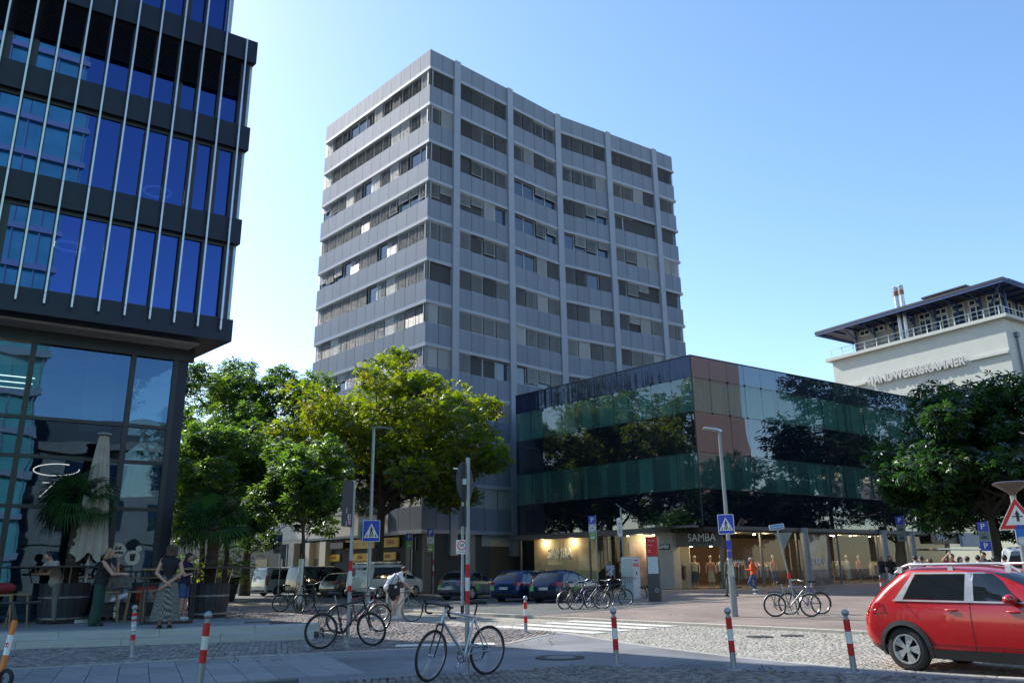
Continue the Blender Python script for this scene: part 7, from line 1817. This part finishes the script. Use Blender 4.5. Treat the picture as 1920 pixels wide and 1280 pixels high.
    if skirt:
        top = j['waist'] + Vector((0, 0, .02)); zb = skirt[1]; n = 24; rings = []
        for q in range(7):
            t = q / 6; z = top.z + (zb - top.z) * t; r = .135 + (skirt[2] - .135) * (t ** .75); cx_ = top.x + (0 - top.x) * t * .3; cy_ = top.y
            rings.append([(cx_ + r * (1 + .07 * t * math.sin(5 * a)) * math.cos(a), cy_ + r * .82 * (1 + .09 * t * math.sin(6 * a + 1)) * math.sin(a), z + .015 * t * math.sin(7 * a)) for a in [2 * math.pi * i / n for i in range(n)]])
        s = MB(); s.loft(rings, cap=False); s.build('skirt', skirt[0], root, smooth=80)
    elif pants:
        b = MB(); capsule(b, tor[0][0], tor[0][1], tor[0][2] + .012, tor[0][3] + .012); capsule(b, j['pelvis'], j['waist'] - Vector((0, 0, .05)), .14 * w, .13 * w)
        ex = .012 if legs != 'wide' else .05
        for s_, c in zip('LR', thigh): capsule(b, c[0], c[1] if legs != 'shorts' else Vector(c[0]).lerp(c[1], .72), c[2] + .014, c[3] + ex + (.02 if legs == 'shorts' else 0))
        if legs != 'shorts':
            for c in calf: capsule(b, c[0], c[1], c[2] + ex, c[3] + ex * (1 if legs == 'long' else 1.5))
        remeshed(b, 'trousers', pants, root, vox)
    h = MB(); bk = hd - fwd * .02 + up * .035
    h.sphere(tuple(bk), (.088, .102, .098), 12, 9)
    if hairlen == 'bob':
        for t in range(-3, 4):
            an = t * .45; q = hd - fwd * (.06 * math.cos(an)) + side * (.085 * math.sin(an)); capsule(h, q + up * .06, q - up * .10, .045, .04, 8)
    elif hairlen == 'long':
        for t in range(-3, 4):
            an = t * .4; q = hd - fwd * (.07 * math.cos(an)) + side * (.08 * math.sin(an)); capsule(h, q + up * .05, q - up * .22, .042, .03, 8)
    elif hairlen == 'bun': h.sphere(tuple(hd - fwd * .12 + up * .06), .045, 8, 6)
    ho = remeshed(h, 'hair', hair, root, max(.012, vox * .7), 1)
    for s in 'LR':
        a_ = j['an' + s]; q = MB(); capsule(q, a_ + Vector((0, .035, -.052)), a_ + Vector((0, -.14, -.06)), .044, .036, 8); q.box(a_.x - .045, a_.x + .045, a_.y - .17, a_.y + .08, a_.z - .092, a_.z - .07); q.build('shoe', shoe, root, smooth=60)
    e = MB()
    for sg in (1, -1): e.sphere(tuple(hd + fwd * .082 + side * (.032 * sg) + up * .012), .011, 6, 5)
    e.build('eyes', M_haird, root)
    return root
def camface(P): return math.degrees(math.atan2(-P.x, -P.y))     # azimuth from P towards the camera
TZ_ = .306
def tpos(px, py): p = at(px, py, TZ_); return p
def tD(px, D): d = ray(px, 1090); p = pol(D, math.degrees(math.atan2(d.x, d.y))); p.z = TZ_; return p
# terrace guests
Pw = tpos(308, 1177); aw = camface(Pw) + 180
person(Pw, aw + 6, 'woman from behind in black top and long dotted skirt, hands clasped behind her back', C_black, None, M_hairb, 'bob', dict(elL=(.26, .06, 1.13), wrL=(.03, .17, .93), elR=(-.26, .06, 1.13), wrR=(.06, .18, .86)), 1.04, 'none', skirt=(C_dots, .16, .30), vox=.013, shoe=M_shoe)
Pg = tpos(178, 1173)
person(Pg, camface(Pg) - 75, 'blonde woman in black top and wide dark green trousers leaning on the high table', C_black, C_green, M_hairl, 'bob', dict(chest=(0, -.05, 1.27), neck=(0, -.09, 1.44), head=(0, -.13, 1.58), shL=(.17, -.06, 1.39), shR=(-.17, -.06, 1.39), elL=(.20, -.30, 1.14), wrL=(.10, -.30, 1.40), elR=(-.22, -.30, 1.12), wrR=(-.10, -.48, 1.13)), 1.04, 'none', 'wide', vox=.012)
Pm = tD(104, 23.9)
person(Pm, camface(Pm) + 60, 'man in a pale patterned shirt leaning on the table behind the palm trunk', C_beige, C_grey, M_haird, 'short', dict(chest=(0, -.10, 1.25), neck=(0, -.18, 1.40), head=(0, -.24, 1.53), shL=(.18, -.14, 1.37), shR=(-.18, -.14, 1.37), elL=(.24, -.30, 1.14), wrL=(.05, -.46, 1.13), elR=(-.24, -.30, 1.14), wrR=(-.02, -.48, 1.13)), 1.06, vox=.015)
Pn_ = tpos(340, 1161)
person(Pn_, camface(Pn_) - 60, 'person in navy tee shirt and blue shorts looking at a phone behind the skirted woman', C_navy, C_blue, M_haird, 'long', dict(elR=(-.24, -.10, 1.12), wrR=(-.05, -.27, 1.18), elL=(.24, -.10, 1.12), wrL=(.05, -.27, 1.16), head=(0, -.06, 1.585)), 1.0, 'short', 'shorts', vox=.014, shoe=M_shoew)
Ps = tD(225, 24.5)
person(Ps, camface(Ps) - 12, 'seated man in grey shirt and white trousers with crossed legs reading his phone', C_grey, C_white, M_haird, 'short', dict(pelvis=(0, .12, .52), waist=(0, .14, .66), chest=(0, .11, .86), neck=(0, .06, 1.03), head=(0, .02, 1.17), shL=(.18, .09, .98), shR=(-.18, .09, .98), elL=(.24, .0, .74), wrL=(.06, -.20, .78), elR=(-.24, .0, .74), wrR=(-.04, -.22, .78), hpL=(.09, .10, .50), knL=(.10, -.33, .58), anL=(-.22, -.42, .47), hpR=(-.09, .10, .50), knR=(-.08, -.34, .50), anR=(-.08, -.30, .10)), 1.1, 'long', 'long', skin=M_skint, vox=.014)
# cyclist on her bike
Pc = at(740, 1167, RZ_); Pc.z = RZ_ + .02; CA = 78
bicycle(Pc, CA, -2, 'grey road bike ridden by the woman in the white shirt', Pgry, drop=True, tw=1, steer=0, seat=.93, name='bicycle', k=1.0)
cy = person(Pc, CA, 'cyclist woman in white tee shirt and black shorts with a black shoulder bag', C_white, C_black, M_hairb, 'bun',
       dict(pelvis=(0, .24, 1.03), waist=(0, .17, 1.17), chest=(0, -.02, 1.34), neck=(0, -.16, 1.44), head=(0, -.27, 1.55), shL=(.17, -.10, 1.40), shR=(-.17, -.10, 1.40), elL=(.22, -.27, 1.16), wrL=(.19, -.46, .98), elR=(-.22, -.27, 1.16), wrR=(-.19, -.46, .98), hpL=(.085, .22, 1.0), knL=(.09, -.12, .77), anL=(.10, .03, .43), hpR=(-.085, .22, 1.0), knR=(-.10, .0, .60), anR=(-.11, .10, .20)), 1.0, 'short', 'shorts', vox=.014, shoe=M_shoew)
bg_ = empty('shoulder_bag', Pc, 180 - CA, 'black tote bag hanging at the side of the cyclist', 'bag')
MB().bbox(-.30, -.22, -.12, .24, .80, 1.14, .02).build('pouch', C_black, bg_); MB().tube([(-.25, -.05, 1.13), (-.20, -.08, 1.48), (-.15, .02, 1.47), (-.24, .18, 1.13)], .012, 6).build('strap', C_black, bg_)
MB().box(-.303, -.30, -.02, .05, 1.02, 1.09).build('tag', C_white, bg_)
# jogger and passers-by on the plaza
def gperson(px, py, face_off, label, **k):
    P = ground(px, py); return person(P, camface(P) + face_off, label, **k)
gperson(1416, 1114, 105, 'jogger in orange shirt and blue leggings with a dark backpack', shirt=C_orange, pants=C_blue, hair=M_hairg, hairlen='bun', J=dict(chest=(0, -.04, 1.28), head=(0, -.08, 1.6), elR=(-.24, .12, 1.16), wrR=(-.2, -.14, 1.12), elL=(.24, .0, 1.14), wrL=(.18, -.26, 1.16), knL=(.09, -.22, .53), anL=(.09, .10, .28), knR=(-.09, .02, .48), anR=(-.09, .05, .09)), vox=.022, shoe=M_shoew, sleeve='long')
gperson(1372, 1117, 150, 'man in grey jacket and grey trousers half hidden behind the right lamp post', shirt=C_olive, pants=C_grey, hair=M_hairg, J=dict(knL=(.1, -.14, .5), anL=(.1, -.22, .1), knR=(-.1, .05, .48), anR=(-.1, .3, .12)), vox=.022, sleeve='long')
gperson(1146, 1108, 170, 'woman in blue and white patterned blouse walking behind the parked bikes', shirt=C_blot, pants=C_navy, hair=M_hairl, hairlen='bob', vox=.022, slim=1.15)
gperson(1660, 1108, 30, 'woman in black top and grey shorts walking past the far column', shirt=C_black, pants=C_grey, hair=M_hairl, legs='shorts', hairlen='bun', vox=.022, J=dict(knL=(.1, -.15, .5), anL=(.1, -.2, .1)), sleeve='none')
gperson(1677, 1110, -20, 'person in black shirt and pale shorts beside the woman at the far column', shirt=C_black, pants=C_white, hair=M_haird, hairlen='long', vox=.022, legs='shorts')
for i, (px, D, sh, hr, hl, lb) in enumerate(((1716, 36, C_white, M_haird, 'short', 'person in white shirt at the left of the crowd behind the red car'), (1728, 37, C_navy, M_haird, 'short', 'person in navy vest second from left behind the red car'), (1743, 33, C_beige, M_hairb, 'bob', 'woman with pinned hair in beige behind the red car roof'), (1786, 35, C_red, M_haird, 'short', 'man in dark red shirt with raised arm behind the red car'), (1800, 34, C_royal, M_haird, 'long', 'person in royal blue top behind the red car'), (1814, 34, C_brown, M_hairb, 'short', 'person in brown top right of the royal blue one'),
    (1834, 33, C_white, M_haird, 'short', 'person in white shirt with dark rucksack under the right chestnut'), (1846, 36, C_black, M_haird, 'short', 'tall person in black under the right chestnut'), (1866, 33, C_white, M_haird, 'bob', 'person in white with dark hair near the white van'), (1884, 32, C_black, M_haird, 'short', 'rightmost person in black in front of the white van'))):
    d = ray(px, 1050); P = pol(D, math.degrees(math.atan2(d.x, d.y))); P.z = gz(P.x, P.y)
    Jx = dict(elR=(-.34, -.02, 1.5), wrR=(-.14, -.04, 1.68)) if i == 3 else None
    person(P, camface(P) + (160, 120, 60, 20, -40, 150, 170, 30, 200, 150)[i], lb, sh, (C_blue, C_black, C_grey)[i % 3], hr, hl, Jx, (1.0, .98, .95, 1.03, .97, .98, 1.0, 1.06, .98, 1.0)[i], vox=.024, group='crowd behind the red car')
for i, (px, D, sh, hr, lb) in enumerate(((585, 58, C_brown, M_hairg, 'grey-haired person standing behind the beige parked car'), (607, 57, C_navy, M_haird, 'person in dark blue with pale sleeves beside the cream pilaster'))):
    d = ray(px, 1060); P = pol(D, math.degrees(math.atan2(d.x, d.y))); person(P, camface(P) + (20, 140)[i], lb, sh, C_grey, hr, vox=.026, group='people beside the parked cars', k=1.08)
# ================= cafe terrace =================
M_barrel = pm('dark_barrel_wood', (.022, .024, .03), rough=.6, var=.25, scale=4, stretch=(6, 6, .6))
M_hoop = pm('barrel_hoop', (.22, .24, .26), rough=.4, metal=.7)
M_palmt = pm('palm_fibre', (.06, .042, .028), rough=.95, var=.5, scale=14, bump=1.0, bscale=30)
LM_palm = leafmat('palm_leaf', [(.018, .05, .016), (.03, .085, .022), (.06, .12, .03)], .3)
M_tabw = pm('dark_table_wood', (.03, .025, .022), rough=.5, var=.2, stretch=(1, 8, 1)); M_oak = pm('oak_wood', (.26, .16, .07), rough=.55, var=.2, stretch=(1, 1, 8), scale=5)
def frond_mesh(L_=.78, n=26, seed=0):
    r_ = random.Random(seed); b = MB(); pet = .55
    b.tube([(0, 0, 0), (pet * .5, 0, .05), (pet, 0, .02)], [.014, .010, .008], 5)
    for k in range(n):
        a = R_(-115 + 230 * k / (n - 1)); L2 = L_ * (.72 + .28 * math.cos(a * .6)) * r_.uniform(.9, 1.05); d = Vector((math.cos(a), math.sin(a), 0)); q = Vector((-d.y, d.x, 0)); o_ = Vector((pet, 0, .02)); w_ = .019
        dr = r_.uniform(.15, .42)
        pts = [o_, o_ + d * L2 * .5 + Vector((0, 0, .02)), o_ + d * L2 * .78 + Vector((0, 0, -.06 - dr * .25)), o_ + d * L2 * .93 + Vector((0, 0, -.14 - dr * .75))]
        ws = [.004, w_, w_ * .7, .002]; vs = []
        for p, ww_ in zip(pts, ws): vs += [p + q * ww_ , p - q * ww_ + Vector((0, 0, .0))]
        b.add(vs, [(0, 1, 3, 2), (2, 3, 5, 4), (4, 5, 7, 6)])
    return b.mesh('frond', LM_palm)
FRD = [frond_mesh(.62, 26, s) for s in range(3)]
def palm(P, H, label, s=1.0, n=34, seed=0, rt=.15):
    o = empty('palm_tree', P, 0, label, 'palm', 'potted palms'); b = MB(); r_ = random.Random(seed)
    prof = []
    m = 26
    for i in range(m + 1):
        t = i / m; prof.append((rt * (.9 + .25 * math.sin(math.pi * min(1, t * 1.1))) * (1 + (.07 if i % 2 else -.05)), H * t))
    b.lathe(prof, 14); b.build('trunk', M_palmt, o)
    ft = MB()
    for i in range(130):
        a = r_.uniform(0, 6.28); z = r_.uniform(.1, H); d = Vector((math.cos(a), math.sin(a), r_.uniform(.3, 1.1))).normalized(); p = Vector((math.cos(a) * rt, math.sin(a) * rt, z)); ft.tube([p, p + d * r_.uniform(.04, .12)], [.012, .002], 4)
    ft.build('trunk_fibres', M_palmt, o)['kind'] = 'stuff'
    for i in range(n):
        t = i / n; el = 72 - 100 * t + r_.uniform(-8, 8); a = i * 137.5 + r_.uniform(-12, 12); sc_ = s * r_.uniform(.85, 1.1)
        piece(FRD[i % 3], 'frond', o, T_(0, 0, H - .02 - .12 * t) @ RZ(a) @ RY(-el) @ RX(r_.uniform(-20, 20)) @ SC(sc_, sc_, sc_))
    return o
def barrel(P, r, h, label):
    o = empty('barrel_planter', P, 0, label, 'planter', 'barrel planters'); n = 22
    st_ = MB(); q0 = .90
    for i in range(n):
        a0, a1 = 2 * math.pi * i / n + .012, 2 * math.pi * (i + 1) / n - .012; vs = []
        for z, s in ((0, q0), (h * .5, .98), (h, 1.0)):
            for a in (a0, a1): vs.append((r * s * math.cos(a), r * s * math.sin(a), z))
            for a in (a0, a1): vs.append((r * (s - .08) * math.cos(a), r * (s - .08) * math.sin(a), z))
        stv = MB(); stv.add(vs, [(0, 1, 5, 4), (4, 5, 9, 8), (8, 9, 11, 10), (2, 6, 7, 3), (6, 10, 11, 7)]); stv.build('stave', M_barrel, o)
    MB().lathe([(r * .92, .0), (r * .93, h - .07)], 22).build('soil', pm('potting_soil', (.03, .022, .016), rough=.95), o)
    for z in (h * .1, h * .62): rr = r * (.9 + .16 * z / h if z < h / 2 else .96 + .04 * z / h) + .008; MB().lathe([(rr, z), (rr + .003, z + .045)], 28, cap=False).build('hoop', M_hoop, o, smooth=60)
    return o
def ring_table(P, z, R, label, leg_z0, k=4):
    o = empty('ring_table', P, 0, label, 'table', 'bar tables round the palms'); b = MB(); n = 32; vs = []; fs = []
    for i in range(n):
        a = 2 * math.pi * i / n
        for rr, zz in ((R, z), (R, z - .035), (.2, z - .035), (.2, z)): vs.append((rr * math.cos(a), rr * math.sin(a), zz))
    for i in range(n):
        for q in range(4): fs.append((i * 4 + q, i * 4 + (q + 1) % 4, ((i + 1) % n) * 4 + (q + 1) % 4, ((i + 1) % n) * 4 + q))
    b.add(vs, [tuple(reversed(f)) for f in fs]); b.build('top', M_tabw, o)
    for i in range(k):
        a = R_(35 + 360 * i / k); MB().tube([(R * .42 * math.cos(a), R * .42 * math.sin(a), leg_z0), (R * .5 * math.cos(a), R * .5 * math.sin(a), z - .035)], .014, 6).build('leg', M_alu, o)
    return o
PB1 = tpos(113, 1168); PB1 = PB1 + Vector((PB1.x, PB1.y, 0)).normalized() * .3; PB1.z = TZ_
PB2 = tpos(388, 1158); PB2 = PB2 + Vector((PB2.x, PB2.y, 0)).normalized() * .3; PB2.z = TZ_
s1 = PB1.length / FPX * 1.03; s2 = PB2.length / FPX * 1.03
barrel(PB1, 35 * s1, 58 * s1, 'dark barrel planter of the left palm'); barrel(PB2, 32 * s2, 53 * s2, 'dark barrel planter of the palm by the street')
h1 = ht(135, 945, PB1) - TZ_; h2 = ht(395, 985, PB2) - TZ_
palm(PB1 + Vector((.12, 0, 0)), h1, 'potted palm before the folded parasol', 1.0, 24, 1, .15); palm(PB2, h2, 'potted palm right of the skirted woman', 1.05, 26, 2, .15)
ring_table(PB1, ht(113, 1061, PB1) - TZ_, 88 * s1, 'round dark bar table encircling the left palm', 58 * s1); ring_table(PB2, ht(388, 1063, PB2) - TZ_, 70 * s2, 'round dark bar table encircling the right palm', 53 * s2)
# closed parasol
PP = tD(160, 24.3)
pa = empty('parasol', PP, 0, 'tall closed cream parasol behind the left palm', 'parasol'); Hpa = ht(158, 808, PP) - TZ_; zlo = ht(150, 1045, PP) - TZ_
MB().lathe([(.04, 0), (.04, Hpa)], 10).build('pole', M_alu, pa); n = 40; rings = []
for q in range(9):
    t = q / 8; z = Hpa - .1 - (Hpa - .1 - zlo) * t; r = .11 + .30 * t ** .9
    rings.append([(r * (1 + .16 * math.sin(10 * a)) * math.cos(a), r * (1 + .16 * math.sin(10 * a)) * math.sin(a), z + (.12 * math.sin(5 * a + 1) if q == 8 else 0)) for a in [2 * math.pi * i / n for i in range(n)]])
b = MB(); b.loft(rings, cap=False); b.build('folded_canopy', pm('cream_canvas', (.36, .33, .27), rough=.9, var=.1, scale=3), pa, smooth=70); MB().lathe([(.19, Hpa - .08), (.17, Hpa - .02), (.03, Hpa)], 20).build('cap', pm('canvas_cap', (.2, .2, .18), rough=.8), pa); MB().lathe([(.4, 0), (.4, .08)], 20).build('foot', M_galv, pa)
# long counter, stools, frame table, cushions
cA = tpos(-40, 1105); cB = tpos(400, 1092)
def yb(px, Y=None): pass
ctz = ht(0, 1066, PB1) - TZ_
CP = PB1 + Vector((PB1.x, PB1.y, 0)).normalized() * 1.3; CQ = PB2 + Vector((PB2.x, PB2.y, 0)).normalized() * .9
CP = CP + (CP - CQ).normalized() * 1.6; CP.z = CQ.z = TZ_
dC = (CQ - CP); co = empty('bar_counter', CP, math.degrees(math.atan2(dC.y, dC.x)), 'long oak bar counter on black legs behind the palms', 'bar counter'); LC_ = dC.length - 1.4
MB().bbox(0, LC_, -.2, .2, 1.05, 1.09, .006).build('top', M_oak, co)
for i in range(5): 
    b = MB(); x = .2 + i * (LC_ - .4) / 4; b.box(x - .02, x + .02, -.18, -.14, 0, 1.05); b.box(x - .02, x + .02, .14, .18, 0, 1.05); b.box(x - .02, x + .02, -.14, .14, .02, .06); b.build('trestle', M_bblk, co)
def stool(P, label, cush=None, h=.76, rot=0):
    o = empty('bar_stool', P, rot, label, 'stool', 'bar stools'); MB().bbox(-.19, .19, -.17, .17, h - .04, h, .01).build('seat', M_oak, o)
    for sx in (1, -1):
        for sy in (1, -1): MB().tube([(sx * .15, sy * .13, h - .04), (sx * .22, sy * .2, 0)], [.022, .017], 6).build('leg', M_oak, o)
    b = MB(); b.tube([(.19, .17, .28), (-.19, .17, .28)], .012, 6); b.tube([(.19, -.17, .28), (-.19, -.17, .28)], .012, 6); b.build('foot_rail', M_bblk, o)
    return o
sp_ = [(10, 22.4), (42, 22.8), (210, 23.2), (258, 23.3), (282, 23.9)]
lbs = ['oak bar stool at the far left edge', 'oak bar stool left of the left barrel', 'oak bar stool beside the seated man', 'oak bar stool in front of the red cushion', 'oak bar stool behind the skirted woman']
for (px, py), l_ in zip(sp_, lbs): p = tD(px, py); stool(p, l_, rot=30)
pr = tD(10, 22.4); pr.z = TZ_ + .77
cu_ = empty('red_cushion', pr, 20, 'dark red cushion lying on the stool at far left', 'cushion'); b = MB(); b.sphere((0, 0, .12), (.24, .2, .13), 16, 10); b.build('pad', C_red, cu_, smooth=80)
pr = tD(258, 24.9); bn_ = empty('lounge_bench', pr, 20, 'low bench with red and white cushions behind the stools', 'bench'); MB().bbox(-1.0, 1.1, -.3, .4, .1, .44, .02).build('seat', M_bblk, bn_)
MB().bbox(-1.0, 1.1, .32, .42, .44, .95, .02).build('backrest', M_bblk, bn_); MB().bbox(.0, .5, -.1, .3, .45, .84, .05).build('red_cushion', pm('bright_red_cloth', (.5, .02, .02), rough=.8), bn_, RX(-8)); MB().bbox(-.85, -.2, -.05, .3, .45, .9, .05).build('white_cushion', C_white, bn_); MB().bbox(.55, 1.0, -.1, .3, .45, .9, .05).build('white_cushion', C_white, bn_)
# black metal frame table beside the skirted woman
pf = tpos(300, 1170) + Vector((0, .35, 0)); ft_ = empty('frame_table', pf, 15, 'tall black metal frame table in front of the skirted woman', 'table')
b = MB(); hf = ht(300, 1068, pf) - TZ_
for x in (-.55, .55):
    for y in (-.28, .28): b.box(x - .02, x + .02, y - .02, y + .02, .04, hf)
for y in (-.28, .28): b.box(-.57, .57, y - .02, y + .02, 0, .04)
for x in (-.55, .55): b.box(x - .02, x + .02, -.26, .26, .001, .039)
b.build('frame', M_bblk, ft_); MB().bbox(-.62, .62, -.34, .34, hf, hf + .035, .005).build('top', M_oak, ft_)
# drink crates stacked against the column
for i in range(3):
    p = tD(288, 24.8); c_ = empty('drinks_crate', (p.x, p.y, TZ_ + i * .26), 10, ('grey drinks crate at the bottom of the stack by the dark column', 'grey drinks crate in the middle of the stack by the dark column', 'grey drinks crate on top of the stack by the dark column')[i], 'crate', 'stacked drinks crates')
    b = MB(); b.bbox(-.2, .2, -.15, .15, 0, .25, .01); b.build('crate_body', pm('grey_crate', (.2, .22, .23), rough=.6), c_)
    for x in (-.09, .09): MB().box(x - .05, x + .05, -.153, -.15, .12, .17).build('grip_hole', M_bblk, c_)

# ---- fallen leaves on the pavement and in the gutter
rl2 = np.random.RandomState(8); q = []
for (px0, px1, py0, py1, n, z) in ((560, 1040, 1172, 1212, 90, .014), (0, 560, 1215, 1240, 50, .012), (1000, 1900, 1245, 1279, 70, .014), (1100, 1640, 1180, 1215, 60, RZ_ + .022), (800, 1300, 1128, 1160, 60, .02)):
    for _ in range(n):
        p = at(rl2.uniform(px0, px1), rl2.uniform(py0, py1), z); q.append((p.x, p.y, z + .012))
me = leaves_mesh('fallen_leaves', np.array(q), .075, leafmat('dry_leaf', [(.10, .07, .02), (.18, .12, .03), (.16, .16, .04)], .2), 5, nl=3, droop=.05)
tag(piece(me, 'fallen_leaves'), 'scattered dry yellow brown leaves lying on the pavement and road', 'leaves', kind='stuff')
for o in list(TMP.collection.objects): TMP.collection.objects.unlink(o)
bpy.data.scenes.remove(TMP)
